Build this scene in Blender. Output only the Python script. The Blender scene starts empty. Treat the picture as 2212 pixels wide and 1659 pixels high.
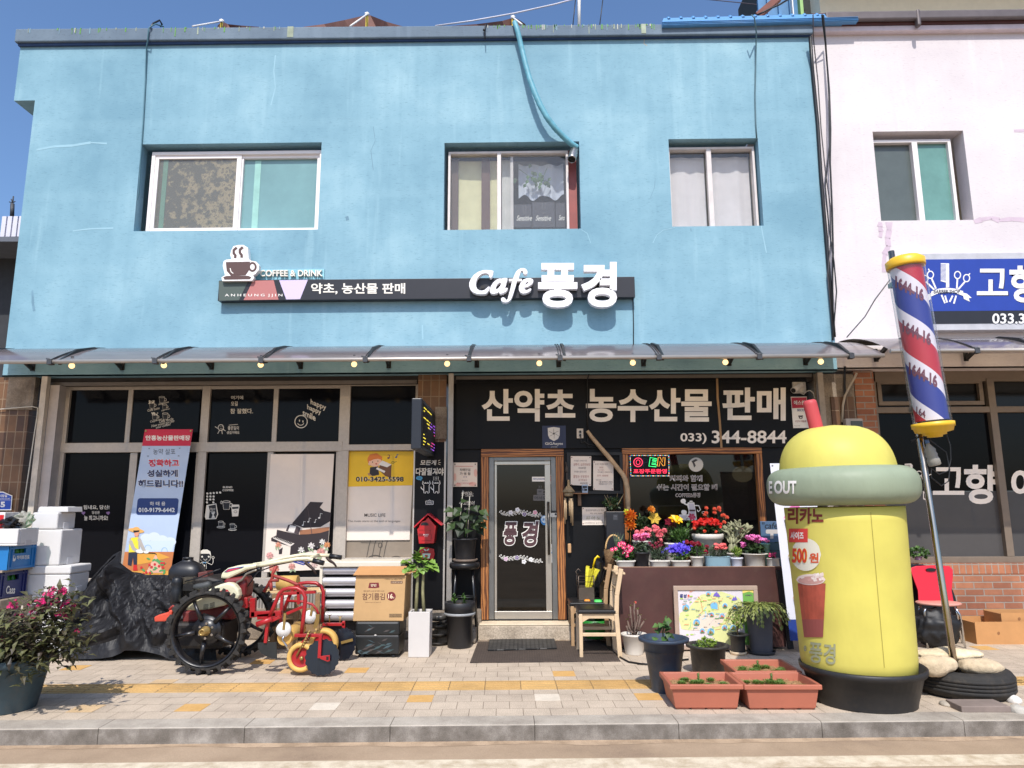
import bpy, bmesh, math, random
from mathutils import Vector as V, Matrix
random.seed(11)
S = bpy.context.scene
rad = math.radians
# camera
cd = bpy.data.cameras.new('camera'); CAM = bpy.data.objects.new('camera', cd); S.collection.objects.link(CAM)
S.camera = CAM
FPX = 1533.0
cd.sensor_width = 36; cd.lens = 36 * FPX / 2212; cd.clip_end = 2000; cd.clip_start = .05
CAM.matrix_world = Matrix.Translation((0, -8.4, 1.5)) @ Matrix.Rotation(rad(.8), 4, 'Z') @ Matrix.Rotation(rad(99.7), 4, 'X') @ Matrix.Rotation(rad(-.27), 4, 'Z')
# world and sun
SUN_EL, SUN_AZ = 51.0, 2.0      # the sun stands behind the photographer, a touch to the left
W = bpy.data.worlds.new('World'); S.world = W; W.use_nodes = True
nt = W.node_tree; bg = nt.nodes['Background']
sky = nt.nodes.new('ShaderNodeTexSky'); sky.sky_type = 'NISHITA'; sky.sun_disc = False
sky.sun_elevation = rad(SUN_EL); sky.sun_rotation = rad(180 + SUN_AZ); sky.altitude = 0; sky.air_density = 1.1; sky.dust_density = 2.2; sky.ozone_density = 8.0
nt.links.new(sky.outputs[0], bg.inputs[0]); bg.inputs[1].default_value = .15
sl = bpy.data.lights.new('sun', 'SUN'); sl.energy = 3.6; sl.angle = rad(.5); sl.color = (1, .95, .88)
so = bpy.data.objects.new('sun', sl); S.collection.objects.link(so)
sd = V((math.sin(rad(SUN_AZ)) * math.cos(rad(SUN_EL)), math.cos(rad(SUN_AZ)) * math.cos(rad(SUN_EL)), -math.sin(rad(SUN_EL))))
so.rotation_euler = sd.to_track_quat('-Z', 'Y').to_euler(); so.location = (0, -20, 30)
S.view_settings.view_transform = 'Standard'; S.view_settings.look = 'None'; S.view_settings.exposure = 0.35; S.view_settings.gamma = 1
S.cycles.max_bounces = 6; S.cycles.transparent_max_bounces = 12; S.cycles.use_denoising = True
# measuring: survey pixels (2212 x 1659 grid) to points on real planes
ZM = {'P': (0, 0, 1), 'A': (0, 0, .35), 'B': (718.9, 0, .35), 'C': (1437.8, 0, .35), 'D': (387.1, 497.7, .475), 'E': (1769.6, 497.7, .3),
 'L1': (0, 718.9, .26665), 'L2': (497.7, 718.9, .26665), 'L3': (940.1, 746.6, .2333), 'L4': (1271.9, 746.6, .2333), 'L5': (1659, 801.9, .25),
 'G1': (0, 1050.7, .3001), 'G2': (331.8, 1161.3, .225), 'G3': (663.6, 1133.7, .2), 'G4': (940.1, 1106, .2167), 'G5': (1271.9, 1023, .225),
 'G6': (1271.9, 1216.6, .25), 'G7': (1659, 1106, .2833), 'H1': (0, 1106, .13333), 'H2': (331.8, 1189, .1), 'H3': (553, 1189, .1667),
 'H4': (1150.2, 995.4, .13333), 'H5': (1316.1, 1094.9, .105), 'H6': (1520.8, 1094.9, .09332), 'H7': (1603.7, 0, .125),
 'J1': (0, 1244.3, .19), 'J2': (884.8, 801.9, .24985), 'J3': (553, 967.8, .18326), 'J4': (276.5, 912.5, .21658), 'J5': (0, 801.9, .21669), 'J6': (1437.8, 1244.3, .13332), 'K': (995.4, 564.06, .13934)}
CL = CAM.matrix_world.translation.copy(); CR = CAM.matrix_world.to_3x3()
def px(z, u, v):
 a = ZM[z]; return (a[0] + u * a[2], a[1] + v * a[2])
def ray(p): return (CR @ V(((p[0] - 1106) / FPX, -(p[1] - 829.5) / FPX, -1))).normalized()
def hitp(p, p0, n):
 d = ray(p); return CL + d * ((p0 - CL).dot(n) / d.dot(n))
def at(z, u, v, Y=0.): return hitp(px(z, u, v), V((0, Y, 0)), V((0, 1, 0)))
def gr(z, u, v, h=0.): return hitp(px(z, u, v), V((0, 0, h)), V((0, 0, 1)))
def rect(z, u0, v0, u1, v1, Y=0.):
 a, b = at(z, u0, v0, Y), at(z, u1, v1, Y); return a.x, b.x, b.z, a.z
# materials
def lin(c):
 c = c / 255.; return c / 12.92 if c <= .04045 else ((c + .055) / 1.055) ** 2.4
def C(r, g, b): return (lin(r), lin(g), lin(b), 1)
MC = {}
def newmat(name):
 m = bpy.data.materials.new(name); m.use_nodes = True; n = m.node_tree.nodes; return m, n, m.node_tree.links, n['Principled BSDF']
def nd(n, t, **k):
 x = n.new(t)
 for a, b in k.items():
  if hasattr(x, a): setattr(x, a, b)
  else: x.inputs[a].default_value = b
 return x
def mixc(n, l, a, b, f=None, mode='MIX', fac=.5):
 x = n.new('ShaderNodeMix'); x.data_type = 'RGBA'; x.blend_type = mode
 x.inputs[0].default_value = fac
 if f is not None: l.new(f, x.inputs[0])
 for s, i in ((a, 6), (b, 7)):
  if hasattr(s, 'links'): l.new(s, x.inputs[i])
  else: x.inputs[i].default_value = s
 return x.outputs[2]
def ramp(n, l, f, stops):
 r = n.new('ShaderNodeValToRGB'); e = r.color_ramp.elements
 while len(e) < len(stops): e.new(.5)
 for k, (p, c) in enumerate(stops):
  e[k].position = p; e[k].color = c if len(c) == 4 else (*c, 1)
 l.new(f, r.inputs[0]); return r.outputs[0]
def M(r, g, b, rough=.6, metal=0, var=.12, scale=6, bump=0., bscale=80, spec=.5, dirt=0., coat=0., emit=0.):
 key = (r, g, b, rough, metal, var, scale, bump, bscale, spec, dirt, coat, emit)
 if key in MC: return MC[key]
 m, n, l, p = newmat('paint'); MC[key] = m
 tc = nd(n, 'ShaderNodeTexCoord').outputs['Object']
 c = C(r, g, b); out = c
 p.inputs['Roughness'].default_value = rough; p.inputs['Metallic'].default_value = metal; p.inputs['Specular IOR Level'].default_value = spec; p.inputs['Coat Weight'].default_value = coat
 if var:
  no = nd(n, 'ShaderNodeTexNoise', Scale=scale, Detail=5., Roughness=.65); l.new(tc, no.inputs['Vector'])
  lo = tuple(x * (1 - var) for x in c[:3]); hi = tuple(min(1, x * (1 + var)) for x in c[:3])
  out = ramp(n, l, no.outputs[0], [(.3, lo), (.7, hi)])
  if dirt:
   n2 = nd(n, 'ShaderNodeTexNoise', Scale=scale * 2.7, Detail=8., Roughness=.75); l.new(tc, n2.inputs['Vector'])
   f = ramp(n, l, n2.outputs[0], [(.5, (0, 0, 0)), (.75, (dirt,) * 3)])
   out = mixc(n, l, out, C(96, 84, 68), f)
  l.new(out, p.inputs['Base Color'])
 else: p.inputs['Base Color'].default_value = c
 if bump:
  nb = nd(n, 'ShaderNodeTexNoise', Scale=bscale, Detail=4.); l.new(tc, nb.inputs['Vector'])
  bp = nd(n, 'ShaderNodeBump', Strength=min(1, bump), Distance=.01); l.new(nb.outputs[0], bp.inputs['Height']); l.new(bp.outputs[0], p.inputs['Normal'])
 if emit:
  p.inputs['Emission Color'].default_value = c; p.inputs['Emission Strength'].default_value = emit
 return m
def flat(r, g, b, rough=.55): return M(r, g, b, rough, var=0)
def leafmat(cols, rough=.5, trans=.25):
 key = ('leaf', tuple(cols))
 if key in MC: return MC[key]
 m, n, l, p = newmat('leaf'); MC[key] = m
 gi = nd(n, 'ShaderNodeNewGeometry').outputs['Random Per Island']
 k = len(cols); out = ramp(n, l, gi, [(i / max(1, k - 1), C(*cc)) for i, cc in enumerate(cols)])
 l.new(out, p.inputs['Base Color']); p.inputs['Roughness'].default_value = rough
 tr = n.new('ShaderNodeBsdfTranslucent'); l.new(out, tr.inputs[0]); mx = n.new('ShaderNodeMixShader'); mx.inputs[0].default_value = trans
 l.new(p.outputs[0], mx.inputs[1]); l.new(tr.outputs[0], mx.inputs[2]); l.new(mx.outputs[0], n['Material Output'].inputs[0])
 return m
def glassmat(name, tint, refl=.9, dust=.0, rough=.01):
 m, n, l, p = newmat(name)
 t = n.new('ShaderNodeBsdfTransparent'); t.inputs[0].default_value = (*tint, 1)
 g = n.new('ShaderNodeBsdfGlossy'); g.inputs['Roughness'].default_value = rough; g.inputs[0].default_value = (refl, refl, refl, 1)
 fr = nd(n, 'ShaderNodeFresnel', IOR=1.5); bk = n.new('ShaderNodeNewGeometry'); io = nd(n, 'ShaderNodeMath', operation='MULTIPLY_ADD'); l.new(bk.outputs['Backfacing'], io.inputs[0]); io.inputs[1].default_value = 1 / 1.5 - 1.5; io.inputs[2].default_value = 1.5; l.new(io.outputs[0], fr.inputs[0]); mx = n.new('ShaderNodeMixShader'); l.new(fr.outputs[0], mx.inputs[0]); l.new(t.outputs[0], mx.inputs[1]); l.new(g.outputs[0], mx.inputs[2])
 o = mx.outputs[0]
 if dust:
  d = n.new('ShaderNodeBsdfDiffuse'); d.inputs[0].default_value = C(190, 185, 175); m2 = n.new('ShaderNodeMixShader'); m2.inputs[0].default_value = dust
  l.new(o, m2.inputs[1]); l.new(d.outputs[0], m2.inputs[2]); o = m2.outputs[0]
 l.new(o, n['Material Output'].inputs[0]); return m
def wallmat(name, base, dark, light, stain, dash=.45):
 """sprayed facade paint: mottling, rain streaks, patched strokes, torn horizontal flecks"""
 m, n, l, p = newmat(name)
 tc = nd(n, 'ShaderNodeTexCoord').outputs['Object']
 def mp(sc):
  x = nd(n, 'ShaderNodeMapping', Scale=sc); l.new(tc, x.inputs[0]); return x.outputs[0]
 def noise(sc, s, d=6., r=.6):
  x = nd(n, 'ShaderNodeTexNoise', Scale=s, Detail=d, Roughness=r); l.new(mp(sc), x.inputs['Vector']); return x.outputs[0]
 big = noise((1, 1, 1), .9)
 out = ramp(n, l, big, [(.32, C(*dark)), (.55, C(*base)), (.72, C(*light))])
 strk = ramp(n, l, noise((7, 1, .35), 1.2), [(.5, (0, 0, 0)), (.75, (.35,) * 3)])
 out = mixc(n, l, out, C(*dark), strk)
 pale = ramp(n, l, noise((3, 1, .25), 1.9, 3.), [(.62, (0, 0, 0)), (.72, (.4,) * 3)])
 out = mixc(n, l, out, C(*light), pale)
 wv = nd(n, 'ShaderNodeTexWave', wave_type='BANDS', bands_direction='Z', Scale=.32, Distortion=.4, Detail=2.); l.new(tc, wv.inputs['Vector'])
 out = mixc(n, l, out, C(*light), ramp(n, l, wv.outputs[0], [(.93, (0, 0, 0)), (1, (.12,) * 3)]))
 fl = noise((.8, 1, 4.6), 25., 3., .6)
 f = ramp(n, l, fl, [(.6, (0, 0, 0)), (.67, (dash,) * 3)])
 out = mixc(n, l, out, C(*stain), f)
 l.new(out, p.inputs['Base Color']); p.inputs['Roughness'].default_value = .75; p.inputs['Specular IOR Level'].default_value = .25
 b1 = nd(n, 'ShaderNodeBump', Strength=.35, Distance=.004); l.new(noise((1, 1, 2.2), 30., 5.), b1.inputs['Height'])
 b2 = nd(n, 'ShaderNodeBump', Strength=.3, Distance=.004, invert=True); l.new(f, b2.inputs['Height']); l.new(b1.outputs[0], b2.inputs['Normal']); l.new(b2.outputs[0], p.inputs['Normal'])
 return m
def brickmat(name, c1, c2, mort, bw, bh, ms, axis='xz', offset=.5, rough=.8, var=.5, rot=0., bumpd=.004, speck=0.):
 m, n, l, p = newmat(name)
 tc = nd(n, 'ShaderNodeTexCoord').outputs['Object']
 vec = tc
 if axis == 'xz':
  s = n.new('ShaderNodeSeparateXYZ'); c = n.new('ShaderNodeCombineXYZ'); l.new(tc, s.inputs[0]); l.new(s.outputs[0], c.inputs[0]); l.new(s.outputs[2], c.inputs[1]); vec = c.outputs[0]
 if rot:
  mp = nd(n, 'ShaderNodeMapping', Rotation=(0, 0, rot)); l.new(vec, mp.inputs[0]); vec = mp.outputs[0]
 b = nd(n, 'ShaderNodeTexBrick', offset=offset, Scale=1., Color1=C(*c1), Color2=C(*c2), Mortar=C(*mort)); l.new(vec, b.inputs['Vector'])
 b.inputs['Mortar Size'].default_value = ms; b.inputs['Mortar Smooth'].default_value = .2; b.inputs['Bias'].default_value = 0; b.inputs['Brick Width'].default_value = bw; b.inputs['Row Height'].default_value = bh
 no = nd(n, 'ShaderNodeTexNoise', Scale=3., Detail=8., Roughness=.7); l.new(tc, no.inputs['Vector'])
 out = mixc(n, l, b.outputs[0], ramp(n, l, no.outputs[0], [(.3, (1 - var,) * 3), (.55, (1 - var * .3,) * 3), (.75, (1, 1, 1))]), mode='MULTIPLY', fac=1.)
 if speck:
  sp = nd(n, 'ShaderNodeTexNoise', Scale=160., Detail=2.); l.new(tc, sp.inputs['Vector'])
  out = mixc(n, l, out, ramp(n, l, sp.outputs[0], [(.35, (1 - speck,) * 3), (.65, (1 + speck,) * 3)]), mode='MULTIPLY', fac=1.)
 l.new(out, p.inputs['Base Color']); p.inputs['Roughness'].default_value = rough
 bp = nd(n, 'ShaderNodeBump', Strength=.8, Distance=bumpd, invert=True); l.new(b.outputs[1], bp.inputs['Height'])
 b2 = nd(n, 'ShaderNodeBump', Strength=.3, Distance=.004); n3 = nd(n, 'ShaderNodeTexNoise', Scale=90., Detail=4.); l.new(tc, n3.inputs['Vector']); l.new(n3.outputs[0], b2.inputs['Height']); l.new(bp.outputs[0], b2.inputs['Normal']); l.new(b2.outputs[0], p.inputs['Normal'])
 return m
def woodmat(name, c1, c2, sc=(14, 14, 1.2), rough=.55, dist=5.):
 m, n, l, p = newmat(name)
 tc = nd(n, 'ShaderNodeTexCoord').outputs['Object']; mp = nd(n, 'ShaderNodeMapping', Scale=sc); l.new(tc, mp.inputs[0])
 w = nd(n, 'ShaderNodeTexWave', Scale=1.2, Distortion=dist, Detail=3., bands_direction='Z' if sc[0] < sc[2] else 'X'); w.inputs['Detail Scale'].default_value = 1.5; l.new(mp.outputs[0], w.inputs['Vector'])
 out = ramp(n, l, w.outputs[0], [(.15, C(*c1)), (.75, C(*c2))]); l.new(out, p.inputs['Base Color']); p.inputs['Roughness'].default_value = rough
 b = nd(n, 'ShaderNodeBump', Strength=.2, Distance=.004); l.new(w.outputs[0], b.inputs['Height']); l.new(b.outputs[0], p.inputs['Normal']); return m
def groundmat(name, stops, s1, fine, s2=140., rough=.9, bump=.3, crack=None):
 m, n, l, p = newmat(name)
 tc = nd(n, 'ShaderNodeTexCoord').outputs['Object']
 no = nd(n, 'ShaderNodeTexNoise', Scale=s1, Detail=9., Roughness=.65); l.new(tc, no.inputs['Vector'])
 out = ramp(n, l, no.outputs[0], [(a, C(*c)) for a, c in stops])
 sp = nd(n, 'ShaderNodeTexNoise', Scale=s2, Detail=3., Roughness=.7); l.new(tc, sp.inputs['Vector'])
 out = mixc(n, l, out, ramp(n, l, sp.outputs[0], [(.33, (1 - fine,) * 3), (.67, (1 + fine,) * 3)]), mode='MULTIPLY', fac=1.)
 if crack:
  w = nd(n, 'ShaderNodeTexBrick', offset=0., Scale=1., Color1=(1, 1, 1, 1), Color2=(.86, .86, .86, 1), Mortar=(.3, .28, .26, 1)); w.inputs['Brick Width'].default_value = crack; w.inputs['Row Height'].default_value = 50.; w.inputs['Mortar Size'].default_value = .003; l.new(tc, w.inputs['Vector'])
  mp = nd(n, 'ShaderNodeMapping', Location=(.33, 25, 0)); l.new(tc, mp.inputs[0]); l.new(mp.outputs[0], w.inputs['Vector'])
  out = mixc(n, l, out, w.outputs[0], mode='MULTIPLY', fac=1.)
 l.new(out, p.inputs['Base Color']); p.inputs['Roughness'].default_value = rough; p.inputs['Specular IOR Level'].default_value = .3
 b = nd(n, 'ShaderNodeBump', Strength=bump, Distance=.006); l.new(sp.outputs[0], b.inputs['Height']); l.new(b.outputs[0], p.inputs['Normal']); return m
# mesh building
WMAT = {}
def setp(o, label=None, cat=None, group=None, kind=None):
 for k, v in (('label', label), ('category', cat), ('group', group), ('kind', kind)):
  if v: o[k] = v
 return o
def thing(name, label, cat, loc, group=None, mat=None):
 o = bpy.data.objects.new(name, None); S.collection.objects.link(o); o.empty_display_size = .1
 o.matrix_world = mat if mat is not None else Matrix.Translation(loc); WMAT[o.name] = o.matrix_world.copy() if mat is None else mat.copy()
 return setp(o, label, cat, group)
class MB:
 def __init__(s): s.bm = bmesh.new(); s.mats = []; s.mi = 0
 def use(s, m):
  if m not in s.mats: s.mats.append(m)
  s.mi = s.mats.index(m); return s
 def face(s, pts):
  f = s.bm.faces.new([s.bm.verts.new(p) for p in pts]); f.material_index = s.mi; return f
 def mesh(s, vs, fs):
  v = [s.bm.verts.new(p) for p in vs]
  for f in fs:
   try: x = s.bm.faces.new([v[i] for i in f]); x.material_index = s.mi
   except ValueError: pass
  return s
 def box(s, x0, x1, y0, y1, z0, z1, R=None, c=None):
  vs = [V((x, y, z)) for x in (x0, x1) for y in (y0, y1) for z in (z0, z1)]
  if R is not None:
   c = c if c is not None else V(((x0 + x1) / 2, (y0 + y1) / 2, (z0 + z1) / 2)); vs = [R @ (v - c) + c for v in vs]
  return s.mesh(vs, [(0, 1, 3, 2), (4, 6, 7, 5), (0, 4, 5, 1), (2, 3, 7, 6), (0, 2, 6, 4), (1, 5, 7, 3)])
 def bar(s, a, b, w, h, up=V((0, 0, 1))):
  a, b = V(a), V(b); d = (b - a).normalized()
  r = d.cross(up)
  if r.length < 1e-4: r = d.cross(V((1, 0, 0)))
  r.normalize(); u = r.cross(d)
  vs = [q + r * (w / 2 * i) + u * (h / 2 * j) for q in (a, b) for i, j in ((-1, -1), (1, -1), (1, 1), (-1, 1))]
  return s.mesh(vs, [(3, 2, 1, 0), (4, 5, 6, 7), (0, 1, 5, 4), (1, 2, 6, 5), (2, 3, 7, 6), (3, 0, 4, 7)])
 def tube(s, pts, r, seg=8, cap=True, closed=False):
  pts = [V(p) for p in pts]; n = len(pts); rs = r if isinstance(r, (list, tuple)) else [r] * n
  rings = []; prev = None
  for i, p in enumerate(pts):
   if closed: d = pts[(i + 1) % n] - pts[i - 1]
   else: d = pts[min(i + 1, n - 1)] - pts[max(i - 1, 0)]
   d = d.normalized() if d.length > 1e-9 else V((0, 0, 1))
   if prev is None:
    a = d.cross(V((0, 0, 1)))
    if a.length < .05: a = d.cross(V((1, 0, 0)))
   else: a = prev - d * prev.dot(d)
   a.normalize(); prev = a; b = d.cross(a)
   rings.append([s.bm.verts.new(p + (a * math.cos(t) + b * math.sin(t)) * rs[i]) for t in (2 * math.pi * k / seg for k in range(seg))])
  m = n if closed else n - 1
  for i in range(m):
   A, B = rings[i], rings[(i + 1) % n]
   for k in range(seg):
    f = s.bm.faces.new((A[k], A[(k + 1) % seg], B[(k + 1) % seg], B[k])); f.material_index = s.mi; f.smooth = True
  if cap and not closed:
   for rg in (rings[0][::-1], rings[-1]): f = s.bm.faces.new(rg); f.material_index = s.mi
  return s
 def lathe(s, prof, c=(0, 0, 0), seg=28, mat=None, sq=None, rz=0., cap=True):
  """prof: (radius, height) pairs; sq: superellipse power for squarish pots with (sx, sy)"""
  c = V(c); rings = []
  for r, z in prof:
   ring = []
   for k in range(seg):
    t = 2 * math.pi * (k + .5) / seg; x, y = math.cos(t), math.sin(t)
    if sq:
     e = sq[0]; q = (abs(x) ** e + abs(y) ** e) ** (-1 / e); x, y = x * q * sq[1], y * q * sq[2]
     x, y = x * math.cos(rz) - y * math.sin(rz), x * math.sin(rz) + y * math.cos(rz)
    p = V((x * r, y * r, z)); p = (mat @ p) if mat is not None else p + c
    ring.append(s.bm.verts.new(p))
   rings.append(ring)
  for A, B in zip(rings, rings[1:]):
   for k in range(seg):
    f = s.bm.faces.new((A[k], A[(k + 1) % seg], B[(k + 1) % seg], B[k])); f.material_index = s.mi; f.smooth = True
  for rg, r in ((rings[0][::-1], prof[0][0]), (rings[-1], prof[-1][0])):
   if cap and r > 1e-4: f = s.bm.faces.new(rg); f.material_index = s.mi
  return s
 def prism(s, pts, vec):
  pts = [V(p) for p in pts]; vec = V(vec); n = len(pts)
  a = [s.bm.verts.new(p) for p in pts]; b = [s.bm.verts.new(p + vec) for p in pts]
  for f in [a, b[::-1]] + [(a[i], b[i], b[(i + 1) % n], a[(i + 1) % n]) for i in range(n)]:
   x = s.bm.faces.new(f); x.material_index = s.mi
  return s
 def blob(s, c, r, sub=2, jit=0., seed=0):
  rg = random.Random(seed); q = bmesh.ops.create_icosphere(s.bm, subdivisions=sub, radius=1)
  c = V(c); R = V(r) if not isinstance(r, (int, float)) else V((r, r, r))
  for v in q['verts']:
   k = 1 + jit * (rg.random() - .5) * 2; v.co = V((v.co.x * R.x, v.co.y * R.y, v.co.z * R.z)) * k + c
  for f in {f for v in q['verts'] for f in v.link_faces}: f.smooth = True; f.material_index = s.mi
  return s
 def leaf(s, p, d, up, L, w, bend=.25, seg=2):
  p, d = V(p), V(d).normalized(); sd = d.cross(V(up))
  if sd.length < 1e-3: sd = d.cross(V((1, 0, 0)))
  sd.normalize(); n = sd.cross(d)
  m = p + d * L * .5 + n * bend * L * .3; t = p + d * L - n * bend * L * .2
  a, b, c_, e = p, m + sd * w / 2 + n * w * .1, t, m - sd * w / 2 + n * w * .1
  vs = [s.bm.verts.new(x) for x in (a, b, m, e, c_)]
  for f in ((0, 1, 2), (0, 2, 3), (2, 1, 4), (3, 2, 4)):
   x = s.bm.faces.new([vs[i] for i in f]); x.material_index = s.mi
 def build(s, name, mat=None, parent=None, bevel=0., smooth=False, local=False, seg=2, sub=0, thick=0.):
  bm = s.bm
  if not bm.verts: bm.free(); return None
  bmesh.ops.recalc_face_normals(bm, faces=bm.faces)
  if smooth:
   for f in bm.faces: f.smooth = True
  if parent is not None: w = WMAT[parent.name]
  else:
   xs = [v.co for v in bm.verts]; w = Matrix.Translation(((min(v.x for v in xs) + max(v.x for v in xs)) / 2, (min(v.y for v in xs) + max(v.y for v in xs)) / 2, min(v.z for v in xs)))
  if not local: bm.transform(w.inverted())
  me = bpy.data.meshes.new(name); bm.to_mesh(me); bm.free()
  for m in (s.mats or [mat]): me.materials.append(m)
  o = bpy.data.objects.new(name, me); S.collection.objects.link(o)
  if parent is not None: o.parent = parent
  else: o.matrix_world = w
  WMAT[o.name] = w
  if bevel:
   b = o.modifiers.new('edge', 'BEVEL'); b.width = bevel; b.segments = seg; b.limit_method = 'ANGLE'; b.angle_limit = rad(40)
  if thick: t = o.modifiers.new('solid', 'SOLIDIFY'); t.thickness = thick; t.offset = 0
  if sub: t = o.modifiers.new('sub', 'SUBSURF'); t.levels = sub; t.render_levels = sub
  return o
def copy_tree(o, parent=None):
 c = o.copy(); S.collection.objects.link(c)
 if parent is not None: c.parent = parent
 WMAT[c.name] = WMAT[o.name]
 for ch in o.children: copy_tree(ch, c)
 return c
# flat lettering and drawings on a surface
TXT = {}
def glyphs(body, bold, slant):
 k = (body, bold, slant)
 if k not in TXT:
  cu = bpy.data.curves.new('t', 'FONT'); cu.body = body; cu.offset = bold; cu.resolution_u = 4; cu.shear = slant
  ob = bpy.data.objects.new('t', cu); me = ob.to_mesh()
  vs = [(v.co.x, v.co.y) for v in me.vertices]; fs = [tuple(p.vertices) for p in me.polygons]; ob.to_mesh_clear(); bpy.data.objects.remove(ob); bpy.data.curves.remove(cu)
  x0 = min(v[0] for v in vs); x1 = max(v[0] for v in vs); y0 = min(v[1] for v in vs); y1 = max(v[1] for v in vs)
  TXT[k] = ([((x - x0) / (x1 - x0), (y - y0) / (y1 - y0)) for x, y in vs], fs)
 return TXT[k]
def plane_surf(p0, n):
 p0, n = V(p0), V(n).normalized()
 if n.dot(CL - p0) < 0: n = -n
 return lambda p: (hitp(p, p0, n), n)
def wall_surf(Y): return plane_surf((0, Y, 0), (0, -1, 0))
LAY = .0013
class Art:
 def __init__(s, surf, z): s.surf = surf; s.z = z; s.mb = MB(); s.k = 0
 def P(s, p, lay):
  q, n = s.surf(p); return q + n * (LAY * lay + s.k * 1.2e-5)
 def poly(s, pts, mat, lay=1, z=None):
  s.k += 1; s.mb.use(mat); s.mb.face([s.P(px(z or s.z, *p), lay) for p in pts]); return s
 def box(s, u0, v0, u1, v1, mat, lay=1, z=None): return s.poly([(u0, v0), (u1, v0), (u1, v1), (u0, v1)], mat, lay, z)
 def rbox(s, u0, v0, u1, v1, r, mat, lay=1, z=None):
  pts = []
  for cx, cy, a in ((u1 - r, v0 + r, -90), (u1 - r, v1 - r, 0), (u0 + r, v1 - r, 90), (u0 + r, v0 + r, 180)):
   pts += [(cx + r * math.cos(rad(a + t)), cy + r * math.sin(rad(a + t))) for t in (0, 30, 60, 90)]
  return s.poly(pts, mat, lay, z)
 def ell(s, cu, cv, ru, rv, mat, lay=1, k=20, z=None, rot=0):
  c, q = math.cos(rad(rot)), math.sin(rad(rot)); pts = []
  for i in range(k):
   t = 2 * math.pi * i / k; x, y = ru * math.cos(t), rv * math.sin(t); pts.append((cu + x * c - y * q, cv + x * q + y * c))
  return s.poly(pts, mat, lay, z)
 def line(s, pts, w, mat, lay=2, z=None, closed=False):
  s.mb.use(mat); p2 = [px(z or s.z, *p) for p in pts]; w = w * ZM[z or s.z][2] / 2
  if closed: p2 = p2 + p2[:1]
  L, R = [], []; n = len(p2)
  for i, p in enumerate(p2):
   if closed: a, b = p2[i - 1 if i else n - 2], p2[i + 1 if i < n - 1 else 1]
   else: a, b = p2[max(i - 1, 0)], p2[min(i + 1, n - 1)]
   dx, dy = b[0] - a[0], b[1] - a[1]; d = math.hypot(dx, dy) or 1; nx, ny = -dy / d * w, dx / d * w
   L.append((p[0] + nx, p[1] + ny)); R.append((p[0] - nx, p[1] - ny))
  s.k += 1
  for i in range(n - 1): s.mb.face([s.P(q, lay) for q in (L[i], L[i + 1], R[i + 1], R[i])])
  return s
 def ring(s, cu, cv, ru, rv, w, mat, lay=2, z=None, k=20, a0=0, a1=360):
  return s.line([(cu + ru * math.cos(rad(a0 + (a1 - a0) * i / k)), cv + rv * math.sin(rad(a0 + (a1 - a0) * i / k))) for i in range(k if a1 - a0 == 360 else k + 1)], w, mat, lay, z, closed=a1 - a0 == 360)
 def text(s, body, u0, v0, u1, v1, mat, lay=2, bold=0., slant=0., z=None, rise=0., depth=0., sub=0):
  """fit the words into the box; rise: how far the right end sits above the left, in zoom units"""
  vs, fs = glyphs(body, bold, slant); s.mb.use(mat); s.k += 1
  bm = s.mb.bm; vv = []
  mapf = lambda x, y: s.P(px(z or s.z, u0 + x * (u1 - u0), v1 + y * (v0 - v1) - rise * x), lay)
  if sub:
   b2 = bmesh.new(); q = [b2.verts.new((x, y, 0)) for x, y in vs]
   for f in fs: b2.faces.new([q[i] for i in f])
   bmesh.ops.triangulate(b2, faces=b2.faces);
   for _ in range(sub): bmesh.ops.subdivide_edges(b2, edges=[e for e in b2.edges if abs(e.verts[0].co.x - e.verts[1].co.x) > .06], cuts=1)
   bmesh.ops.triangulate(b2, faces=b2.faces); b2.verts.index_update()
   vs = [(v.co.x, v.co.y) for v in b2.verts]; fs = [tuple(v.index for v in f.verts) for f in b2.faces]; b2.free()
  vv = [bm.verts.new(mapf(x, y)) for x, y in vs]; new = []
  for f in fs:
   try: x = bm.faces.new([vv[i] for i in f]); x.material_index = s.mb.mi; new.append(x)
   except ValueError: pass
  if depth:
   nrm = s.surf(px(z or s.z, (u0 + u1) / 2, (v0 + v1) / 2))[1]
   bmesh.ops.remove_doubles(bm, verts=vv, dist=1e-5); new = [f for f in new if f.is_valid]
   r = bmesh.ops.extrude_face_region(bm, geom=new); bmesh.ops.translate(bm, verts=[g for g in r['geom'] if isinstance(g, bmesh.types.BMVert)], vec=-nrm * depth)
  return s
 def done(s, name, parent=None, **k): return s.mb.build(name, None, parent, **k)
BLACK = M(22, 23, 26, .45); WHITE = M(225, 222, 216, .6); CREAM = M(214, 205, 190, .7); ALU = M(168, 162, 155, .42, .55, .08, 20); DARK = M(30, 28, 28, .6)
RED = M(178, 22, 30, .35, var=.1, coat=.3); RUBBER = M(38, 36, 34, .8, bump=.3, dirt=.35); CHROME = M(200, 200, 200, .15, 1., var=.05); STEEL = M(150, 148, 142, .35, .9)
SOIL = M(92, 66, 46, .95, var=.4, scale=40, bump=.8, bscale=120); BLACKPOT = M(38, 38, 41, .5, var=.2, scale=8, dirt=.22); WHITEPOT = M(212, 206, 196, .45, var=.06)
dW = flat(232, 228, 220); dK = flat(20, 20, 24); dG = flat(120, 120, 120)
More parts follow.
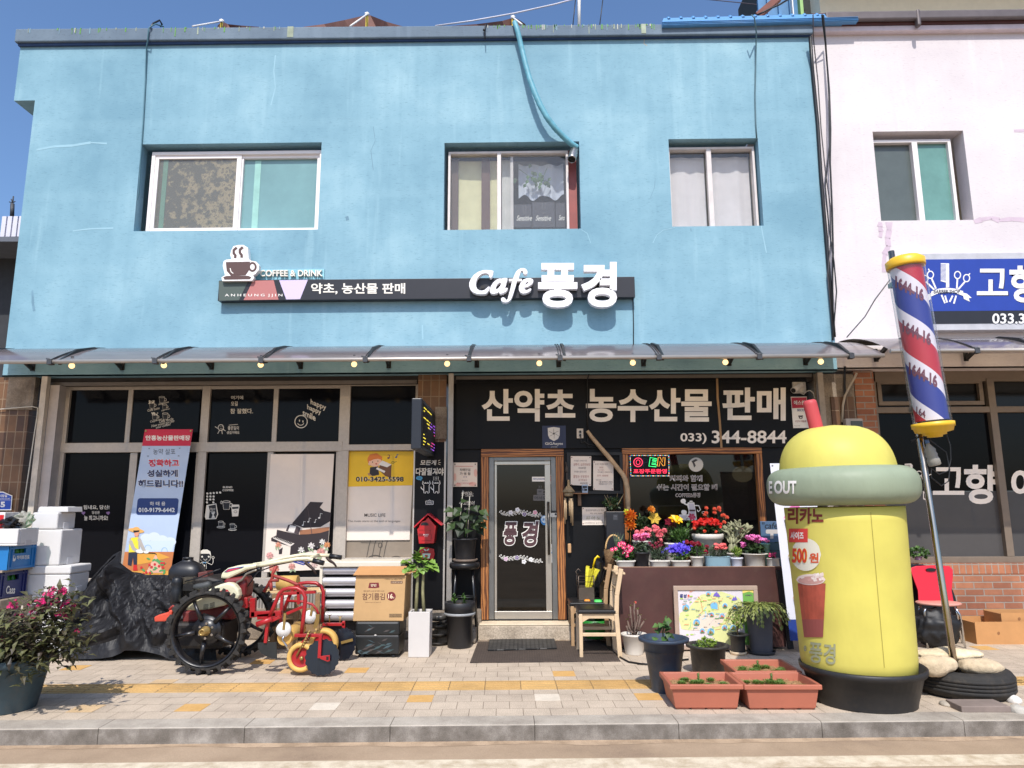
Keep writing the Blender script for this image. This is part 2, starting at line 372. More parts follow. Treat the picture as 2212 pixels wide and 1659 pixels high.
# GROUND
ka, kb = gr('P', 0, 1576), gr('P', 2212, 1556)
ang = math.atan2(kb.y - ka.y, kb.x - ka.x)
GM = Matrix.Translation(ka) @ Matrix.Rotation(ang, 4, 'Z'); GI = GM.inverted()
def gl(z, u, v): return GI @ gr(z, u, v)
def ground(mb, name, mat):
 o = mb.build(name, mat, local=True); o.matrix_world = GM; WMAT[name] = GM; o['kind'] = 'structure'; return o
paver = brickmat('paver', (198, 181, 160), (190, 173, 153), (148, 132, 114), .2, .2, .003, axis='xy', rough=.9, var=.3, speck=.3, bumpd=.003)
b = MB(); b.box(-60, 60, .222, 30, -.3, 0); ground(b, 'pavement', paver)
granite = groundmat('granite', [(.3, (144, 134, 122)), (.55, (176, 166, 152)), (.75, (190, 180, 166))], 3., .22, 210., .85, .35, crack=1.0)
b = MB(); b.box(-60, 60, 0, .22, -.3, .003); k = ground(b, 'kerb', granite)
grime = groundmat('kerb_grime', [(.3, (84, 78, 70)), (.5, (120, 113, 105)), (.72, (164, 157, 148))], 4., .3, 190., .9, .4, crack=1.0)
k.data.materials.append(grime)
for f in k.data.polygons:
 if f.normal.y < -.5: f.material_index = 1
bv = k.modifiers.new('edge', 'BEVEL'); bv.width = .012; bv.segments = 3
asph = groundmat('road', [(.28, (130, 110, 92)), (.5, (158, 136, 112)), (.72, (174, 151, 126))], 1.1, .16, 170., .95, .5)
b = MB(); b.box(-60, 60, -40, 0, -.5, -.11); ground(b, 'road', asph)
linem = groundmat('line_paint', [(.35, (176, 158, 132)), (.6, (210, 196, 172))], 8., .12, 150., .85, .3)
b = MB(); b.box(-60, 60, -.54, -.345, -.108, -.106); ground(b, 'road_marking', linem)
dustm = groundmat('dust', [(.4, (150, 128, 104)), (.6, (176, 152, 126))], 6., .2, 150., .95, .5)
b = MB(); rg = random.Random(3); top = [(-10 + i * .25, -.018 - .045 * rg.random() - .03 * math.sin(i * .7) ** 2) for i in range(100)]
for (xa, ya), (xb, yb) in zip(top, top[1:]): b.face([(xa, 0, -.103), (xa, ya, -.1085), (xb, yb, -.1085), (xb, 0, -.103)])
ground(b, 'gutter_dust', dustm)
tact = brickmat('tactile', (206, 168, 108), (194, 156, 98), (140, 114, 78), .3, .3, .004, axis='xy', offset=0., rough=.85, var=.3, speck=.14)
ty0, ty1 = gl('P', 1282, 1488.6).y, gl('P', 1282, 1467).y
b = MB(); b.box(-60, 60, ty0, ty0 + .3, -.01, .003);
for k in range(4): b.box(-12, 12, ty0 + .045 + k * .065, ty0 + .07 + k * .065, .0, .0075)
o = ground(b, 'tactile_paving', tact)
ym = groundmat('yellow_paver', [(.3, (190, 148, 86)), (.7, (206, 164, 104))], 9., .14, 160.); wm = groundmat('pale_paver', [(.3, (196, 184, 166)), (.7, (214, 202, 184))], 9., .12, 160.); om = groundmat('tan_paver', [(.3, (188, 160, 122)), (.7, (204, 176, 138))], 9., .14, 160.)
b = MB(); row = lambda y: math.floor((y - 0) / .2) * .2
for z, u, v, m in (('P', 440, 1526, ym), ('P', 915, 1515, ym), ('P', 1390, 1512, ym), ('P', 793, 1445, ym), ('P', 1212, 1450, ym), ('P', 705, 1519, wm), ('P', 1180, 1511, wm), ('P', 350, 1480, om), ('P', 205, 1530, om), ('P', 640, 1450, om), ('G7', 1600, 1045, ym), ('G7', 1880, 1300, ym), ('P', 175, 1443, ym), ('P', 565, 1430, ym)):
 p = gl(z, u, v); r = math.floor(p.y / .2); ox = (r % 2) * .1; x = math.floor((p.x - ox) / .2) * .2 + ox
 b.use(m).box(x + .002, x + .198, r * .2 + .002, r * .2 + .198, -.01, .003)
ground(b, 'coloured_paving', None)
# BLUE BUILDING
def holes_wall(mb, x0, x1, z0, z1, Y0, Y1, holes):
 xs = sorted({x0, x1, *[h[0] for h in holes], *[h[1] for h in holes]}); zs = sorted({z0, z1, *[h[2] for h in holes], *[h[3] for h in holes]})
 xs = [x for x in xs if x0 <= x <= x1]; zs = [z for z in zs if z0 <= z <= z1]
 for xa, xb in zip(xs, xs[1:]):
  for za, zb in zip(zs, zs[1:]):
   if any(h[0] - 1e-6 < xa and xb < h[1] + 1e-6 and h[2] - 1e-6 < za and zb < h[3] + 1e-6 for h in holes): continue
   mb.mesh([(xa, Y0, za), (xb, Y0, za), (xb, Y0, zb), (xa, Y0, zb)], [(0, 1, 2, 3)])
 for h in holes:
  a, b_, c, d = h
  mb.mesh([(a, Y0, c), (b_, Y0, c), (b_, Y0, d), (a, Y0, d), (a, Y1, c), (b_, Y1, c), (b_, Y1, d), (a, Y1, d)], [(0, 1, 5, 4), (1, 2, 6, 5), (2, 3, 7, 6), (3, 0, 4, 7)])
bluep = wallmat('blue_wall', (131, 169, 184), (112, 151, 168), (149, 184, 196), (80, 118, 136), .38)
pinkp = wallmat('white_wall', (212, 205, 205), (202, 194, 196), (220, 214, 213), (170, 156, 164), .35)
XL = at('P', 13, 745).x; XR = (at('C', 895, 260).x + at('C', 1005, 1659).x) / 2; XO = at('P', 30, 217).x
ZB = at('P', 1100, 806).z; ZN = at('P', 60, 217).z; ZT = at('P', 900, 88).z
blue = thing('blue_building', 'sky blue two storey cafe building with a slate parapet and black ground floor shopfront', 'building', (0, .3, 0))
W1 = (at('P', 307, 309).x * .5 + at('P', 287, 497).x * .5, at('P', 694, 330).x, at('P', 500, 497.5).z, at('P', 500, 309.5).z)
W2 = (at('P', 959, 400).x, at('P', 1253, 400).x, at('P', 1100, 495.5).z, at('P', 1100, 307).z)
W3 = (at('P', 1448, 395).x, at('P', 1643.5, 395).x, at('P', 1540, 488.5).z, at('P', 1540, 299.5).z)
b = MB(); holes_wall(b, XL, XR, ZB, ZT, 0, .16, [W1, W2, W3])
b.box(XL, XR, .0, .3, ZB - .0, ZB + .02)
b.mesh([(XL, 0, ZB), (XL, 9, ZB), (XL, 9, ZT), (XL, 0, ZT)], [(0, 1, 2, 3)])
b.box(XO, XL, 0, 1.3, ZN, ZT)
b.mesh([(XL, .3, ZT - .1), (XR, .3, ZT - .1), (XR, 9, ZT - .1), (XL, 9, ZT - .1)], [(0, 1, 2, 3)])
b.build('wall', bluep, blue)
def slate(name, a, c2):
 return wallmat(name, a, c2, tuple(min(255, x + 14) for x in a), tuple(int(x * .7) for x in a), .5)
zp0 = at('P', 900, 83, -.07).z; zp1 = at('P', 900, 56, -.07).z
def skew(ul, vl, ur, vr, Y): p_, q_ = at('P', ul, vl, Y), at('P', ur, vr, Y); return lambda x: p_.z + (q_.z - p_.z) * (x - p_.x) / (q_.x - p_.x)
tp, bt, lp = skew(42, 62, 1425, 52, -.07), skew(42, 89.5, 1745, 71.5, -.07), skew(48, 98.5, 1745, 77, -.035)
def slabskew(x0, x1, Y0, Y1, fb, ft):
 q = MB(); q.prism([(x0, Y0, fb(x0)), (x1, Y0, fb(x1)), (x1, Y0, ft(x1)), (x0, Y0, ft(x0))], (0, Y1 - Y0, 0)); return q
slabskew(XO - .04, XR + .02, -.07, 1.5, bt, tp).build('parapet', slate('slate', (108, 124, 138), (92, 108, 124)), blue, bevel=.012)
slabskew(XO - .01, XR, -.035, .5, lp, bt).build('parapet_lip', M(38, 62, 100, .7, var=.2, bump=.4), blue)
b = MB(); rg = random.Random(5); gm = [M(96, 150, 70, .8, var=.3, scale=30), M(150, 160, 140, .8, var=.3), M(190, 190, 175, .8), M(120, 150, 165, .8)]
for i in range(90):
 u = rg.choice([rg.uniform(50, 620), rg.uniform(1040, 1420), rg.uniform(1040, 1420)]); x = at('P', u, 57, -.07).x; w = rg.uniform(.002, .008); h = rg.uniform(.015, .085) * (1.6 if rg.random() < .15 else 1)
 b.use(gm[0] if rg.random() < .45 else rg.choice(gm)).box(x - w, x + w, -.0735, -.06, tp(x) - h, tp(x) + .003)
for u, w in ((628, .04), (1390, .03)): x = at('P', u, 57, -.07).x; b.use(gm[1]).box(x - w, x + w, -.0745, -.06, bt(x) + .02, tp(x) + .002)
b.build('moss_streak', None, blue)
pl_, dk_ = M(143, 181, 195, .8, var=.05), M(104, 140, 158, .8, var=.2)
for z, pts, w, m_ in (('A', [(225, 925), (330, 905), (450, 898), (560, 880), (660, 886)], 14, pl_), ('A', [(450, 1425), (560, 1412), (700, 1408)], 12, pl_), ('A', [(1700, 340), (1690, 440), (1700, 540), (1672, 650)], 12, pl_), ('B', [(1535, 1418), (1570, 1440), (1592, 1500)], 4, pl_), ('B', [(2110, 1405), (2040, 1420), (2000, 1450), (1975, 1500)], 6, pl_), ('B', [(1990, 1100), (1985, 1160), (1962, 1215)], 3, dk_), ('B', [(250, 780), (262, 870), (235, 930), (250, 1050)], 5, dk_), ('C', [(590, 1395), (600, 1450), (622, 1560)], 8, pl_), ('C', [(155, 1410), (158, 1428)], 4, dk_), ('D', [(1106, 430), (1108, 495)], 5, pl_), ('A', [(2140, 1335), (2146, 1360)], 16, dk_), ('P', [(70, 628), (71, 655), (74, 672)], 6, dk_), ('B', [(1925, 232), (1920, 270), (1940, 282)], 4, M(190, 170, 140, .8))):
 q_ = [at(z, u, v, 0) + V((0, -.0015, 0)) for u, v in pts]; s_ = w * ZM[z][2] * .0028; b = MB(); rg = random.Random(len(pts))
 for A_, B_ in zip(q_, q_[1:]):
  d = (B_ - A_).normalized(); nn = V((-d.z, 0, d.x)) * s_; f0, f1 = rg.uniform(.5, 1.3), rg.uniform(.5, 1.3); b.face([A_ + nn * f0, B_ + nn * f1, B_ - nn * f1, A_ - nn * f0])
 b.build('plaster_patch', m_, blue)
insideM = M(60, 58, 56, .9); wfr = M(232, 226, 224, .45, var=.04); clear = glassmat('window_glass', (.92, .93, .93), .9, .06)
def curtain(mb, x0, x1, z0, z1, Y, fold=.05, amp=.02):
 n = max(4, int((x1 - x0) / fold * 4)); rg = random.Random(int(x0 * 1000)); ph = [rg.random() * 3 for _ in range(3)]
 f = lambda x: amp * (math.sin(x / fold * 2.1 + ph[0]) + .6 * math.sin(x / fold * .83 + ph[1]) + .4 * math.sin(x / fold * 3.7 + ph[2]))
 for i in range(n):
  a = x0 + (x1 - x0) * i / n; c = x0 + (x1 - x0) * (i + 1) / n
  mb.mesh([(a, Y + f(a), z0), (c, Y + f(c), z0), (c, Y + f(c) * .6, z1), (a, Y + f(a) * .6, z1)], [(0, 1, 2, 3)])
def win_frame(mb, x0, x1, z0, z1, Y0, Y1, w, wb=None):
 mb.box(x0, x1, Y0, Y1, z1 - w, z1); mb.box(x0, x1, Y0, Y1, z0, z0 + (wb or w)); mb.box(x0, x0 + w, Y0, Y1, z0 + (wb or w), z1 - w); mb.box(x1 - w, x1, Y0, Y1, z0 + (wb or w), z1 - w)
def room(mb, x0, x1, z0, z1, Y0, Y1):
 mb.mesh([(x0, Y0, z0), (x1, Y0, z0), (x1, Y0, z1), (x0, Y0, z1), (x0, Y1, z0), (x1, Y1, z0), (x1, Y1, z1), (x0, Y1, z1)], [(4, 5, 6, 7), (0, 1, 5, 4), (1, 2, 6, 5), (2, 3, 7, 6), (3, 0, 4, 7)])
def slab(x0, x1, z0, z1, Y, name, mat, par, t=.006):
 q = MB(); q.box(x0, x1, Y, Y + t, z0, z1); return q.build(name, mat, par)
x0, x1, z0, z1 = W1; x0 += .1
b = MB(); win_frame(b, x0, x1, z0, z1 - .06, .09, .2, .045, .035); f1 = b.build('window', wfr, blue, bevel=.004)
xm = at('P', 513, 400, .1).x
b = MB(); win_frame(b, x0 + .03, xm + .03, z0 + .02, z1 - .09, .105, .14, .06); b.build('sash', wfr, f1, bevel=.004)
b = MB(); win_frame(b, xm - .005, x1 - .03, z0 + .02, z1 - .09, .125, .18, .055); b.build('sash', wfr, f1, bevel=.004)
m, n, l, p = newmat('peeling_paper'); tc = nd(n, 'ShaderNodeTexCoord').outputs['Object']
no = nd(n, 'ShaderNodeTexNoise', Scale=10., Detail=8., Roughness=.7); l.new(tc, no.inputs['Vector'])
sx = n.new('ShaderNodeSeparateXYZ'); l.new(tc, sx.inputs[0]); gx = nd(n, 'ShaderNodeMapRange'); l.new(sx.outputs[0], gx.inputs[0])
px0 = at('P', 340, 400, .2).x; gx.inputs[1].default_value = px0; gx.inputs[2].default_value = at('P', 500, 400, .2).x; gx.inputs[3].default_value = -.09; gx.inputs[4].default_value = .07
ad = nd(n, 'ShaderNodeMath', operation='ADD'); l.new(no.outputs[0], ad.inputs[0]); l.new(gx.outputs[0], ad.inputs[1])
l.new(ramp(n, l, ad.outputs[0], [(.5, C(108, 109, 105)), (.57, C(164, 153, 131)), (.63, C(178, 166, 142)), (.67, C(106, 106, 101)), (.75, C(136, 128, 112))]), p.inputs['Base Color']); p.inputs['Roughness'].default_value = .8
slab(x0 + .07, xm - .01, z0 + .06, z1 - .13, .135, 'screen', m, f1)
slab(x0 + .14, x0 + .2, z0 + .07, z1 - .14, .131, 'post', M(118, 160, 146, .5), f1)
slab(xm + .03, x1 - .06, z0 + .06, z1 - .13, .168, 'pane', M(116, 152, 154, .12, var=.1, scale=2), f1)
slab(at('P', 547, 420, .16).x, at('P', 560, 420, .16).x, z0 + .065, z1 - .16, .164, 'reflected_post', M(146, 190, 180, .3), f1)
slab(x0 + .07, xm - .01, z0 + .06, z1 - .13, .124, 'pane', glassmat('screen_glass', (.9, .9, .88), .8, .06), f1)
x0, x1, z0, z1 = W2
xr = at('P', 1223, 400, .12).x
b = MB(); win_frame(b, x0 + .04, xr + .03, z0, z1 - .07, .1, .2, .03, .025); xm = at('P', 1080, 400, .12).x; b.box(xm - .035, xm + .015, .098, .15, z0 + .025, z1 - .1); xq = at('P', 1106, 400, .2).x; b.box(xq - .02, xq + .018, .16, .19, z0 + .025, z1 - .1)
f2 = b.build('window', M(208, 200, 196, .45, var=.1), blue, bevel=.003)
slab(xr + .03, x1 - .03, z0, z1 - .05, .14, 'side_panel', M(138, 66, 60, .5, var=.15), f2)
slab(x0 + .07, xr, z0 + .02, z1 - .1, .15, 'pane', clear, f2)
b = MB(); room(b, x0 + .02, xr, z0, z1 - .02, .201, 1.3); b.build('room', M(66, 62, 60, .9), f2)
b = MB(); curtain(b, x0 + .1, xm - .02, z0 + .02, z1 - .1, .3, .2, .01); b.build('curtain', M(226, 220, 176, .9, var=.1), f2)
slab(x0 + .46, x0 + .57, z0 + .02, z1 - .1, .24, 'post', M(96, 66, 58, .7), f2); slab(x0 + .07, x0 + .16, z0 + .02, z1 - .1, .24, 'post', M(96, 74, 66, .7), f2)
b = MB(); curtain(b, xm + .02, xq, z0 + .02, z1 - .1, .28, .09, .012); b.build('curtain', M(210, 208, 204, .9), f2)
x0, x1, z0, z1 = W3
b = MB(); win_frame(b, x0 + .0, x1 - .02, z0, z1 - .06, .1, .2, .03, .02); xm = at('P', 1533.5, 400, .12).x; b.box(xm - .03, xm + .03, .098, .16, z0 + .02, z1 - .09)
f3 = b.build('window', M(206, 198, 194, .45, var=.1), blue, bevel=.003)
slab(x0 + .02, x1 - .04, z0 + .02, z1 - .09, .165, 'pane', clear, f3)
b = MB(); room(b, x0, x1 - .02, z0, z1 - .02, .201, 1.2); b.build('room', insideM, f3)
for a, c in ((x0 + .02, xm - .02), (xm + .05, x1 - .05)):
 b = MB(); curtain(b, a, c, z0 + .02, z1 - .12, .27, .08, .012); b.build('curtain', M(228, 220, 220, .9, var=.06), f3)
# shopfront
YF = .2                                   # face of the aluminium frames
tile = brickmat('tile', (128, 92, 60), (84, 58, 42), (150, 126, 100), .1, .2, .006, rough=.5, var=.45, offset=0.)
conc = groundmat('concrete', [(.3, (104, 94, 84)), (.55, (140, 128, 114)), (.75, (164, 152, 138))], 5., .2, 60., .95, .6)
def pillar(z, u0, u1, v, Y0, Y1, mat, z1=None, z0=0.):
 a, c = at(z, u0, v, Y0).x, at(z, u1, v, Y0).x; q = MB(); q.box(a, c, Y0, Y1, z0, z1 or ZB); return q.build('pillar', mat, blue)
pillar('P', -26, 50, 1000, .03, .5, tile); pillar('P', 902, 964, 900, .06, .5, tile)
b = MB(); xa, xb = at('P', -40, 830, .02).x, at('P', 90, 830, .02).x; b.box(at('P', 18, 830, .02).x, at('P', 76, 830, .02).x, .015, .1, at('P', 50, 885, .02).z, ZB); b.build('bare_mortar', conc, blue); b = MB(); b.box(at('L2', 1660, 600, .05).x, at('L2', 1755, 600, .05).x, .045, .1, at('L2', 1700, 860, .05).z, at('L2', 1700, 600, .05).z); b.build('bare_mortar', conc, blue)
b = MB(); a = at('P', 85, 950, .02).x; b.box(a - .03, a + .04, -.01, .05, 0, ZB); b.build('corner_post', M(196, 186, 172, .6, var=.15, dirt=.3), blue)
xa = at('P', 973, 1000, .02).x; b = MB(); b.box(xa - .03, xa + .03, -.005, .05, .05, ZB); b.build('corner_post', ALU, blue)
b = MB(); b.box(at('P', 90, 830, .1).x, at('P', 1760, 830, .1).x, .12, .4, at('P', 800, 829, .12).z, ZB - .002); b.build('lintel', M(58, 52, 48, .8, var=.3), blue)
b = MB(); b.box(at('P', 95, 830, .1).x, at('P', 900, 830, .1).x, .1, .119, at('P', 500, 826, .1).z - .03, at('P', 500, 826, .1).z + .015); b.box(at('P', 985, 830, .1).x, at('P', 1755, 830, .1).x, .1, .119, at('P', 1300, 814, .1).z - .02, at('P', 1300, 814, .1).z + .02); b.build('shutter_rail', M(120, 112, 104, .5, .4), blue)
b = MB(); b.box(at('P', 98, 950, .1).x, at('P', 122, 950, .1).x, .06, .3, .4, at('P', 110, 832, .06).z); b.build('reveal', M(176, 168, 164, .8), blue)
black = newmat('black_film')
m, n, l, p = black; p.inputs['Base Color'].default_value = C(17, 18, 22); p.inputs['Roughness'].default_value = .08; p.inputs['Specular IOR Level'].default_value = .1
FILM = m
fr = MB(); frs = []
def vbar(u, v, w, z0=None, z1=None, Y=YF, d=.08, zz='P'): x = at(zz, u, v, Y).x; fr.box(x - w / 2, x + w / 2, Y, Y + d, z0, z1); return x
ztop = at('P', 500, 826, YF).z; zt1 = at('P', 500, 955, YF).z; zt0 = at('P', 500, 976, YF).z; zbot = at('P', 600, 1248, YF).z
xl, xp = at('P', 124, 960, YF).x, at('P', 740, 960, YF).x; xe = at('P', 898, 960, YF).x
fr.box(xl, xp, YF, YF + .1, at('P', 500, 840, YF).z, ztop); fr.box(xl, xp, YF - .012, YF + .1, zt0, zt1); fr.box(xl, xp, YF, YF + .1, zbot - .1, zbot)
fr.box(xp, xe, YF, YF + .1, at('P', 820, 833, YF).z, ztop); fr.box(xp, xe, YF - .012, YF + .1, at('P', 820, 973, YF).z, at('P', 820, 960, YF).z); fr.box(xp, xe, YF, YF + .1, at('P', 820, 1216, YF).z, at('P', 820, 1205, YF).z)
for u, w in ((134, .07), (438, .1), (742, .13), (900, .05)): vbar(u, 960, w, zbot - .2, ztop, Y=YF - .006, d=.12)
for u, w in ((278, .06), (594, .06)): vbar(u, 900, w, zt1, at('P', 500, 840, YF).z, Y=YF + .012)
for u, w in ((279, .09), (420, .05), (428, .04), (578, .07), (726, .05)): vbar(u, 1100, w, zbot, zt0, Y=YF + .012)
front = fr.build('shopfront_frame', M(182, 172, 160, .45, .15, .08, 30, dirt=.15), blue, bevel=.004)
YP = YF + .03
slab(xl, xe, .3, ztop, YF + .125, 'backing', DARK, front)
for u0, v0, u1, v1 in ((150, 840, 272, 956), (284, 840, 426, 956), (448, 838, 590, 956), (598, 838, 734, 956), (750, 832, 898, 962), (136, 980, 274, 1262), (282, 980, 434, 1262), (442, 980, 576, 1262)):
 r = rect('P', u0, v0, u1, v1, YP); slab(*r, YP, 'pane', FILM, front)
r = rect('P', 750, 973, 898, 1212, YP + .03); slab(*r, YP + .03, 'pane', M(142, 130, 116, .15, var=.08), front)
m, n, l, p = newmat('skirt'); tc = nd(n, 'ShaderNodeTexCoord').outputs['Object']; w = nd(n, 'ShaderNodeTexWave', Scale=9.); l.new(tc, w.inputs['Vector']); l.new(ramp(n, l, w.outputs[0], [(.2, C(120, 116, 110)), (.8, C(182, 176, 168))]), p.inputs['Base Color']); p.inputs['Roughness'].default_value = .4; p.inputs['Metallic'].default_value = .4
slab(xl - .1, xe, .32, zbot - .09, YF + .02, 'skirt', m, blue, .03)
b = MB(); b.box(xl - .3, at('P', 1040, 1300, .05).x, .02, .5, 0, .32); b.build('footing', conc, blue, bevel=.02)
YB = .15
blackp = M(11, 11, 13, .5, var=.25, scale=3, bump=.1, bscale=30, spec=.25); xw0, xw1 = at('P', 978, 1000, YB).x, at('P', 1757, 1000, YB).x
D0 = rect('L3', 425, 960, 1215, 2555, YB); zd0 = at('P', 1140, 1338, YB).z; D0 = (D0[0], D0[1], zd0, D0[3])
C0 = (at('P', 1345, 1050, YB).x, at('L4', 1610, 1200, YB).x, at('P', 1450, 1215, YB).z, at('P', 1450, 968, YB).z)
b = MB(); holes_wall(b, xw0, xw1, 0, ZB - .03, YB, YB + .25, [D0, C0]); b.build('black_wall', blackp, blue)
wood = woodmat('grained_wood', (92, 50, 24), (172, 112, 60), (9, 9, .9), .5, 9.); woodh = woodmat('grained_wood_across', (92, 50, 24), (172, 112, 60), (.9, 9, 9), .5, 9.)
def wframe(x0, x1, z0, z1, w, Y0, Y1, bottom=True):
 q = MB(); q.use(woodh).box(x0, x1, Y0, Y1, z1 - w, z1); q.use(wood).box(x0, x0 + w, Y0, Y1, z0, z1 - w); q.box(x1 - w, x1, Y0, Y1, z0, z1 - w)
 if bottom: q.use(woodh).box(x0 + w, x1 - w, Y0, Y1, z0, z0 + w)
 return q
dw = .095
door_frame = wframe(*D0, dw, YB - .03, YB + .1, False).build('door_frame', wood, blue, bevel=.006)
cafe_win = wframe(*C0, .075, YB - .03, YB + .1).build('window_frame', wood, blue, bevel=.006)
x0, x1, z0, z1 = D0[0] + dw, D0[1] - dw, D0[2], D0[3] - dw
b = MB(); q = .06; b.box(x0, x0 + q, YB, YB + .1, z0, z1); b.box(x1 - q, x1, YB, YB + .1, z0, z1); b.box(x0 + q, x1 - q, YB, YB + .1, z1 - .045, z1)
zt = at('L3', 800, 1040, YB + .02).z; zk = at('G4', 800, 990, YB + .02).z; zk2 = at('G4', 800, 1078, YB).z
b.build('metal_jamb', M(128, 128, 126, .35, .7), door_frame, bevel=.004)
b = MB(); a, c = x0 + q + .004, x1 - q - .004
b.box(a, c, YB + .02, YB + .065, at('L3', 800, 1102, YB).z, z1 - .05); b.box(a, c, YB + .02, YB + .065, zk2 + .005, zk); b.box(a, a + .03, YB + .025, YB + .06, zk, zt); b.box(c - .07, c, YB + .025, YB + .06, zk, zt)
door = b.build('door', M(190, 184, 174, .28, .75, .06), blue, bevel=.004)
DG = glassmat('door_glass', (.1, .1, .105), .9, .012)
slab(a + .03, c - .07, zk, zt, YB + .04, 'glass', DG, door)
b = MB(); b.box(a + .03, a + .075, YB + .06, YB + .1, zk, zt); b.build('seal_strip', M(170, 184, 178, .6), door)
hx = at('L3', 1048, 1500, YB - .05).x; b = MB(); h0, h1 = at('L3', 1048, 1445, YB - .05).z, at('H4', 262, 1525, YB - .05).z
b.tube([(hx, YB - .05, h1), (hx, YB - .05, h0)], .014, 12); b.tube([(hx, YB - .05, h0 - .12), (hx, YB + .04, h0 - .12)], .008); b.tube([(hx, YB - .05, h1 + .12), (hx, YB + .04, h1 + .12)], .008); b.build('handle', M(86, 82, 78, .3, .9), door)
r = rect('H4', 228, 820, 436, 912, YB); b = MB(); b.box(r[0], r[1], YB - .015, YB + .03, r[2], r[3]); b.use(M(190, 188, 184, .3, .6)); b.mats = [b.mats[0]]; b.use(BLACK); b.box(r[0] + .05, r[0] + .13, YB - .018, YB, r[2] + .05, r[2] + .075); b.lathe([(.012, 0), (.012, .006)], mat=Matrix.Translation((r[1] - .045, YB - .014, (r[2] + r[3]) / 2)) @ Matrix.Rotation(rad(90), 4, 'X'), seg=14); b.build('lock', None, door)
inM = M(46, 44, 44, .9, var=.2)
b = MB(); room(b, D0[0], D0[1], 0, D0[3], YB + .26, 3.6); b.build('room', inM, door)
b = MB(); room(b, C0[0], C0[1], .5, C0[3], YB + .26, 3.4); b.build('room', inM, cafe_win)
CG = glassmat('cafe_glass', (.22, .22, .215), .9, .012); slab(C0[0] + .075, C0[1] - .075, C0[2] + .07, C0[3] - .075, YB + .04, 'glass', CG, cafe_win)
b = MB(); sx0, sx1 = gr('G4', 425, 1290).x, at('G4', 1360, 1200, -.06).x; b.box(sx0, sx1, -.08, .3, 0, zk2 - .03); b.build('step', groundmat('step_concrete', [(.3, (150, 136, 118)), (.6, (186, 170, 150)), (.75, (196, 182, 162))], 5., .3, 70., .95, .7), blue, bevel=.012); b = MB(); b.box(sx0 + .01, sx1 - .01, -.075, .3, zk2 - .029, zk2 - .006); b.build('step_top', M(206, 190, 164, .85, var=.12, bump=.4, dirt=.2), blue, bevel=.01)
b = MB(); b.box(sx1 + .0, xw1, -.02, .3, 0, .2); b.build('footing', conc, blue)
b = MB(); b.box(at('P', 945, 1330, -.2).x, sx0 - .01, -.26, .02, 0, at('P', 990, 1352, -.14).z); b.build('ledge', conc, blue, bevel=.03)
xa, xb = at('P', 1766, 900, .08).x, at('P', 1852, 900, .08).x
b = MB(); b.box(xa, xb, .1, .5, 0, ZB - .02); b.build('pillar', conc, blue)
b = MB(); b.box(at('E', 85, 1300, .1).x, xb - .03, .075, .1, .3, at('E', 150, 1200, .1).z); b.build('tile_facing', tile, blue)
b = MB(); a = at('E', 20, 1250, .02).x; b.box(a - .035, a + .03, 0, .06, 0, ZB - .02); b.build('corner_post', M(150, 140, 128, .6, var=.2, dirt=.3), blue)
# WHITE BUILDING
white = thing('white_building', 'pinkish white building with brown fascia, green window and brick barber shop front', 'building', (5.2, .4, 0))
YW = .05
W4 = (at('P', 1894, 380, YW).x, at('P', 2092, 380, YW).x, at('P', 2000, 476, YW).z, at('P', 2000, 283, YW).z)
ZB2 = at('E', 700, 995, YW).z; zf = at('C', 1600, 190, YW).z
b = MB(); holes_wall(b, XR + .012, XR + 9, ZB2, zf + .1, YW, YW + .22, [W4]); b.box(XR + .012, XR + 9, YW, YW + .4, ZB2 - .001, ZB2 + .02); b.box(XR + .012, XR + 9, YW + .3, 8, zf - .2, zf - .1); b.build('wall', pinkp, white)
b = MB(); b.box(XR + .012, XR + 9, -.03, .4, zf - .05, zf + .03); b.build('cornice', M(206, 194, 200, .8, var=.1), white, bevel=.015)
z1 = at('C', 1600, 90, -.06).z
b = MB(); b.box(XR + .03, XR + 9, -.05, .5, zf + .03, z1 + .05); b.build('fascia', M(84, 52, 52, .7, var=.15, bump=.3, bscale=40), white)
ga, gb = at('C', 985, 60, -.11), at('C', 2212, 68, -.11)
b = MB(); z0g = at('C', 1500, 118, -.11).z; b.box(ga.x, XR + 9, -.12, -.052, z0g, ga.z - .03); b.box(at('C', 1560, 90, -.11).x - .03, at('C', 1560, 90, -.11).x + .02, -.132, -.05, z0g - .1, ga.z - .02); b.build('roof_gutter', M(98, 90, 90, .5, .3, .15), white, bevel=.02)
x0, x1, z0, z1 = W4
b = MB(); win_frame(b, x0 + .0, x1 - .12, z0, z1 - .07, .13, .25, .04, .03); xm = at('C', 1555, 1100, .15).x; b.box(xm - .04, xm + .03, .128, .2, z0 + .03, z1 - .11); f4 = b.build('window', M(222, 216, 214, .4, var=.04), white, bevel=.004)
slab(x0 + .04, xm - .03, z0 + .03, z1 - .11, .2, 'screen', M(84, 92, 90, .3, var=.08), f4); slab(xm + .03, x1 - .16, z0 + .03, z1 - .11, .18, 'pane', M(100, 140, 132, .1, var=.14, scale=3), f4)
m_ = M(194, 176, 188, .8, var=.1); rg = random.Random(8)
def stainrun(pts, w):
 b = MB()
 for (ua, va), (ub, vb) in zip(pts, pts[1:]):
  pa, pb = at('C', ua, va, YW), at('C', ub, vb, YW); d = (pb - pa).normalized(); nn = V((-d.z, 0, d.x)); wa, wb = w * rg.uniform(.6, 1.3), w * rg.uniform(.6, 1.3); e = V((0, -.0025, 0))
  b.face([pa + nn * wa + e, pb + nn * wb + e, pb - nn * wb + e, pa - nn * wa + e])
 b.build('crack_filler', m_, white)
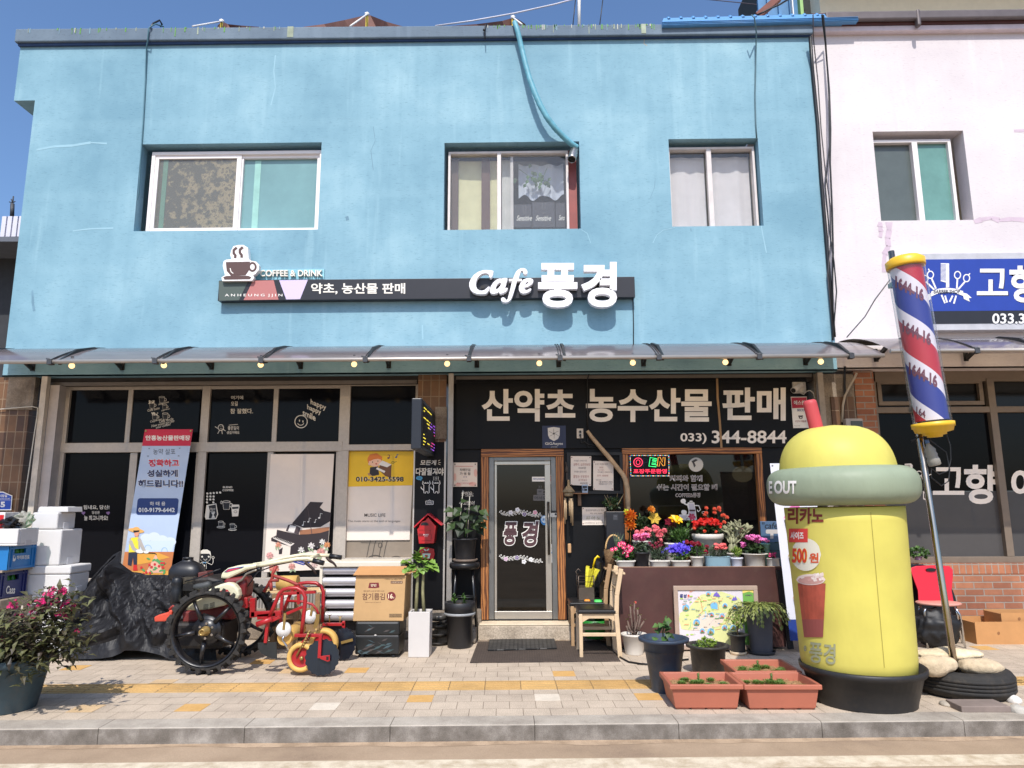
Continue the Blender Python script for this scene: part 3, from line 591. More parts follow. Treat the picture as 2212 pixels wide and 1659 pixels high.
stainrun([(1325, 1372), (1322, 1400), (1330, 1430), (1324, 1465)], .03); stainrun([(1378, 1372), (1380, 1420), (1370, 1470), (1376, 1520), (1352, 1570), (1345, 1640), (1348, 1680)], .035); stainrun([(1905, 1370), (1950, 1355), (2010, 1345), (2060, 1360), (2130, 1352), (2230, 1358)], .03); stainrun([(2150, 808), (2230, 806)], .02)
brick = brickmat('brick', (182, 122, 90), (152, 96, 72), (162, 150, 138), .215, .075, .007, rough=.85, var=.35)
YS = .22; frm = M(124, 110, 96, .5, .2, .1); xs0 = XR + .45
b = MB(); b.box(at('E', 272, 1250, .1).x, at('E', 415, 1250, .1).x, .12, .5, 0, ZB2 - .01); b.build('brick_pillar', brick, white)
zs = at('G7', 1600, 392, .1).z; xs1 = XR + 9; zb = 0
b = MB(); b.box(at('E', 415, 1250, .1).x, xs1, .14, .5, 0, zs - .12); b.build('brick_base', brick, white)
m2 = brickmat('soldier_brick', (186, 122, 88), (164, 102, 74), (162, 150, 138), .075, .2, .007, rough=.85, var=.35, offset=0.)
b = MB(); b.box(at('E', 415, 1250, .1).x, xs1, .135, .5, zs - .119, zs); b.build('brick_sill', m2, white)
xa = at('L5', 940, 200, YS).x
def Rr(u0, v0, u1, v1): return rect('L5', u0, v0, u1, v1, YS)
b = MB(); zt_ = ZB2; ztr1 = at('L5', 1500, 308, YS).z; ztr0 = at('L5', 1500, 358, YS).z; zsl = at('G7', 1600, 340, YS).z
b.box(xa - .06, xs1, YS, YS + .1, ZB2 - .13, ZB2); b.box(xa - .06, xs1, YS - .01, YS + .1, ztr0, ztr1); b.box(xa - .06, xs1, YS - .04, YS + .1, zs, zsl); b.box(xa - .06, xa, YS, YS + .1, zsl, ZB2)
xm = at('L5', 1935, 250, YS).x; b.box(xm - .045, xm + .04, YS - .015, YS + .1, zsl, ZB2 - .1);
xq = at('L5', 1870, 200, YS).x; win_frame(b, xa + .02, xq, at('L5', 1500, 292, YS).z, at('L5', 1500, 70, YS).z, YS + .01, YS + .08, .05)
bfr = b.build('shopfront_frame', frm, white, bevel=.004)
slab(xa, xm, ztr1, ZB2 - .1, YS + .06, 'pane', M(26, 24, 22, .1, spec=.2), bfr); slab(xm, xs1, ztr1, ZB2 - .1, YS + .06, 'pane', M(26, 25, 24, .08, spec=.25), bfr)
zmid = at('L5', 1700, 1035, YS).z
slab(xa, xm - .04, zmid, ztr0, YS + .05, 'pane', M(12, 12, 14, .1, spec=.12), bfr); slab(xa, xm - .04, zsl, zmid - .003, YS + .05, 'frosted_pane', M(74, 72, 72, .25, var=.1, scale=2), bfr)
slab(xm + .04, xs1, zmid, ztr0, YS + .05, 'pane', M(14, 14, 16, .05, spec=.2), bfr); slab(xm + .04, xs1, zsl, zmid - .003, YS + .05, 'frosted_pane', M(70, 69, 70, .25, var=.1, scale=2), bfr)
# AWNINGS
AD = 1.18; ZR = at('P', 1100, 772, -AD).z; AH = .353
smoke, n, l, p = newmat('smoked_sheet')
t = n.new('ShaderNodeBsdfTransparent'); t.inputs[0].default_value = (.68, .52, .32, 1); tl = n.new('ShaderNodeBsdfTranslucent'); tl.inputs[0].default_value = C(176, 166, 166); df = n.new('ShaderNodeBsdfDiffuse'); df.inputs[0].default_value = C(146, 140, 146)
tc = nd(n, 'ShaderNodeTexCoord').outputs['Object']; mp = nd(n, 'ShaderNodeMapping', Scale=(.8, 3, 5)); l.new(tc, mp.inputs[0]); no = nd(n, 'ShaderNodeTexNoise', Scale=2.2, Detail=6.); l.new(mp.outputs[0], no.inputs['Vector'])
dr = nd(n, 'ShaderNodeMapRange'); l.new(no.outputs[0], dr.inputs[0]); dr.inputs[1].default_value = .3; dr.inputs[2].default_value = .75; dr.inputs[3].default_value = .68; dr.inputs[4].default_value = .9
a1 = n.new('ShaderNodeMixShader'); a1.inputs[0].default_value = .55; l.new(tl.outputs[0], a1.inputs[1]); l.new(df.outputs[0], a1.inputs[2])
a2 = n.new('ShaderNodeMixShader'); l.new(dr.outputs[0], a2.inputs[0]); l.new(t.outputs[0], a2.inputs[1]); l.new(a1.outputs[0], a2.inputs[2])
g = n.new('ShaderNodeBsdfGlossy'); g.inputs['Roughness'].default_value = .12; lw = nd(n, 'ShaderNodeLayerWeight', Blend=.35); a3 = n.new('ShaderNodeMixShader'); l.new(lw.outputs['Fresnel'], a3.inputs[0]); l.new(a2.outputs[0], a3.inputs[1]); l.new(g.outputs[0], a3.inputs[2]); l.new(a3.outputs[0], n['Material Output'].inputs[0])
prof = [(-AD * t_, ZR + AH * (1 - t_ ** 1.9)) for t_ in (0, .12, .25, .38, .5, .62, .73, .83, .92, 1)]
railM = M(176, 168, 160, .35, .5, .06)
def awning(label, x0, x1, ribs, brk, dz=0., dep=1.):
 A = thing('awning', label, 'awning', ((x0 + x1) / 2, -.5, ZR))
 pr = [(y * dep - .012, z + dz) for y, z in prof]
 xs = [x0] + ribs + [x1]
 for a, c in zip(xs, xs[1:]):
  q = MB(); q.mesh([(x, y, z) for y, z in pr for x in (a + .0004, c - .0004)], [(2 * i, 2 * i + 1, 2 * i + 3, 2 * i + 2) for i in range(len(pr) - 1)]); q.build('panel', smoke, A, smooth=True)
 q = MB(); yr, zr = pr[-1]; q.tube([(x0, yr, zr - .012), (x1, yr, zr - .012)], .021, 10); q.build('front_rail', railM, A)
 q = MB(); q.box(x0, x1, -.03, -.005, pr[0][1] - .03, pr[0][1] + .0); q.build('wall_rail', DARK, A)
 for x in ribs:
  q = MB(); q.tube([(x - .01, y, z + .005) for y, z in pr], .0045, 6); q.tube([(x + .016, y, z + .005) for y, z in pr], .0045, 6); q.use(BLACK); q.build('rib', None, A)
  q = MB(); q.box(x - .022, x + .028, yr - .032, yr + .03, zr - .045, zr + .012); q.tube([(x - .04, yr - .01, zr + .02), (x + .01, yr - .03, zr + .01), (x + .03, yr, zr - .03)], .008, 6); q.build('clip', M(58, 60, 64, .5), A, bevel=.01)
 for x in brk:
  q = MB(); zb = at('P', 1100, 794, 0).z + dz; q.box(x - .028, x + .028, -.012, -.002, zb, zb + .16)
  arm = [(x, -.015, zb + .03), (x, -.25 * dep, zb + .12), (x, -.6 * dep, zb + .13), (x, -.9 * dep, zb + .04), (x, yr + .02, zr - .02)]
  for (pa, pb) in zip(arm, arm[1:]): q.bar(pa, pb, .03, .05)
  for k in (.03, .13): q.lathe([(.007, 0), (.007, .006)], mat=Matrix.Translation((x, -.012, zb + k)) @ Matrix.Rotation(rad(90), 4, 'X'), seg=8)
  q.build('bracket', M(26, 27, 30, .45), A, bevel=.003)
 return A
ax = lambda u, y=769: at('P', u, y, -AD).x
awning('long smoked sheet awning under the blue wall with a row of bulbs', at('P', -160, 776, -AD).x, at('P', 1908, 764, -AD).x, [ax(u) for u in (-110, 112, 338, 566, 790, 1013, 1209, 1422, 1638, 1836)], [at('P', u, 790, 0).x for u in (72, 265, 458, 650, 840, 1030, 1207, 1390, 1575, 1740)])
aw2x = at('E', 640, 890, -AD - .05).x
awning('short smoked sheet awning below the blue barber signboard', min(at('E', 110, 780, 0).x, aw2x), XR + 8, [at('E', 1100, 870, -AD).x, at('E', 1100, 870, -AD).x + 1.4, at('E', 1100, 870, -AD).x + 2.8], [at('E', 395, 960, .05).x, at('E', 1040, 960, .05).x, at('E', 1040, 960, .05).x + 1.2], .035, 1.04)
wlb = ['above the brown tiled pillar at the building corner', 'above the pane with coffee drawings', 'above the pane with handwritten greeting', 'above the pane reading happy smile', 'over the tiled pillar beside the door panel', 'over the first letters of the big white wording', 'over the middle of the big white wording', 'over the last word of the big white wording', 'near the white camera at the awning end']
for u, w in zip((155, 354, 563, 765, 966, 1165, 1367, 1567, 1773), wlb):
 v = 788 - (u - 560) * .0055; Y = -AD + .09; c = at('P', u, v, Y)
 B = thing('light_bulb', 'glowing warm bulb hanging under the awning ' + w, 'light bulb', c, 'bulbs hung along the awning')
 q = MB(); q.blob(c, (.030, .030, .030), 2); q.build('bulb', M(255, 212, 146, .3, emit=1.5, var=0), B)
 q = MB(); q.lathe([(.017, .022), (.020, .045), (.020, .062)], c, 14); q.build('neck', WHITE, B)
 q = MB(); q.lathe([(.015, .062), (.015, .10)], c, 12); q.tube([c + V((0, 0, .1)), V((c.x, -AD, ZR - .02))], .005, 6); q.build('socket', BLACK, B)
# CAFE SIGN ON THE WALL
sg = thing('cafe_sign', 'long black cafe signboard with raised white letters and cup logo', 'sign', at('P', 920, 625, -.05))
YS1 = -.11
x0, x1 = at('D', 178, 270, YS1).x, at('D', 2072, 250, YS1).x; z0, z1 = at('D', 1100, 312, YS1).z, at('D', 1100, 219, YS1).z
b = MB(); b.box(x0, x1, YS1, -.005, z0, z1); b.build('board', M(34, 33, 38, .4, var=.1), sg, bevel=.004)
a = Art(wall_surf(YS1), 'D')
a.poly([(180, 231), (315, 230), (272, 318), (181, 320)], flat(74, 86, 80), 2).poly([(335, 229), (430, 227), (452, 315), (293, 317)], flat(176, 110, 106), 2).poly([(455, 227), (585, 225), (550, 313), (487, 314)], flat(202, 188, 222), 2)
a.text('약초, 농산물 판매', 600, 240, 1028, 291, M(232, 226, 214, .5), 3, .022, depth=.012); a.text('A N H E U N G  J J I N', 208, 289, 470, 304, dW, 4, .01)
a.done('lettering', sg)
a = Art(wall_surf(-.05), 'D'); a.text('COFFEE & DRINK', 367, 180, 652, 209, M(226, 220, 208, .5), 2, .02, depth=.025); a.done('lettering', sg)
b = MB(); r = rect('D', 350, 178, 658, 222, -.02); b.box(r[0], r[1], -.02, -.006, r[2], r[3]); b.build('backing', M(134, 186, 200, .5), sg)
a = Art(wall_surf(-.2), 'D'); LW = M(236, 234, 236, .4)
a.text('풍', 1632, 148, 1811, 350, LW, 0, .035, depth=.08).text('경', 1828, 143, 1991, 349, LW, 0, .035, depth=.08); a.done('lettering', sg)
for o in ([(507, 152), (470, 142), (400, 137), (340, 140), (270, 165), (205, 210), (158, 270), (132, 330), (130, 385), (148, 440), (185, 480), (240, 503), (300, 511), (370, 508), (402, 497), (430, 460), (446, 420), (447, 400), (437, 392), (422, 398), (400, 420), (370, 445), (330, 458), (290, 455), (255, 430), (235, 385), (235, 330), (255, 270), (290, 225), (330, 195), (370, 185), (410, 190), (432, 205), (440, 240), (455, 256), (472, 254), (484, 240), (495, 205)],
 [(655, 262), (690, 260), (722, 265), (724, 285), (705, 345), (690, 400), (680, 430), (690, 425), (712, 412), (726, 416), (728, 430), (700, 470), (660, 492), (620, 504), (600, 500), (594, 485), (596, 472), (560, 495), (510, 507), (470, 500), (450, 475), (448, 442), (538, 417), (545, 432), (560, 435), (585, 415), (612, 380), (624, 350), (620, 332), (600, 330), (575, 350), (550, 385), (538, 414), (449, 438), (465, 390), (500, 335), (550, 290), (600, 268), (640, 270)],
 [(1030, 150), (1036, 165), (1030, 190), (1012, 203), (990, 205), (972, 192), (966, 165), (950, 140), (935, 155), (915, 200), (893, 272), (948, 274), (946, 308), (870, 310), (845, 400), (820, 480), (795, 555), (770, 600), (735, 630), (690, 640), (650, 632), (625, 610), (625, 580), (645, 562), (668, 562), (690, 580), (708, 603), (725, 590), (745, 520), (770, 420), (795, 310), (745, 310), (745, 275), (810, 272), (830, 220), (855, 165), (890, 130), (930, 110), (975, 108), (1010, 120)],
 [(1125, 300), (1120, 330), (1100, 360), (1050, 390), (987, 407), (1001, 364), (1020, 355), (1045, 335), (1050, 315), (1030, 318), (1005, 345), (998, 364), (984, 408), (988, 430), (1010, 448), (1040, 443), (1065, 425), (1085, 420), (1093, 432), (1085, 455), (1050, 480), (1000, 498), (955, 500), (920, 480), (900, 440), (902, 390), (930, 330), (970, 285), (1020, 265), (1080, 263), (1115, 280)]): b = MB(); b.prism([at('K', *q_, -.2) for q_ in o], (0, .08, 0)); b.build('lettering', LW, sg)
b = MB();
for u in (1380, 1480, 1560, 1720, 1900): c = at('D', u, 255, -.15); b.box(c.x - .02, c.x + .02, -.13, -.1, c.z - .02, c.z + .02); b.build('standoff', DARK, sg); b = MB()
o = [(236, 92), (246, 72), (268, 66), (292, 66), (312, 78), (314, 105), (316, 128), (322, 136), (350, 142), (363, 158), (362, 180), (346, 198), (336, 204), (340, 216), (332, 228), (196, 230), (192, 214), (208, 204), (198, 160), (202, 140), (214, 133), (238, 131), (232, 112)]
b = MB(); b.prism([at('D', *q, -.16) for q in o], (0, .07, 0)); b.build('logo', M(236, 234, 232, .4), sg)
br = flat(84, 60, 56); a = Art(wall_surf(-.161), 'D')
a.poly([(212, 144), (322, 142), (320, 178), (302, 204), (236, 207), (216, 184)], br).ring(333, 166, 15, 18, 9, br, 1).poly([(200, 213), (216, 207), (312, 206), (328, 212), (322, 222), (206, 224)], br)
a.line([(262, 78), (248, 90), (248, 104), (256, 114), (254, 126)], 12, br, 1).line([(290, 76), (276, 88), (276, 102), (284, 112), (284, 124)], 12, br, 1).line([(232, 172), (236, 188), (246, 196)], 4, dW, 2); a.done('cup_drawing', sg)
b = MB(); b.tube([at('D', 2060, 300, -.06), at('D', 2064, 330, -.02), at('D', 2066, 420, -.015), at('D', 2066, 520, -.015)], .006, 6); setp(b.build('power_cable', BLACK), 'thin black cable dropping from the end of the cafe signboard', 'cable')
# BIG BLACK SIGN PANEL OVER DOOR
sp = thing('shop_sign', 'wide black fascia sign with large white lettering and phone number', 'sign', at('P', 1360, 900, .13))
r = rect('P', 978, 819, 1757, 966, .12)
b = MB(); b.box(r[0] + .04, r[1] - .02, .12, .148, r[2], r[3]); b.build('board', M(11, 11, 13, .45, var=.15, spec=.2), sp, bevel=.003)
a = Art(wall_surf(.12), 'L4'); LT = M(232, 224, 214, .6, var=.06)
a.text('산약초', 430, 402, 1297, 702, LT, 1, .03, z='L3').text('농수산물', -26, 395, 1137, 707, LT, 1, .03).text('판매', 1237, 388, 1823, 695, LT, 1, .03)
a.text('033)', 848, 810, 1090, 910, LT, 1, .02).text('344-8844', 1138, 786, 1830, 905, LT, 1, .02); a.done('lettering', sp)
b = MB(); pts = [(1188, 305), (1192, 480), (1212, 700), (1228, 945)]
for q0, q1 in zip(pts, pts[1:]): b.bar(at('L4', *q0, .117), at('L4', *q1, .117), .025, .008, V((0, 1, 0)))
b.build('joint_strip', M(150, 118, 82, .7), sp)
g = thing('security_plate', 'navy security sticker plate with a white shield above the door', 'plate', at('L3', 1100, 850, .11))
r = rect('L3', 990, 742, 1212, 948, .108); b = MB(); b.box(r[0], r[1], .108, .118, r[2], r[3]); b.build('plate', M(28, 34, 66, .4), g)
a = Art(wall_surf(.108), 'L3'); lg = flat(206, 202, 196)
a.poly([(1042, 762), (1070, 758), (1098, 754), (1126, 758), (1154, 762), (1152, 830), (1138, 862), (1099, 884), (1060, 862), (1045, 830)], lg, 1)
for k in range(6): t_ = k * 60; a.line([(1099 + 8 * math.cos(rad(t_)), 815 + 8 * math.sin(rad(t_))), (1099 + 50 * math.cos(rad(t_ + 28)), 815 + 46 * math.sin(rad(t_ + 28)))], 2.5, dK, 2)
a.ell(1099, 815, 8, 8, dK, 2).text('GiGAeyes', 1018, 894, 1182, 926, lg, 1, .015).text('CCTV 작동중', 1072, 933, 1130, 944, lg, 1).done('print', g)
k_ = thing('power_socket', 'white double wall socket with black plugs on black panel', 'socket', at('L3', 1340, 810, .1))
r = rect('L3', 1310, 768, 1373, 858, .1); b = MB(); b.box(r[0], r[1], .1, .119, r[2], r[3]); b.build('plate', M(200, 190, 178, .5), k_, bevel=.004)
for v in (798, 830): c = at('L3', 1342, v, .09); b = MB(); b.lathe([(.014, 0), (.014, .03)], mat=Matrix.Translation((c.x, .1, c.z)) @ Matrix.Rotation(rad(90), 4, 'X'), seg=12); b.build('plug', BLACK, k_)
b = MB(); b.tube([at('L3', *q, .09) for q in ((1430, 120), (1425, 260), (1408, 320), (1408, 560), (1410, 770))], .007, 6); b.tube([at('L3', *q, .085) for q in ((1348, 840), (1352, 900), (1385, 890), (1420, 915), (1480, 920), (1415, 945), (1410, 800))], .006, 6); setp(b.build('black_cable', BLACK), 'black cable hanging from the awning down to the wooden branch', 'cable')
b = MB(); P_ = [(1408, 788), (1440, 835), (1478, 880), (1540, 955), (1600, 1022), (1672, 1112), (1738, 1195), (1762, 1245), (1778, 1320), (1783, 1430), (1785, 1560)]
b.tube([at('L3', u, v, .05) for u, v in P_], [.02, .022, .024, .026, .027, .027, .027, .03, .031, .031, .032], 12); setp(b.build('wooden_branch', M(176, 150, 118, .7, var=.25, scale=14, bump=.5, bscale=30)), 'pale bent wooden branch leaning beside the cafe window', 'branch')
cc = thing('security_camera', 'white bullet security camera in the upper corner of the black sign', 'camera', at('L4', 1945, 390, .05))
r = rect('L4', 1885, 335, 2018, 440, .09); b = MB(); b.box(r[0], r[1], .09, .12, r[2], r[3]); b.build('mount', M(170, 164, 156, .5), cc, bevel=.01)
A_, B_ = at('L4', 1965, 365, .03), at('L4', 1895, 415, -.07); b = MB(); b.tube([A_, A_.lerp(B_, .9), B_], [.032, .036, .036], 16); b.build('body', M(196, 190, 182, .4), cc); b = MB(); d = (B_ - A_).normalized(); b.tube([B_, B_ + d * .006], .028, 16); b.build('lens', BLACK, cc)
b = MB(); b.tube([at('L4', *q, .08) for q in ((1960, 440), (1990, 452), (2010, 425), (2050, 415), (2080, 440), (2092, 490))], .006, 6); b.build('cable', M(180, 176, 168, .6), cc)
ss = thing('security_card', 'red and white security company card beside the fascia sign', 'plate', at('L4', 1955, 620, .11))
a = Art(wall_surf(.112), 'L4'); a.poly([(1870, 474), (2018, 472), (2040, 762), (1893, 763)], dW, 0).poly([(1874, 480), (2016, 478), (2022, 575), (1882, 580)], flat(176, 38, 58), 1).text('에스원', 1898, 508, 2000, 548, dW, 2, .02).text('SECOM', 1928, 586, 2016, 608, flat(52, 62, 120), 2, .02)
a.poly([(1938, 648), (1982, 646), (1984, 656), (1940, 658)], dK, 2).ell(1962, 666, 18, 14, flat(90, 82, 80), 2).ell(1962, 668, 7, 6, dW, 3).text('CCTV 작동중', 1912, 690, 2015, 710, flat(140, 40, 50), 2, .01).text('작동중 녹화중', 1900, 738, 1955, 748, dG, 2).done('print', ss)
# DECALS ON THE SHOP WINDOWS
a = Art(wall_surf(YP - .001), 'L1'); dl = flat(214, 206, 192)
def mug(z, u, v, s, flip=1): a.poly([(u - s, v - s), (u + s, v - s), (u + s * .75, v + s), (u - s * .75, v + s)], dl, 1, z).poly([(u - s * .9, v - s * .9), (u + s * .9, v - s * .9), (u + s * .67, v + s * .92), (u - s * .67, v + s * .92)], dK, 2, z); a.ell(u, v - s, s, s * .3, dl, 3, z=z).ell(u, v - s, s * .8, s * .18, dK, 4, z=z).ring(u + s * 1.15 * flip, v - s * .1, s * .35, s * .45, s * .16, dl, 1, z)
for u, v, s in ((1312, 545, 24), (1334, 602, 19), (1340, 678, 24)): mug('L1', u, v, s)
for u, v in ((1232, 590), (1255, 684)):
 mug('L1', u, v, 22)
 rg = random.Random(u)
 for i in range(16): a.ell(u + rg.uniform(-24, 24), v - 26 + rg.uniform(-14, 10), 5, 4, dl, 4)
for t_, u0, v0, u1, v1, rs in (('Americano', 1283, 572, 1368, 588, 22), ('Caffe Latte', 1196, 620, 1293, 640, 22), ('Espresso', 1310, 626, 1376, 640, 18), ('Cappuccino', 1218, 712, 1312, 732, 22), ('Caffe Mocha', 1290, 708, 1405, 730, 24), ('How would you like', 1228, 745, 1412, 775, 45), ('your coffee?', 1262, 758, 1384, 785, 30)): a.text(t_, u0, v0, u1, v1, dl, 1, .006, .1, rise=rs)
a.done('lettering', front); a = Art(wall_surf(YP - .001), 'L1'); a.text('여기에', 1872, 510, 1970, 540, dl, 1, .012).text('오길', 1872, 556, 1926, 592, dl, 1, .012).text('참 잘했다.', 1866, 614, 2050, 655, dl, 1, .012)
a.ring(1790, 768, 22, 24, 5, dl).line([(1782, 764), (1786, 760)], 4, dl).line([(1798, 764), (1802, 760)], 4, dl).ring(1792, 772, 10, 8, 3, dl, a0=20, a1=160, k=8).line([(1770, 778), (1742, 760)], 5, dl).line([(1808, 782), (1828, 795)], 5, dl).line([(1778, 792), (1764, 818)], 5, dl).line([(1798, 794), (1802, 820)], 5, dl)
a.text('좋은일이', 1846, 756, 1935, 788, dl, 1, .012).text('생길거예요', 1836, 796, 1940, 820, dl, 1, .012).line([(1856, 748), (1928, 742)], 4, dl)
a.done('lettering', front); a = Art(wall_surf(YP - .001), 'L1'); a.text('happy', 650, 535, 776, 590, dl, 1, .02, z='L2', rise=-50).text('happy', 622, 578, 735, 630, dl, 1, .02, z='L2', rise=-45).text('smile', 586, 618, 690, 668, dl, 1, .02, z='L2', rise=-48)
a.ring(573, 720, 50, 50, 7, dl, z='L2', k=28).ell(560, 712, 4, 9, dl, z='L2').ell(588, 718, 4, 9, dl, z='L2').ring(570, 725, 26, 24, 5, dl, z='L2', a0=10, a1=160, k=10)
a.done('lettering', front); a = Art(wall_surf(YP - .001), 'L1'); a.text('힘내요, 당신!', 676, 1396, 886, 1432, dl, 1, .015).text('당신은', 746, 1444, 808, 1468, dl, 1, .012).text('늘 최고니까요!', 682, 1480, 874, 1520, dl, 1, .015)
for u in (676, 876):
 pv = flat(128, 96, 140); a.ell(u - 7, 1458, 8, 8, pv).ell(u + 7, 1456, 8, 8, pv).poly([(u - 15, 1461), (u + 15, 1459), (u + 2, 1476)], pv)
a.done('lettering', front); a = Art(wall_surf(YP - .001), 'L1'); a.text('BLEND', 1806, 1243, 1882, 1258, dl, 1, .02).text('COFFEE', 1803, 1267, 1892, 1283, dl, 1, .02)
for i, row in enumerate(('11111', '111', '111', '101')):
 for j, ch in enumerate(row):
  if ch == '1': a.ell(1680 + j * 26 - i * 1, 1302 + i * 24 - (j * 2 if i == 0 else 0), 9, 8, dl, rot=40)
a.poly([(1672, 1396), (1752, 1382), (1768, 1470), (1752, 1508), (1668, 1512), (1660, 1490)], dl, 1).poly([(1690, 1402), (1748, 1390), (1760, 1470), (1748, 1500), (1692, 1504), (1700, 1440)], dK, 2).text('Blend', 1706, 1418, 1744, 1434, dl, 3).text('coffee', 1696, 1438, 1742, 1452, dl, 3).poly([(1712, 1456), (1744, 1452), (1732, 1476), (1744, 1498), (1714, 1500), (1724, 1476)], dl, 3)
mug('L1', 1835, 1400, 32); a.ell(1794, 1374, 8, 13, dl).ell(1794, 1374, 5, 9, dK, 2)
a.poly([(1874, 1408), (1940, 1404), (1930, 1486), (1882, 1488)], dl).poly([(1880, 1412), (1934, 1408), (1932, 1424), (1882, 1428)], dK, 2).rbox(1876, 1392, 1938, 1408, 5, dl).ell(1908, 1450, 14, 10, dK, 2).ell(1908, 1450, 11, 7, dl, 3)
for u, v in ((1790, 1552), (1884, 1572)): mug('L1', u, v, 22); a.ring(u, v + 22, 32, 7, 4, dl)
def girl(u, v, s, z='H2', half=False):
 a.ell(u, v, 130 * s, 125 * s, dl, 1, z=z).ell(u, v + 8 * s, 118 * s, 112 * s, dK, 2, z=z)
 a.poly([(u - 126 * s, v - 20 * s), (u - 110 * s, v - 110 * s), (u - 40 * s, v - 150 * s), (u + 50 * s, v - 150 * s), (u + 115 * s, v - 105 * s), (u + 128 * s, v - 20 * s), (u + 90 * s, v - 60 * s), (u, v - 62 * s), (u - 90 * s, v - 60 * s)], dl, 3, z)
 for q in (-65, 80): a.ell(u + q * s, v + 5 * s, 20 * s, 20 * s, dl, 3, z=z)
 a.ring(u + 5 * s, v + 40 * s, 36 * s, 40 * s, 8 * s, dl, 3, z, 10, 10, 170)
a.done('lettering', front); a = Art(wall_surf(YP - .001), 'L1'); girl(1115, 130, 1)
a.line([(1090, 250), (980, 285), (930, 250), (935, 180)], 12, dl, z='H2').line([(1130, 250), (1260, 310), (1290, 250), (1285, 180)], 12, dl, z='H2').ring(935, 155, 24, 24, 9, dl, z='H2').ring(1288, 155, 24, 24, 9, dl, z='H2').line([(1060, 280), (1060, 400)], 8, dl, z='H2').line([(1140, 290), (1140, 400)], 8, dl, z='H2').ell(1090, 330, 24, 26, dl, z='H2').poly([(1065, 245), (1100, 262), (1135, 245), (1130, 280), (1100, 266), (1070, 280)], flat(90, 150, 190), 2, 'H2')
a.done('lettering', front)
a = Art(wall_surf(YP + .029), 'G3'); ik = flat(70, 64, 58)
for u in (690, 748, 822, 872): a.line([(u, 145), (u - 26, 240), (u - 50, 370)], 8, ik, 1)
a.line([(580, 192), (790, 195)], 5, ik).ring(790, 220, 22, 26, 7, ik).poly([(722, 142), (782, 142), (760, 170), (740, 170)], ik).ring(735, 390, 90, 60, 10, ik, a0=190, a1=330, k=12).ring(960, 400, 80, 60, 7, ik, a0=190, a1=310, k=12); a.done('stave_drawing', front)
a = Art(wall_surf(YS + .049), 'L5'); LB = flat(240, 230, 218)
a.text('고', 1424, 830, 1696, 1068, LB, 1, .018).text('향', 1694, 808, 1985, 1148, LB, 1, .03).text('이', 2100, 836, 2330, 1120, LB, 1, .03)
a.poly([(1180, 800), (1235, 797), (1250, 812), (1246, 860), (1234, 862), (1230, 830), (1182, 836)], LB)
for k in range(8): a.line([(1184 + k * 6, 808), (1184 + k * 6, 838)], 2.5, dK, 2)
a.ring(1305, 885, 24, 22, 8, LB).line([(1325, 905), (1345, 960)], 8, LB).line([(1405, 890), (1380, 905)], 8, LB).poly([(1338, 1030), (1370, 1070), (1368, 1118), (1340, 1105)], LB).poly([(1346, 1050), (1362, 1074), (1360, 1104), (1348, 1094)], dK, 2)
a.done('lettering', bfr)
YG = YB + .036; a = Art(wall_surf(YG), 'L4'); b0 = flat(66, 40, 40)
def outl(t_, u0, v0, u1, v1, bw=.035, bb=.004, z=None): a.text(t_, u0 - 3, v0 - 3, u1 + 3, v1 + 3, dW, 1, bw, z=z); a.text(t_, u0, v0, u1, v1, b0, 2, bb, z=z)
outl('커피와 함께', 752, 1202, 1048, 1256); outl('쉬는 시간이 필요할 때', 632, 1285, 1186, 1338); outl('COFFEE&풍경', 806, 1366, 1028, 1402)
a.poly([(918, 1452), (976, 1452), (990, 1530), (1000, 1610), (912, 1612), (925, 1530), (908, 1470)], dW, 1).poly([(922, 1460), (972, 1460), (984, 1520), (932, 1520)], flat(196, 190, 196), 2).poly([(934, 1532), (982, 1532), (992, 1604), (918, 1604)], flat(186, 180, 188), 2).poly([(928, 1518), (986, 1518), (984, 1534), (932, 1534)], b0, 3).poly([(930, 1446), (964, 1446), (958, 1436), (936, 1436)], dW, 1)
a.line([(976, 1480), (1018, 1482), (1034, 1520), (1012, 1538), (1004, 1520)], 9, dW, 1).line([(918, 1478), (880, 1460)], 12, dW).ell(874, 1440, 24, 22, dW).ell(882, 1544, 26, 22, dW).ell(870, 1536, 14, 14, dW).poly([(834, 1564), (922, 1562), (912, 1596), (898, 1606), (856, 1606), (842, 1594)], dW, 1).poly([(844, 1572), (914, 1570), (906, 1592), (894, 1600), (858, 1600)], flat(190, 186, 192), 2).line([(828, 1612), (1000, 1612)], 7, dW).ring(1062, 1546, 14, 10, 4, dW)
a.ell(992, 1102, 68, 66, flat(196, 190, 178), 1).poly([(950, 1070), (990, 1050), (1010, 1060), (975, 1080), (990, 1110), (975, 1130), (962, 1090)], flat(56, 48, 44), 2)
a.done('lettering', cafe_win)
a = Art(wall_surf(YB + .036), 'G4'); b1 = flat(74, 46, 50)
for ch, u0, v0, u1, v1 in (('풍', 680, 100, 816, 330), ('경', 866, 90, 1032, 344)): a.text(ch, u0 - 8, v0 - 8, u1 + 8, v1 + 8, dW, 1, .075, .15); a.text(ch, u0, v0, u1, v1, b1, 2, .035, .15)
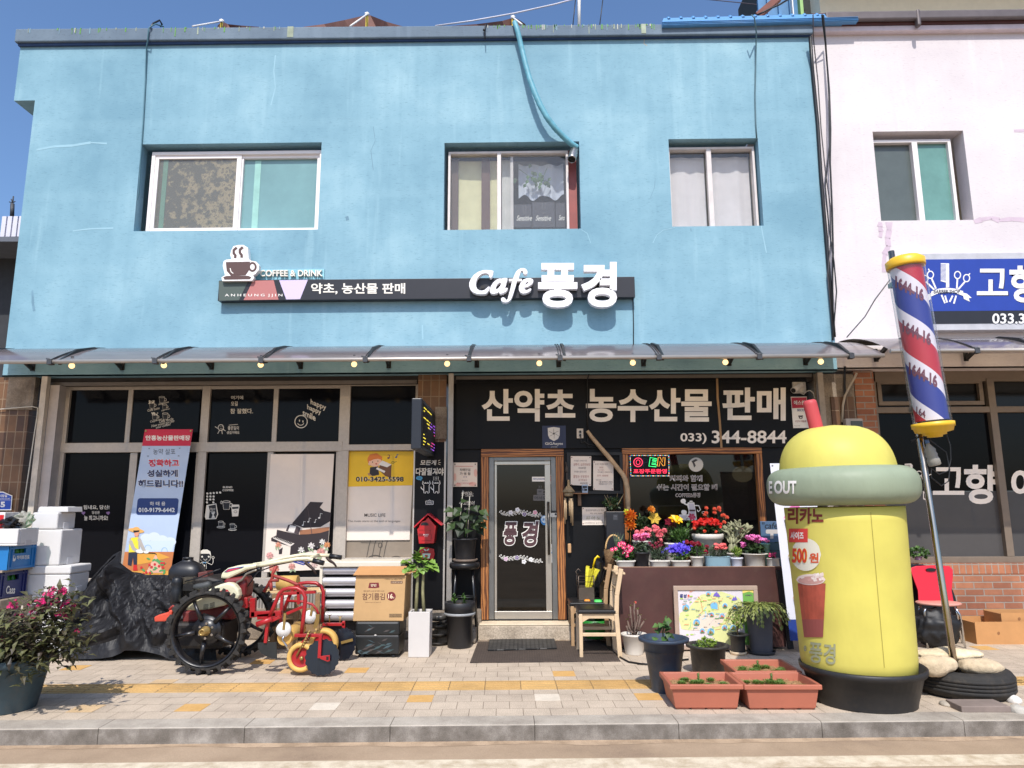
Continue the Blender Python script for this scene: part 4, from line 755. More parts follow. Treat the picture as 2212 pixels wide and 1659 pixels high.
def garland(z, u0, v0, u1, v1, s, wob, fl):
 for i in range(26):
  t_ = i / 25; u = u0 + (u1 - u0) * t_; v = v0 + (v1 - v0) * t_ + wob * math.sin(t_ * 9); r_ = 32 if i % 2 else -40
  a.ell(u, v + (s if i % 2 else -s) * .55, s * .95, s * .42, dW, 1, 10, z, r_).ell(u, v + (s if i % 2 else -s) * .55, s * .6, s * .2, dK, 2, 8, z, r_)
 for (fu, fv, fc) in fl:
  for k in range(5): a.ell(fu + s * .75 * math.cos(k * 1.257), fv + s * .75 * math.sin(k * 1.257), s * .6, s * .6, dW, 3, 8, z).ell(fu + s * .7 * math.cos(k * 1.257), fv + s * .7 * math.sin(k * 1.257), s * .42, s * .42, fc, 4, 8, z)
garland('L3', 605, 1545, 980, 1560, 17, 12, [(700, 1545, flat(210, 205, 215)), (762, 1520, flat(215, 215, 225)), (826, 1560, flat(92, 60, 130)), (925, 1545, flat(214, 130, 160))])
garland('G4', 650, 445, 1058, 480, 18, 12, [(705, 468, flat(200, 150, 190)), (815, 455, flat(92, 60, 130)), (955, 475, flat(220, 220, 225)), (885, 495, flat(215, 215, 220))])
a.box(897, 1214, 1045, 1258, dW, 1, 'L3').text('안동병 심리상담 협력업소', 906, 1226, 1036, 1243, flat(60, 70, 130), 2, .02, z='L3').box(1052, 1195, 1126, 1284, dW, 1, 'L3').box(1060, 1207, 1120, 1256, flat(206, 44, 44), 2, 'L3').text('에스원', 1066, 1218, 1114, 1238, dW, 3, .02, z='L3').box(1090, 1284, 1128, 1374, flat(214, 206, 190), 1, 'L3').text('당', 1102, 1292, 1116, 1306, dK, 2, z='L3').text('기', 1102, 1312, 1116, 1326, dK, 2, z='L3').text('세', 1102, 1330, 1116, 1344, dK, 2, z='L3').text('요', 1102, 1349, 1116, 1362, dK, 2, z='L3')
gy = flat(92, 90, 90); a.rbox(908, 1382, 1113, 1436, 6, gy, 1, 'L3').text('어서오세요', 918, 1394, 1104, 1426, flat(30, 30, 32), 2, .02, z='L3').rbox(942, 1326, 1002, 1380, 8, gy, 1, 'L3').ring(1008, 1356, 14, 14, 7, gy, 1, 'L3').line([(960, 1320), (964, 1306), (960, 1294)], 4, gy, 1, 'L3').line([(978, 1320), (982, 1306), (978, 1294)], 4, gy, 1, 'L3').poly([(1030, 1330), (1072, 1330), (1066, 1378), (1036, 1378)], gy, 1, 'L3').line([(1050, 1326), (1050, 1296), (1036, 1290)], 4, gy, 1, 'L3').ring(1050, 1322, 24, 18, 4, gy, 1, 'L3', 10, 190, 350)
for u in (962, 978, 1042, 1056): a.ell(u, 1350, 4, 8, dK, 2, z='L3')
a.ell(1090, 82, 40, 48, flat(60, 130, 190), 1).ell(1090, 74, 32, 36, flat(210, 226, 236), 2).text('빼른 상권', 1070, 60, 1110, 92, flat(60, 120, 180), 3, .02)
for v in (120, 205): a.box(1146, v, 1216, v + 68, flat(92, 112, 116), 1).box(1152, v + 8, 1210, v + 58, dK, 2).text('Open Hours', 1158, v + 18, 1200, v + 28, flat(150, 180, 190), 3).text('Every Day', 1164, v + 36, 1204, v + 46, flat(150, 180, 190), 3)
a.rbox(1130, 320, 1222, 506, 5, flat(220, 222, 226), 1).box(1178, 322, 1222, 345, flat(90, 140, 200), 2).box(1146, 398, 1176, 412, flat(90, 140, 200), 2).box(1206, 384, 1224, 410, flat(90, 140, 200), 2).text('영업시간 안내', 1156, 358, 1206, 368, dG, 2); a.box(1168, 55, 1212, 102, flat(92, 82, 58), 1)
a.done('lettering', door)
# THINGS BEHIND AND ABOVE
nb = thing('grey_building', 'dark grey neighbour building with a white corrugated roof edge behind the blue wall', 'building', at('P', 10, 700, 3))
zt = at('P', 20, 505, 3).z; xr = XL - .25
b = MB(); b.box(-16, xr, 3, 8, 0, zt - .05); b.build('wall', M(44, 46, 50, .7, var=.2), nb)
zt = at('P', 20, 508, 2.2).z; b = MB(); b.prism([(-16, 2.2, zt + .1), (xr, 2.2, zt - .05), (xr, 2.2, zt - .13), (-16, 2.2, zt + .02)], (0, 3, 0)); b.build('eave', M(92, 96, 104, .5), nb)
b = MB(); zz = at('P', 20, 467, 3.2).z; x = xr
while x > -9: b.box(x - .09, x - .015, 3.2, 3.24, zt - .3, zz); x -= .1
b.box(-9, xr, 3.245, 3.28, zt - .1, zz - .06); b.build('corrugated_edge', M(206, 204, 214, .5, var=.06), nb)
b = MB(); c = at('P', 26, 467, 4); t_ = at('P', 27, 440, 4); b.tube([c, t_], .035, 8); e = at('P', 29, 424, 4); b.tube([t_, e], .012, 6)
for u, v in ((20, 436), (33, 435), (24, 430)): b.tube([t_ + V((0, 0, .02)), at('P', u, v, 4)], .01, 5)
setp(b.build('roof_antenna', M(60, 62, 66, .6)), 'thin grey antenna standing on the corrugated roof edge', 'antenna')
tarp = M(112, 78, 70, .8, var=.2);
def tent(label, pts, pole, ropes, Y=1.2):
 t = thing('roof_tarp', label, 'tarp', at('P', pole[0], 60, Y))
 q = MB(); base = at('P', pole[0], 72, Y).z
 P_ = [at('P', u, v, Y + .25 * math.sin(u)) for u, v in pts]
 for A_, B_ in zip(P_, P_[1:]): q.mesh([A_, B_, V((B_.x, Y + .05, base - .3)), V((A_.x, Y + .05, base - .3)), V((B_.x, Y + 2.2, B_.z - .3)), V((A_.x, Y + 2.2, A_.z - .3))], [(0, 1, 2, 3), (0, 1, 4, 5)])
 q.build('sheet', tarp, t)
 q = MB(); tp_ = at('P', pole[0], pole[1], Y - .1); q.tube([tp_, (tp_.x, Y - .1, ZT)], .02, 8); q.build('pole', M(196, 170, 60, .6), t)
 q = MB()
 for u, v in ropes: q.tube([tp_, at('P', u, v, -.02)], .012, 6)
 q.blob(tp_, .04, 1); q.build('rope', WHITE, t)
tent('brown roof tarp rising to a tall peak behind the parapet', [(655, 58), (700, 52), (745, 43), (793, 32), (800, 33), (835, 47), (870, 57)], (793, 31), [(756, 57)])
tent('brown roof tarp with a low peak beside the teal hose', [(960, 57), (1030, 52), (1085, 45), (1109, 38), (1120, 42), (1135, 52)], (1108, 38), [(1128, 53)])
tent('small folded brown tarp near the looped black cable', [(470, 55), (480, 46), (492, 52), (520, 55), (560, 58)], (479, 46), [(416, 57)])
def cable(name, label, pts, r, mat, cat='cable', group=None, seg=6):
 q = MB(); q.tube(pts, r, seg); return setp(q.build(name, mat), label, cat, group)
cable('flag_mast', 'slim white mast standing on the roof behind the parapet', [at('P', 1251, 70, 1.5), at('P', 1251, -60, 1.5)], .026, WHITE, 'mast', seg=10)
cable('guy_wire', 'black guy wire nearest the white roof mast', [at('P', 1237, 60, 1.5), at('P', 1247, -40, 2)], .008, BLACK, 'wire'); cable('guy_wire', 'black guy wire standing apart from the white roof mast', [at('P', 1295, 58, 1.5), at('P', 1307, -40, 2)], .008, BLACK, 'wire')
cable('white_cable', 'white cable rising over the parapet across the sky', [at('P', 940, 56, .3), at('P', 1020, 45, .3), at('P', 1110, 29, .3), at('P', 1200, 9, .3), at('P', 1290, -16, .3)], .011, M(190, 190, 200, .5))
cable('sky_wire', 'thin far wire crossing the sky near the blue shed', [at('P', 1440, -10, 4), at('P', 1600, 6, 4), at('P', 1740, 22, 4)], .008, M(60, 50, 60, .6))
h = thing('drain_hose', 'teal painted drain hose curving from the parapet to the middle window', 'hose', at('B', 1200, 500, -.1))
pt = [(1122, 138, -.09), (1130, 160, -.11), (1140, 190, -.12), (1152, 240, -.11), (1168, 310, -.1), (1190, 400, -.12), (1215, 490, -.14), (1245, 570, -.16), (1280, 650, -.17), (1325, 730, -.16), (1375, 795, -.12), (1425, 845, -.08), (1468, 885, -.04), (1510, 912, 0.)]
b = MB(); q = [at('B', *p_) for p_ in pt]; full = []
for A_, B_ in zip(q, q[1:]): full += [A_.lerp(B_, k / 6) for k in range(6)]
full.append(q[-1]); nn_ = len(full); b.tube(full, [.034 + (.0045 if (i % 2 and i > nn_ * .45) else 0) for i in range(nn_)], 12); b.build('hose', M(96, 156, 172, .55, var=.2, scale=12), h)
b = MB(); A_, B_ = at('B', 1490, 925, .02), at('B', 1474, 985, -.08); cs = [A_.lerp(B_, k / 8) for k in range(9)]; b.tube(cs, [.048, .055, .05, .058, .052, .058, .052, .056, .05], 14, cap=False); b.build('duct_end', M(176, 172, 168, .25, .9, bump=.4, bscale=60), h, thick=.004)
b = MB(); b.tube([A_.lerp(B_, .7), A_.lerp(B_, .72)], .046, 14); b.build('duct_inside', BLACK, h)
b = MB(); b.tube([at('B', *p_) for p_ in ((955, 150, -.05), (942, 152, -.1), (938, 180, -.1), (940, 245, -.09))], .008, 6); c = at('B', 935, 185, -.1); b.blob(c, .022, 1); setp(b.build('parapet_hook', BLACK), 'small black hook pipe hanging over the parapet edge', 'hook')
cable('wall_cable', 'dark cable looped over the parapet above the big white window', [at('A', *p_) for p_ in ((1010, 165, .1), (960, 148, 0), (930, 165, -.1), (918, 175, -.1), (912, 250, -.09), (905, 290, -.03), (898, 500, -.015), (884, 760, -.012), (876, 880, -.01), (868, 980, .01), (862, 1080, .02), (855, 1200, .03), (828, 1300, .03), (822, 1370, .03))], .009, M(70, 110, 124, .6))
cable('parapet_cable', 'bent black cable end sticking up from the parapet', [at('A', *p_) for p_ in ((928, 170, -.09), (945, 145, 0), (985, 125, .05), (1000, 150, .1), (990, 165, .12))], .012, BLACK)
cable('wall_cable', 'thin cable hanging from the blue roof flashing to the curtained window', [at('C', *p_) for p_ in ((530, 92, -.26), (548, 110, -.29), (560, 200, -.1), (556, 400, -.02), (552, 600, -.015), (556, 760, -.012), (562, 850, -.01))], .009, M(80, 110, 120, .6))
rg = random.Random(2)
for k, (pts, r, m, la) in enumerate((
 ([(892, 225), (905, 420), (938, 760), (958, 1080), (985, 1400), (1005, 1650), (1040, 2080)], .022, BLACK, 'thick black cable bundle running down the joint of the two buildings'),
 ([(965, 90), (985, 250), (1010, 560), (1018, 800), (1015, 1000), (1028, 1300), (1034, 1560), (1030, 1700), (1032, 2100)], .011, BLACK, 'black cable hanging over the white wall from the roof corner'),
 ([(910, 90), (912, 240), (940, 500), (960, 800), (985, 1050), (1018, 1280), (1020, 1480), (1000, 1700), (1035, 2080)], .007, M(70, 66, 70, .6), 'thin grey cable swinging between the joint and the white wall'),
 ([(975, 92), (990, 280), (1008, 600), (1012, 900), (985, 1150), (1010, 1420), (1040, 1620), (1055, 1800), (1040, 2000), (1030, 2100)], .008, BLACK, 'thin black cable bowing out over the white wall'))):
 cable('joint_cable', la, [at('C', u, v, (-.3 if v < 150 else -.12 if v < 230 else -.02 - .012 * k)) for u, v in pts], r, m)
cable('white_wire', 'pair of pale wires slanting from the barber pole to the awning', [at('E', 512, 350, -1.3), at('E', 400, 500, -.9), at('E', 330, 620, -.6), at('E', 200, 768, -.1)], .008, M(190, 184, 186, .5))
f = thing('roof_flashing', 'bright blue metal roof flashing lying over the parapet corner', 'flashing', at('P', 1640, 45, -.2))
bl = M(84, 140, 190, .4, var=.08, dirt=.2)
p0, p1 = at('P', 1431, 56, -.12), at('P', 1854, 45, -.12); q0, q1 = at('P', 1434, 38, -.1), at('P', 1782, 30, -.1)
b = MB(); b.prism([p0, V((p0.x, -.12, p0.z + .06)), V((q0.x, -.09, q0.z)), V((q0.x, .5, q0.z + .02)), V((p0.x, .5, p0.z))], p1 - p0); b.build('sheet', bl, f)
b = MB()
for k in range(3): e = V((0, -.004, .012 + k * .02)); b.tube([p0 + e, p1 + e], .005, 6)
b.build('ridge', bl, f)
for k in range(13):
 t_ = (k + .4) / 13; c = q0.lerp(q1, t_); b = MB(); b.tube([V((c.x, -.1, c.z - .03)), V((c.x, -.08, c.z)), V((c.x, .5, c.z + .03))], [.02, .03, .03], 8); b.build('corrugation', bl, f)
s_ = thing('roof_shed', 'blue corrugated shed with a green post on the roof corner', 'shed', at('P', 1690, 20, 2))
b = MB(); x = at('P', 1634, 20, 2).x; xe_ = at('P', 1728, 20, 2).x; zz = at('P', 1690, -60, 2).z; k = 0
while x < xe_:
 w = .13 if k % 2 else .05; b.box(x, x + w, 2 + (.05 if k % 2 else 0), 2.1, ZT - .1, zz - max(0, .7 - k * .25)); x += w; k += 1
b.build('corrugated_wall', M(70, 118, 158, .45, .1), s_); b = MB(); r = rect('H7', 968, 0, 1040, 245, 2); b.box(r[0], r[1], 1.95, 2.1, ZT - .1, r[3] + .4); b.build('post', M(140, 176, 104, .6), s_)
b = MB(); b.box(at('H7', 855, 100, 1.95).x, at('H7', 872, 100, 1.95).x, 1.93, 1.99, ZT, r[3] + .4); b.build('rail', WHITE, s_)
b = MB(); b.bar(at('H7', 250, 290, 1.2), at('H7', 640, -40, 1.2), .09, .1, V((0, 1, 0))); setp(b.build('roof_beam', M(122, 70, 58, .7, var=.2)), 'rusty red beam leaning over the parapet in front of the blue shed', 'beam')
cable('roof_cable', 'black cable looping from the rusty beam to the roof edge', [at('H7', *p_) for p_ in ((255, 262, 1.1), (400, 190, 1.1), (520, 130, 1.1), (640, 80, 1.1), (790, -10, 1.1))], .014, BLACK)
cb = thing('cream_building', 'cream wall of a taller house behind the brown fascia', 'building', at('P', 2000, 20, 4))
b = MB(); x0 = at('H7', 1340, 100, 4).x; b.box(x0, x0 + 9, 4, 8, 4, 14); b.build('wall', M(222, 214, 192, .7, var=.05), cb); b = MB(); b.box(at('H7', 1030, 100, 4.3).x, x0, 4.4, 8, 4, 14); b.build('recess', M(40, 44, 44, .8), cb)
b = MB(); z_ = at('P', 2000, -120, 3).z; b.box(x0 - .5, x0 + 9, 2.6, 4, z_, z_ + .1); b.build('eave', M(200, 200, 190, .7), cb)
# THINGS IN THE MIDDLE WINDOW
for k, (u0, u1, v0, la) in enumerate(((1112, 1228, 1262, 'dark grey printed carton in the window partly behind the next one'), (1230, 1372, 1248, 'dark grey printed carton standing in front in the middle window'), (1374, 1434, 1252, 'dark grey printed carton cut off by the window frame'))):
 Y = .24 - (.02 if k == 1 else 0); r = rect('B', u0, v0, u1, 1402, Y); c = thing('carton', la, 'box', ((r[0] + r[1]) / 2, Y, r[2]), 'dark cartons in the upstairs window')
 b = MB(); b.box(r[0], r[1], Y, Y + .2, r[2], r[3]); b.build('body', M(66, 64, 72, .7, var=.06), c, bevel=.004)
 a = Art(wall_surf(Y), 'B');
 if k < 2: a.text('Sensitive', u0 + 22, 1330, u0 + 118, 1362, dW, 1, .012, .4).text('TERRE', u0 + 60, 1312, u0 + 84, 1318, dG, 1).text('sensitive series', u0 + 42, 1362, u0 + 96, 1368, dG, 1).line([(u0 + 62, v0 + 4), (u0 + 62, v0 + 42), (u0 + 80, v0 + 42), (u0 + 80, v0 + 4)], 2, dG)
 else: a.text('Sens', u0 + 20, 1328, u0 + 58, 1360, dW, 1, .012, .4)
 a.done('lettering', c)
b = MB(); rgx = random.Random(4)
cv = [(1148, 1010), (1420, 1010)]
xa, xb = at('B', 1146, 1100, .33).x, at('B', 1424, 1100, .33).x; zt_, zb_ = at('B', 1280, 1012, .33).z, at('B', 1280, 1220, .33).z; n_ = 30
vs = []; fs = []
for j in range(9):
 for i in range(n_ + 1):
  t_, s2 = i / n_, j / 8; vs.append((xa + (xb - xa) * t_, .33 + .018 * math.sin(t_ * 23 + s2) * (.4 + s2), zt_ + (zb_ - zt_) * s2 + (.035 * math.sin(t_ * 14) if j == 8 else 0) - .03 * math.sin(t_ * 9.4) ** 2 * (1 - s2)))
for j in range(8):
 for i in range(n_): a_ = j * (n_ + 1) + i; fs.append((a_, a_ + 1, a_ + n_ + 2, a_ + n_ + 1))
b.mesh(vs, fs); setp(b.build('hanging_cloth', M(206, 212, 226, .9, var=.06), smooth=True), 'white cloth hanging inside the middle upstairs window', 'cloth')
b = MB(); rgx = random.Random(9)
for k in range(34):
 u, v = rgx.gauss(1265, 62), rgx.gauss(1100, 38); b.leaf(at('B', u, v, .215), (rgx.uniform(-.7, .7), -.1, -1), (0, -1, 0), .075, .05, .2)
b.tube([at('B', *q, .22) for q in ((1150, 1045), (1200, 1080), (1260, 1110), (1330, 1120))], .004, 5); b.tube([at('B', *q, .22) for q in ((1320, 1040), (1300, 1090), (1280, 1150))], .004, 5)
setp(b.build('leaf_garland', leafmat([(40, 66, 40), (66, 100, 58), (90, 130, 80)])), 'spray of green leaves hanging behind the glass before the white cloth', 'garland')
# BARBER SIGN
bs = thing('barber_sign', 'blue barber shop signboard with white letters and black phone strip', 'sign', at('E', 1300, 450, -.1))
YB2 = -.1; L0 = at('E', 612, 300, YB2).x; R0 = L0 + 4.2; zt_, zb_ = at('E', 1100, 162, YB2).z, at('E', 1100, 718, YB2).z; zm = at('E', 1100, 580, YB2).z
b = MB(); b.box(L0, R0, YB2, YW, zb_, zt_); b.build('case', M(190, 188, 190, .4, .2), bs, bevel=.006)
b = MB(); b.box(L0 + .06, R0 - .06, YB2 - .006, YB2 + .01, zm, zt_ - .08); b.build('blue_face', M(38, 62, 150, .35, var=.06), bs); b = MB(); b.box(L0 + .06, R0 - .06, YB2 - .005, YB2 + .01, zb_ + .08, zm - .001); b.build('black_face', M(34, 34, 40, .4), bs)
a = Art(wall_surf(YB2 - .006), 'E'); wl = flat(226, 224, 222); sh = flat(40, 36, 60)
for dx, m_, ly in ((6, sh, 1), (0, wl, 2)): a.text('고', 1134 + dx, 276 + dx, 1358 + dx, 466 + dx, m_, ly, .018).text('향', 1368 + dx, 254 + dx, 1600 + dx, 520 + dx, m_, ly, .03).text('이발관', 1640 + dx, 254 + dx, 2400 + dx, 520 + dx, m_, ly, .03)
a.text('033.343.8855', 1245, 598, 1830, 672, wl, 2, .02)
a.poly([(874, 236), (934, 238), (936, 410), (912, 412), (912, 376), (874, 366)], wl, 2)
for k in range(14): a.line([(872, 244 + k * 8.6), (912, 248 + k * 8.6)], 3, flat(38, 62, 150), 3)
for u, v, x2, y2 in ((800, 320, 840, 420), (760, 350, 830, 430), (995, 322, 990, 420), (1060, 344, 1000, 425)): a.ring(u, v, 22, 26, 8, wl, 2).line([(u + (x2 - u) * .2, v + 26), (x2, y2)], 12, wl, 2)
a.line([(785, 276), (796, 300)], 8, wl).line([(1085, 310), (1070, 325)], 8, wl)
for (x1, y1, x2, y2) in ((880, 465, 905, 525), (905, 470, 920, 520), (960, 470, 938, 515), (985, 470, 968, 528)): a.line([(x1, y1), (x2, y2)], 12, wl, 2)
a.poly([(800, 478), (860, 452), (918, 444), (976, 450), (1038, 474), (1034, 438), (976, 420), (918, 414), (860, 420), (806, 440)], wl, 4).poly([(1030, 448), (1062, 456), (1096, 486), (1074, 490), (1084, 514), (1040, 494)], wl, 3).poly([(806, 452), (778, 462), (758, 492), (778, 494), (770, 514), (804, 496)], wl, 3)
a.text('BARBER SHOP', 822, 428, 1012, 456, flat(44, 44, 60), 5, .025); a.done('lettering', bs)
# LED BOX SIGN
lx1 = (at('P', 911, 900, -1.13).x + at('P', 940, 940, .05).x) / 2; lx0 = lx1 - .105; lz1, lz0 = at('P', 900, 860, -1.13).z, at('P', 900, 970, -1.13).z
ls = thing('led_sign', 'black projecting box sign with yellow and purple light strips', 'sign', (lx0, -.5, lz0))
b = MB(); b.box(lx0, lx1, -1.13, .03, lz0, lz1); b.build('case', M(30, 33, 40, .35, bump=.1), ls, bevel=.008)
b = MB(); b.box(lx0 + .02, lx0 + .06, .02, .12, lz0 + .1, lz0 + .16); b.box(lx0 + .02, lx0 + .06, .02, .12, lz1 - .16, lz1 - .1); b.build('bracket', DARK, ls)
ye, pu, pk = M(240, 220, 70, .4, var=0, emit=1.1), M(150, 80, 210, .4, var=0, emit=1.1), M(220, 70, 140, .4, var=0, emit=.9)
b = MB(); b.box(lx1, lx1 + .004, -1.08, -.02, lz0 + .04, lz1 - .04); b.build('screen', M(14, 14, 16, .5), ls)
rg = random.Random(12); b = MB(); hgt = lz1 - lz0 - .14
for k in range(12):
 z = lz1 - .08 - hgt * k / 11; y = -1.0
 while y < -.08:
  m_ = ye if y < -.5 else (pu if rg.random() < .65 else pk); w = rg.choice((.03, .06, .16, .2));
  if rg.random() < .5 and not (y > -.5 and k < 3): b.use(m_).box(lx1 + .0042, lx1 + .0075, y, min(y + w, -.05), z - .004, z + .004)
  y += w + rg.uniform(.03, .12)
b.build('lit_strip', None, ls)
# BANNER OF THE PESTICIDE SERVICE
bn = thing('banner', 'tall pale blue banner with red top and farmer picture', 'banner', at('P', 340, 1230, .06)); YN = .06
sf = wall_surf(YN); a = Art(sf, 'J4')
edge = lambda v: (168 - (v - 70) * .1635, 648 - (v - 70) * .1565)
def band(v0, v1, mat, lay=0, l0=0., l1=1.):
 A0, A1 = edge(v0); B0, B1 = edge(v1); a.poly([(A0 + (A1 - A0) * l0, v0), (A0 + (A1 - A0) * l1, v0), (B0 + (B1 - B0) * l1, v1), (B0 + (B1 - B0) * l0, v1)], mat, lay)
pb = M(176, 192, 216, .55, var=.03)
band(70, 1540, pb); band(68, 234, flat(196, 34, 64), 1); band(1290, 1540, flat(196, 120, 70), 1); band(1480, 1540, flat(222, 160, 70), 1)
nv, rd = flat(36, 44, 84), flat(196, 30, 62)
a.text('안흥농산물판매장', 176, 128, 622, 180, dW, 2, .03, .0).text('농약 살포', 252, 262, 472, 320, flat(90, 92, 100), 2, .0)
for u, v in ((212, 260), (516, 258), (200, 336), (506, 334)): a.line([(u - 8, v - 6), (u + 8, v + 6)], 3, flat(90, 92, 100)).line([(u + 8, v - 6), (u - 8, v + 6)], 3, flat(90, 92, 100))
for t_, m_, u0, v0, u1, v1 in (('정확하고', rd, 206, 368, 512, 440), ('성실하게', nv, 192, 472, 498, 544), ('해드립니다!!', nv, 104, 572, 552, 648)): a.text(t_, u0 - 3, v0 - 3, u1 + 5, v1 + 5, dW, 2, .05).text(t_, u0, v0, u1, v1, m_, 3, .035)
def tilt_rbox(u0, v0, u1, v1, r, mat, lay, k=-.16):
 pts = []
 for cx, cy, a_ in ((u1 - r, v0 + r, -90), (u1 - r, v1 - r, 0), (u0 + r, v1 - r, 90), (u0 + r, v0 + r, 180)): pts += [(cx + r * math.cos(rad(a_ + t)), cy + r * math.sin(rad(a_ + t))) for t in (0, 30, 60, 90)]
 a.poly([(u + (v - v0) * k, v) for u, v in pts], mat, lay)
tilt_rbox(98, 756, 508, 922, 24, flat(30, 56, 112), 2, -.1); a.text('하 태 용', 220, 790, 374, 830, dW, 3, .005).text('010-9179-6442', 106, 850, 468, 896, dW, 3, .035)
for u, v, r in ((180, 1150, 55), (260, 1140, 60), (340, 1170, 60), (420, 1190, 60)): a.ell(u, v, r, r * .75, flat(206, 216, 230), 1)
band(1180, 1290, flat(200, 214, 232), 1, .25, .98); a.ring(200, 1260, 34, 38, 8, flat(160, 192, 226), 2, a0=180, a1=360, k=10).ring(365, 1290, 30, 42, 8, flat(160, 192, 226), 2, a0=180, a1=360, k=10)
a.poly([(80, 1310), (300, 1300), (420, 1345), (200, 1400), (90, 1420)], flat(222, 160, 66), 2).poly([(280, 1310), (180, 1500), (350, 1500)], flat(226, 176, 150), 3)
sk, st = flat(216, 150, 120), flat(222, 168, 96)
a.ell(84, 1078, 80, 22, st, 4, rot=8).ell(86, 1064, 34, 22, st, 5).poly([(60, 1082), (112, 1082), (112, 1120), (96, 1142), (70, 1134)], sk, 5).poly([(56, 1078), (116, 1076), (114, 1090), (60, 1100)], dK, 6)
a.poly([(20, 1150), (110, 1140), (132, 1200), (108, 1290), (8, 1296)], flat(178, 170, 160), 4).poly([(38, 1150), (104, 1144), (108, 1290), (10, 1296), (14, 1220)], flat(236, 216, 60), 5).line([(110, 1160), (150, 1250), (170, 1290)], 34, flat(178, 170, 160), 5).line([(26, 1180), (60, 1260), (110, 1290)], 36, flat(178, 170, 160), 6).ell(120, 1286, 38, 18, dW, 7, rot=10).ell(185, 1292, 26, 14, dW, 7).line([(130, 1296), (270, 1304), (288, 1318)], 8, dK, 6)
a.poly([(8, 1296), (96, 1296), (92, 1420), (58, 1420), (52, 1340), (36, 1430), (0, 1420)], flat(44, 48, 66), 4).poly([(56, 1420), (90, 1420), (98, 1478), (54, 1478)], flat(206, 44, 40), 4)
rg = random.Random(6)
for k in range(18): u, v = rg.uniform(130, 420), rg.uniform(1360, 1500); a.ell(u, v, 20, 10, flat(86, 156, 92), 4, 8, rot=rg.uniform(-60, 60))
for k in range(11): u, v = rg.uniform(120, 430), rg.uniform(1400, 1510); a.ell(u, v, 13, 13, flat(206, 50, 56), 5, 10)
a.done('sheet', bn)
for u in (180, 628): c = sf(px('J4', u, 86))[0]; b = MB(); b.lathe([(.006, 0), (.012, 0), (.012, .004), (.006, .004)], mat=Matrix.Translation(c + V((0, -.006, 0))) @ Matrix.Rotation(rad(90), 4, 'X'), seg=12); b.build('eyelet', M(176, 150, 100, .3, .8), bn)
# POSTERS
pp = thing('piano_poster', 'cream poster with a black grand piano and flowers', 'poster', at('J3', 480, 1400, YF)); a = Art(wall_surf(YF + .008), 'J3')
a.poly([(175, 72), (922, 70), (868, 930), (828, 1430), (94, 1464)], M(226, 212, 198, .5, var=.03), 0); pk = flat(46, 36, 38); p2 = flat(70, 56, 58)
a.poly([(425, 890), (640, 634), (794, 640), (752, 698), (800, 740), (888, 762), (876, 862), (760, 930), (560, 940)], pk, 2).poly([(352, 975), (382, 905), (440, 895), (526, 940), (505, 1020)], p2, 3).poly([(402, 908), (476, 922), (450, 1000), (378, 980)], flat(216, 210, 204), 4)
a.poly([(248, 962), (500, 1020), (620, 1015), (862, 970), (850, 1120), (700, 1200), (470, 1260), (430, 1275), (400, 1260), (410, 1160), (180, 1095), (180, 1060), (240, 1030)], pk, 2).poly([(520, 968), (866, 930), (862, 970), (760, 1000), (620, 1016), (515, 1020)], flat(150, 100, 70), 3).poly([(196, 1060), (228, 1046), (455, 1125), (405, 1162)], flat(216, 206, 196), 4)
for k in range(13): t_ = k / 13; a.line([(232 + 215 * t_, 1048 + 74 * t_), (218 + 205 * t_, 1058 + 80 * t_)], 10, dK, 5)
a.poly([(272, 1200), (316, 1170), (306, 1250), (270, 1250)], pk, 2).line([(610, 700), (660, 1010)], 8, p2, 4)
for u, v, s in ((560, 890, 1), (625, 850, 1), (700, 860, .8), (755, 800, 1.2)): a.ell(u - 8 * s, v + 20 * s, 10 * s, 8 * s, dW, 4).line([(u, v + 20 * s), (u + 4 * s, v - 25 * s), (u + 24 * s, v - 20 * s)], 6, dW, 4)
rg = random.Random(7)
for u, v, s, c1, pet in ((265, 1140, 38, (222, 150, 120), 7), (535, 1200, 40, (226, 220, 214), 7), (655, 1150, 42, (228, 220, 216), 7), (785, 1105, 38, (224, 220, 214), 7), (165, 1265, 42, (220, 158, 152), 11), (215, 1415, 60, (214, 132, 112), 11), (425, 1395, 42, (216, 150, 138), 9), (765, 1220, 50, (214, 150, 140), 11), (690, 1370, 40, (222, 190, 180), 9), (840, 1140, 40, (210, 140, 90), 8)):
 cc_ = flat(*c1); c2 = flat(*[int(x * .85) for x in c1])
 for k in range(pet): t_ = 6.283 * k / pet + rg.random() * .3; a.ell(u + s * .55 * math.cos(t_), v + s * .5 * math.sin(t_), s * .5, s * .22, cc_ if k % 2 else c2, 5 + k % 2, 8, rot=math.degrees(t_))
 a.ell(u, v, s * .3, s * .26, c2, 8)
 for k in range(2): a.ell(u + rg.uniform(-30, 30), v + s + rg.uniform(0, 20), s * .7, s * .25, flat(150, 166, 130), 4, 8, rot=rg.uniform(40, 140))
a.done('sheet', pp)
yp = thing('music_poster', 'yellow and white music poster with a boy at a piano and phone number', 'poster', at('L2', 1200, 1700, YP)); a = Art(wall_surf(YP + .012), 'L2')
wp = M(226, 214, 202, .6, var=.03); a.poly([(937, 1246), (1474, 1236), (1452, 1678), (920, 1682)], wp, 0); a.poly([(945, 960), (1497, 960), (1475, 1236), (937, 1247)], M(232, 188, 26, .5, var=.03), 1)
a.text('010-3425-5598', 1018, 1166, 1404, 1206, dW, 2, .055).text('010-3425-5598', 1018, 1166, 1404, 1206, dK, 3, .03).text('MUSIC LIFE', 1086, 1464, 1256, 1490, flat(60, 54, 52), 2, .005).text('The music starts at the end of languages', 952, 1516, 1376, 1538, flat(90, 80, 76), 2, -.002)
hr = flat(216, 122, 46); sk = flat(238, 190, 160)
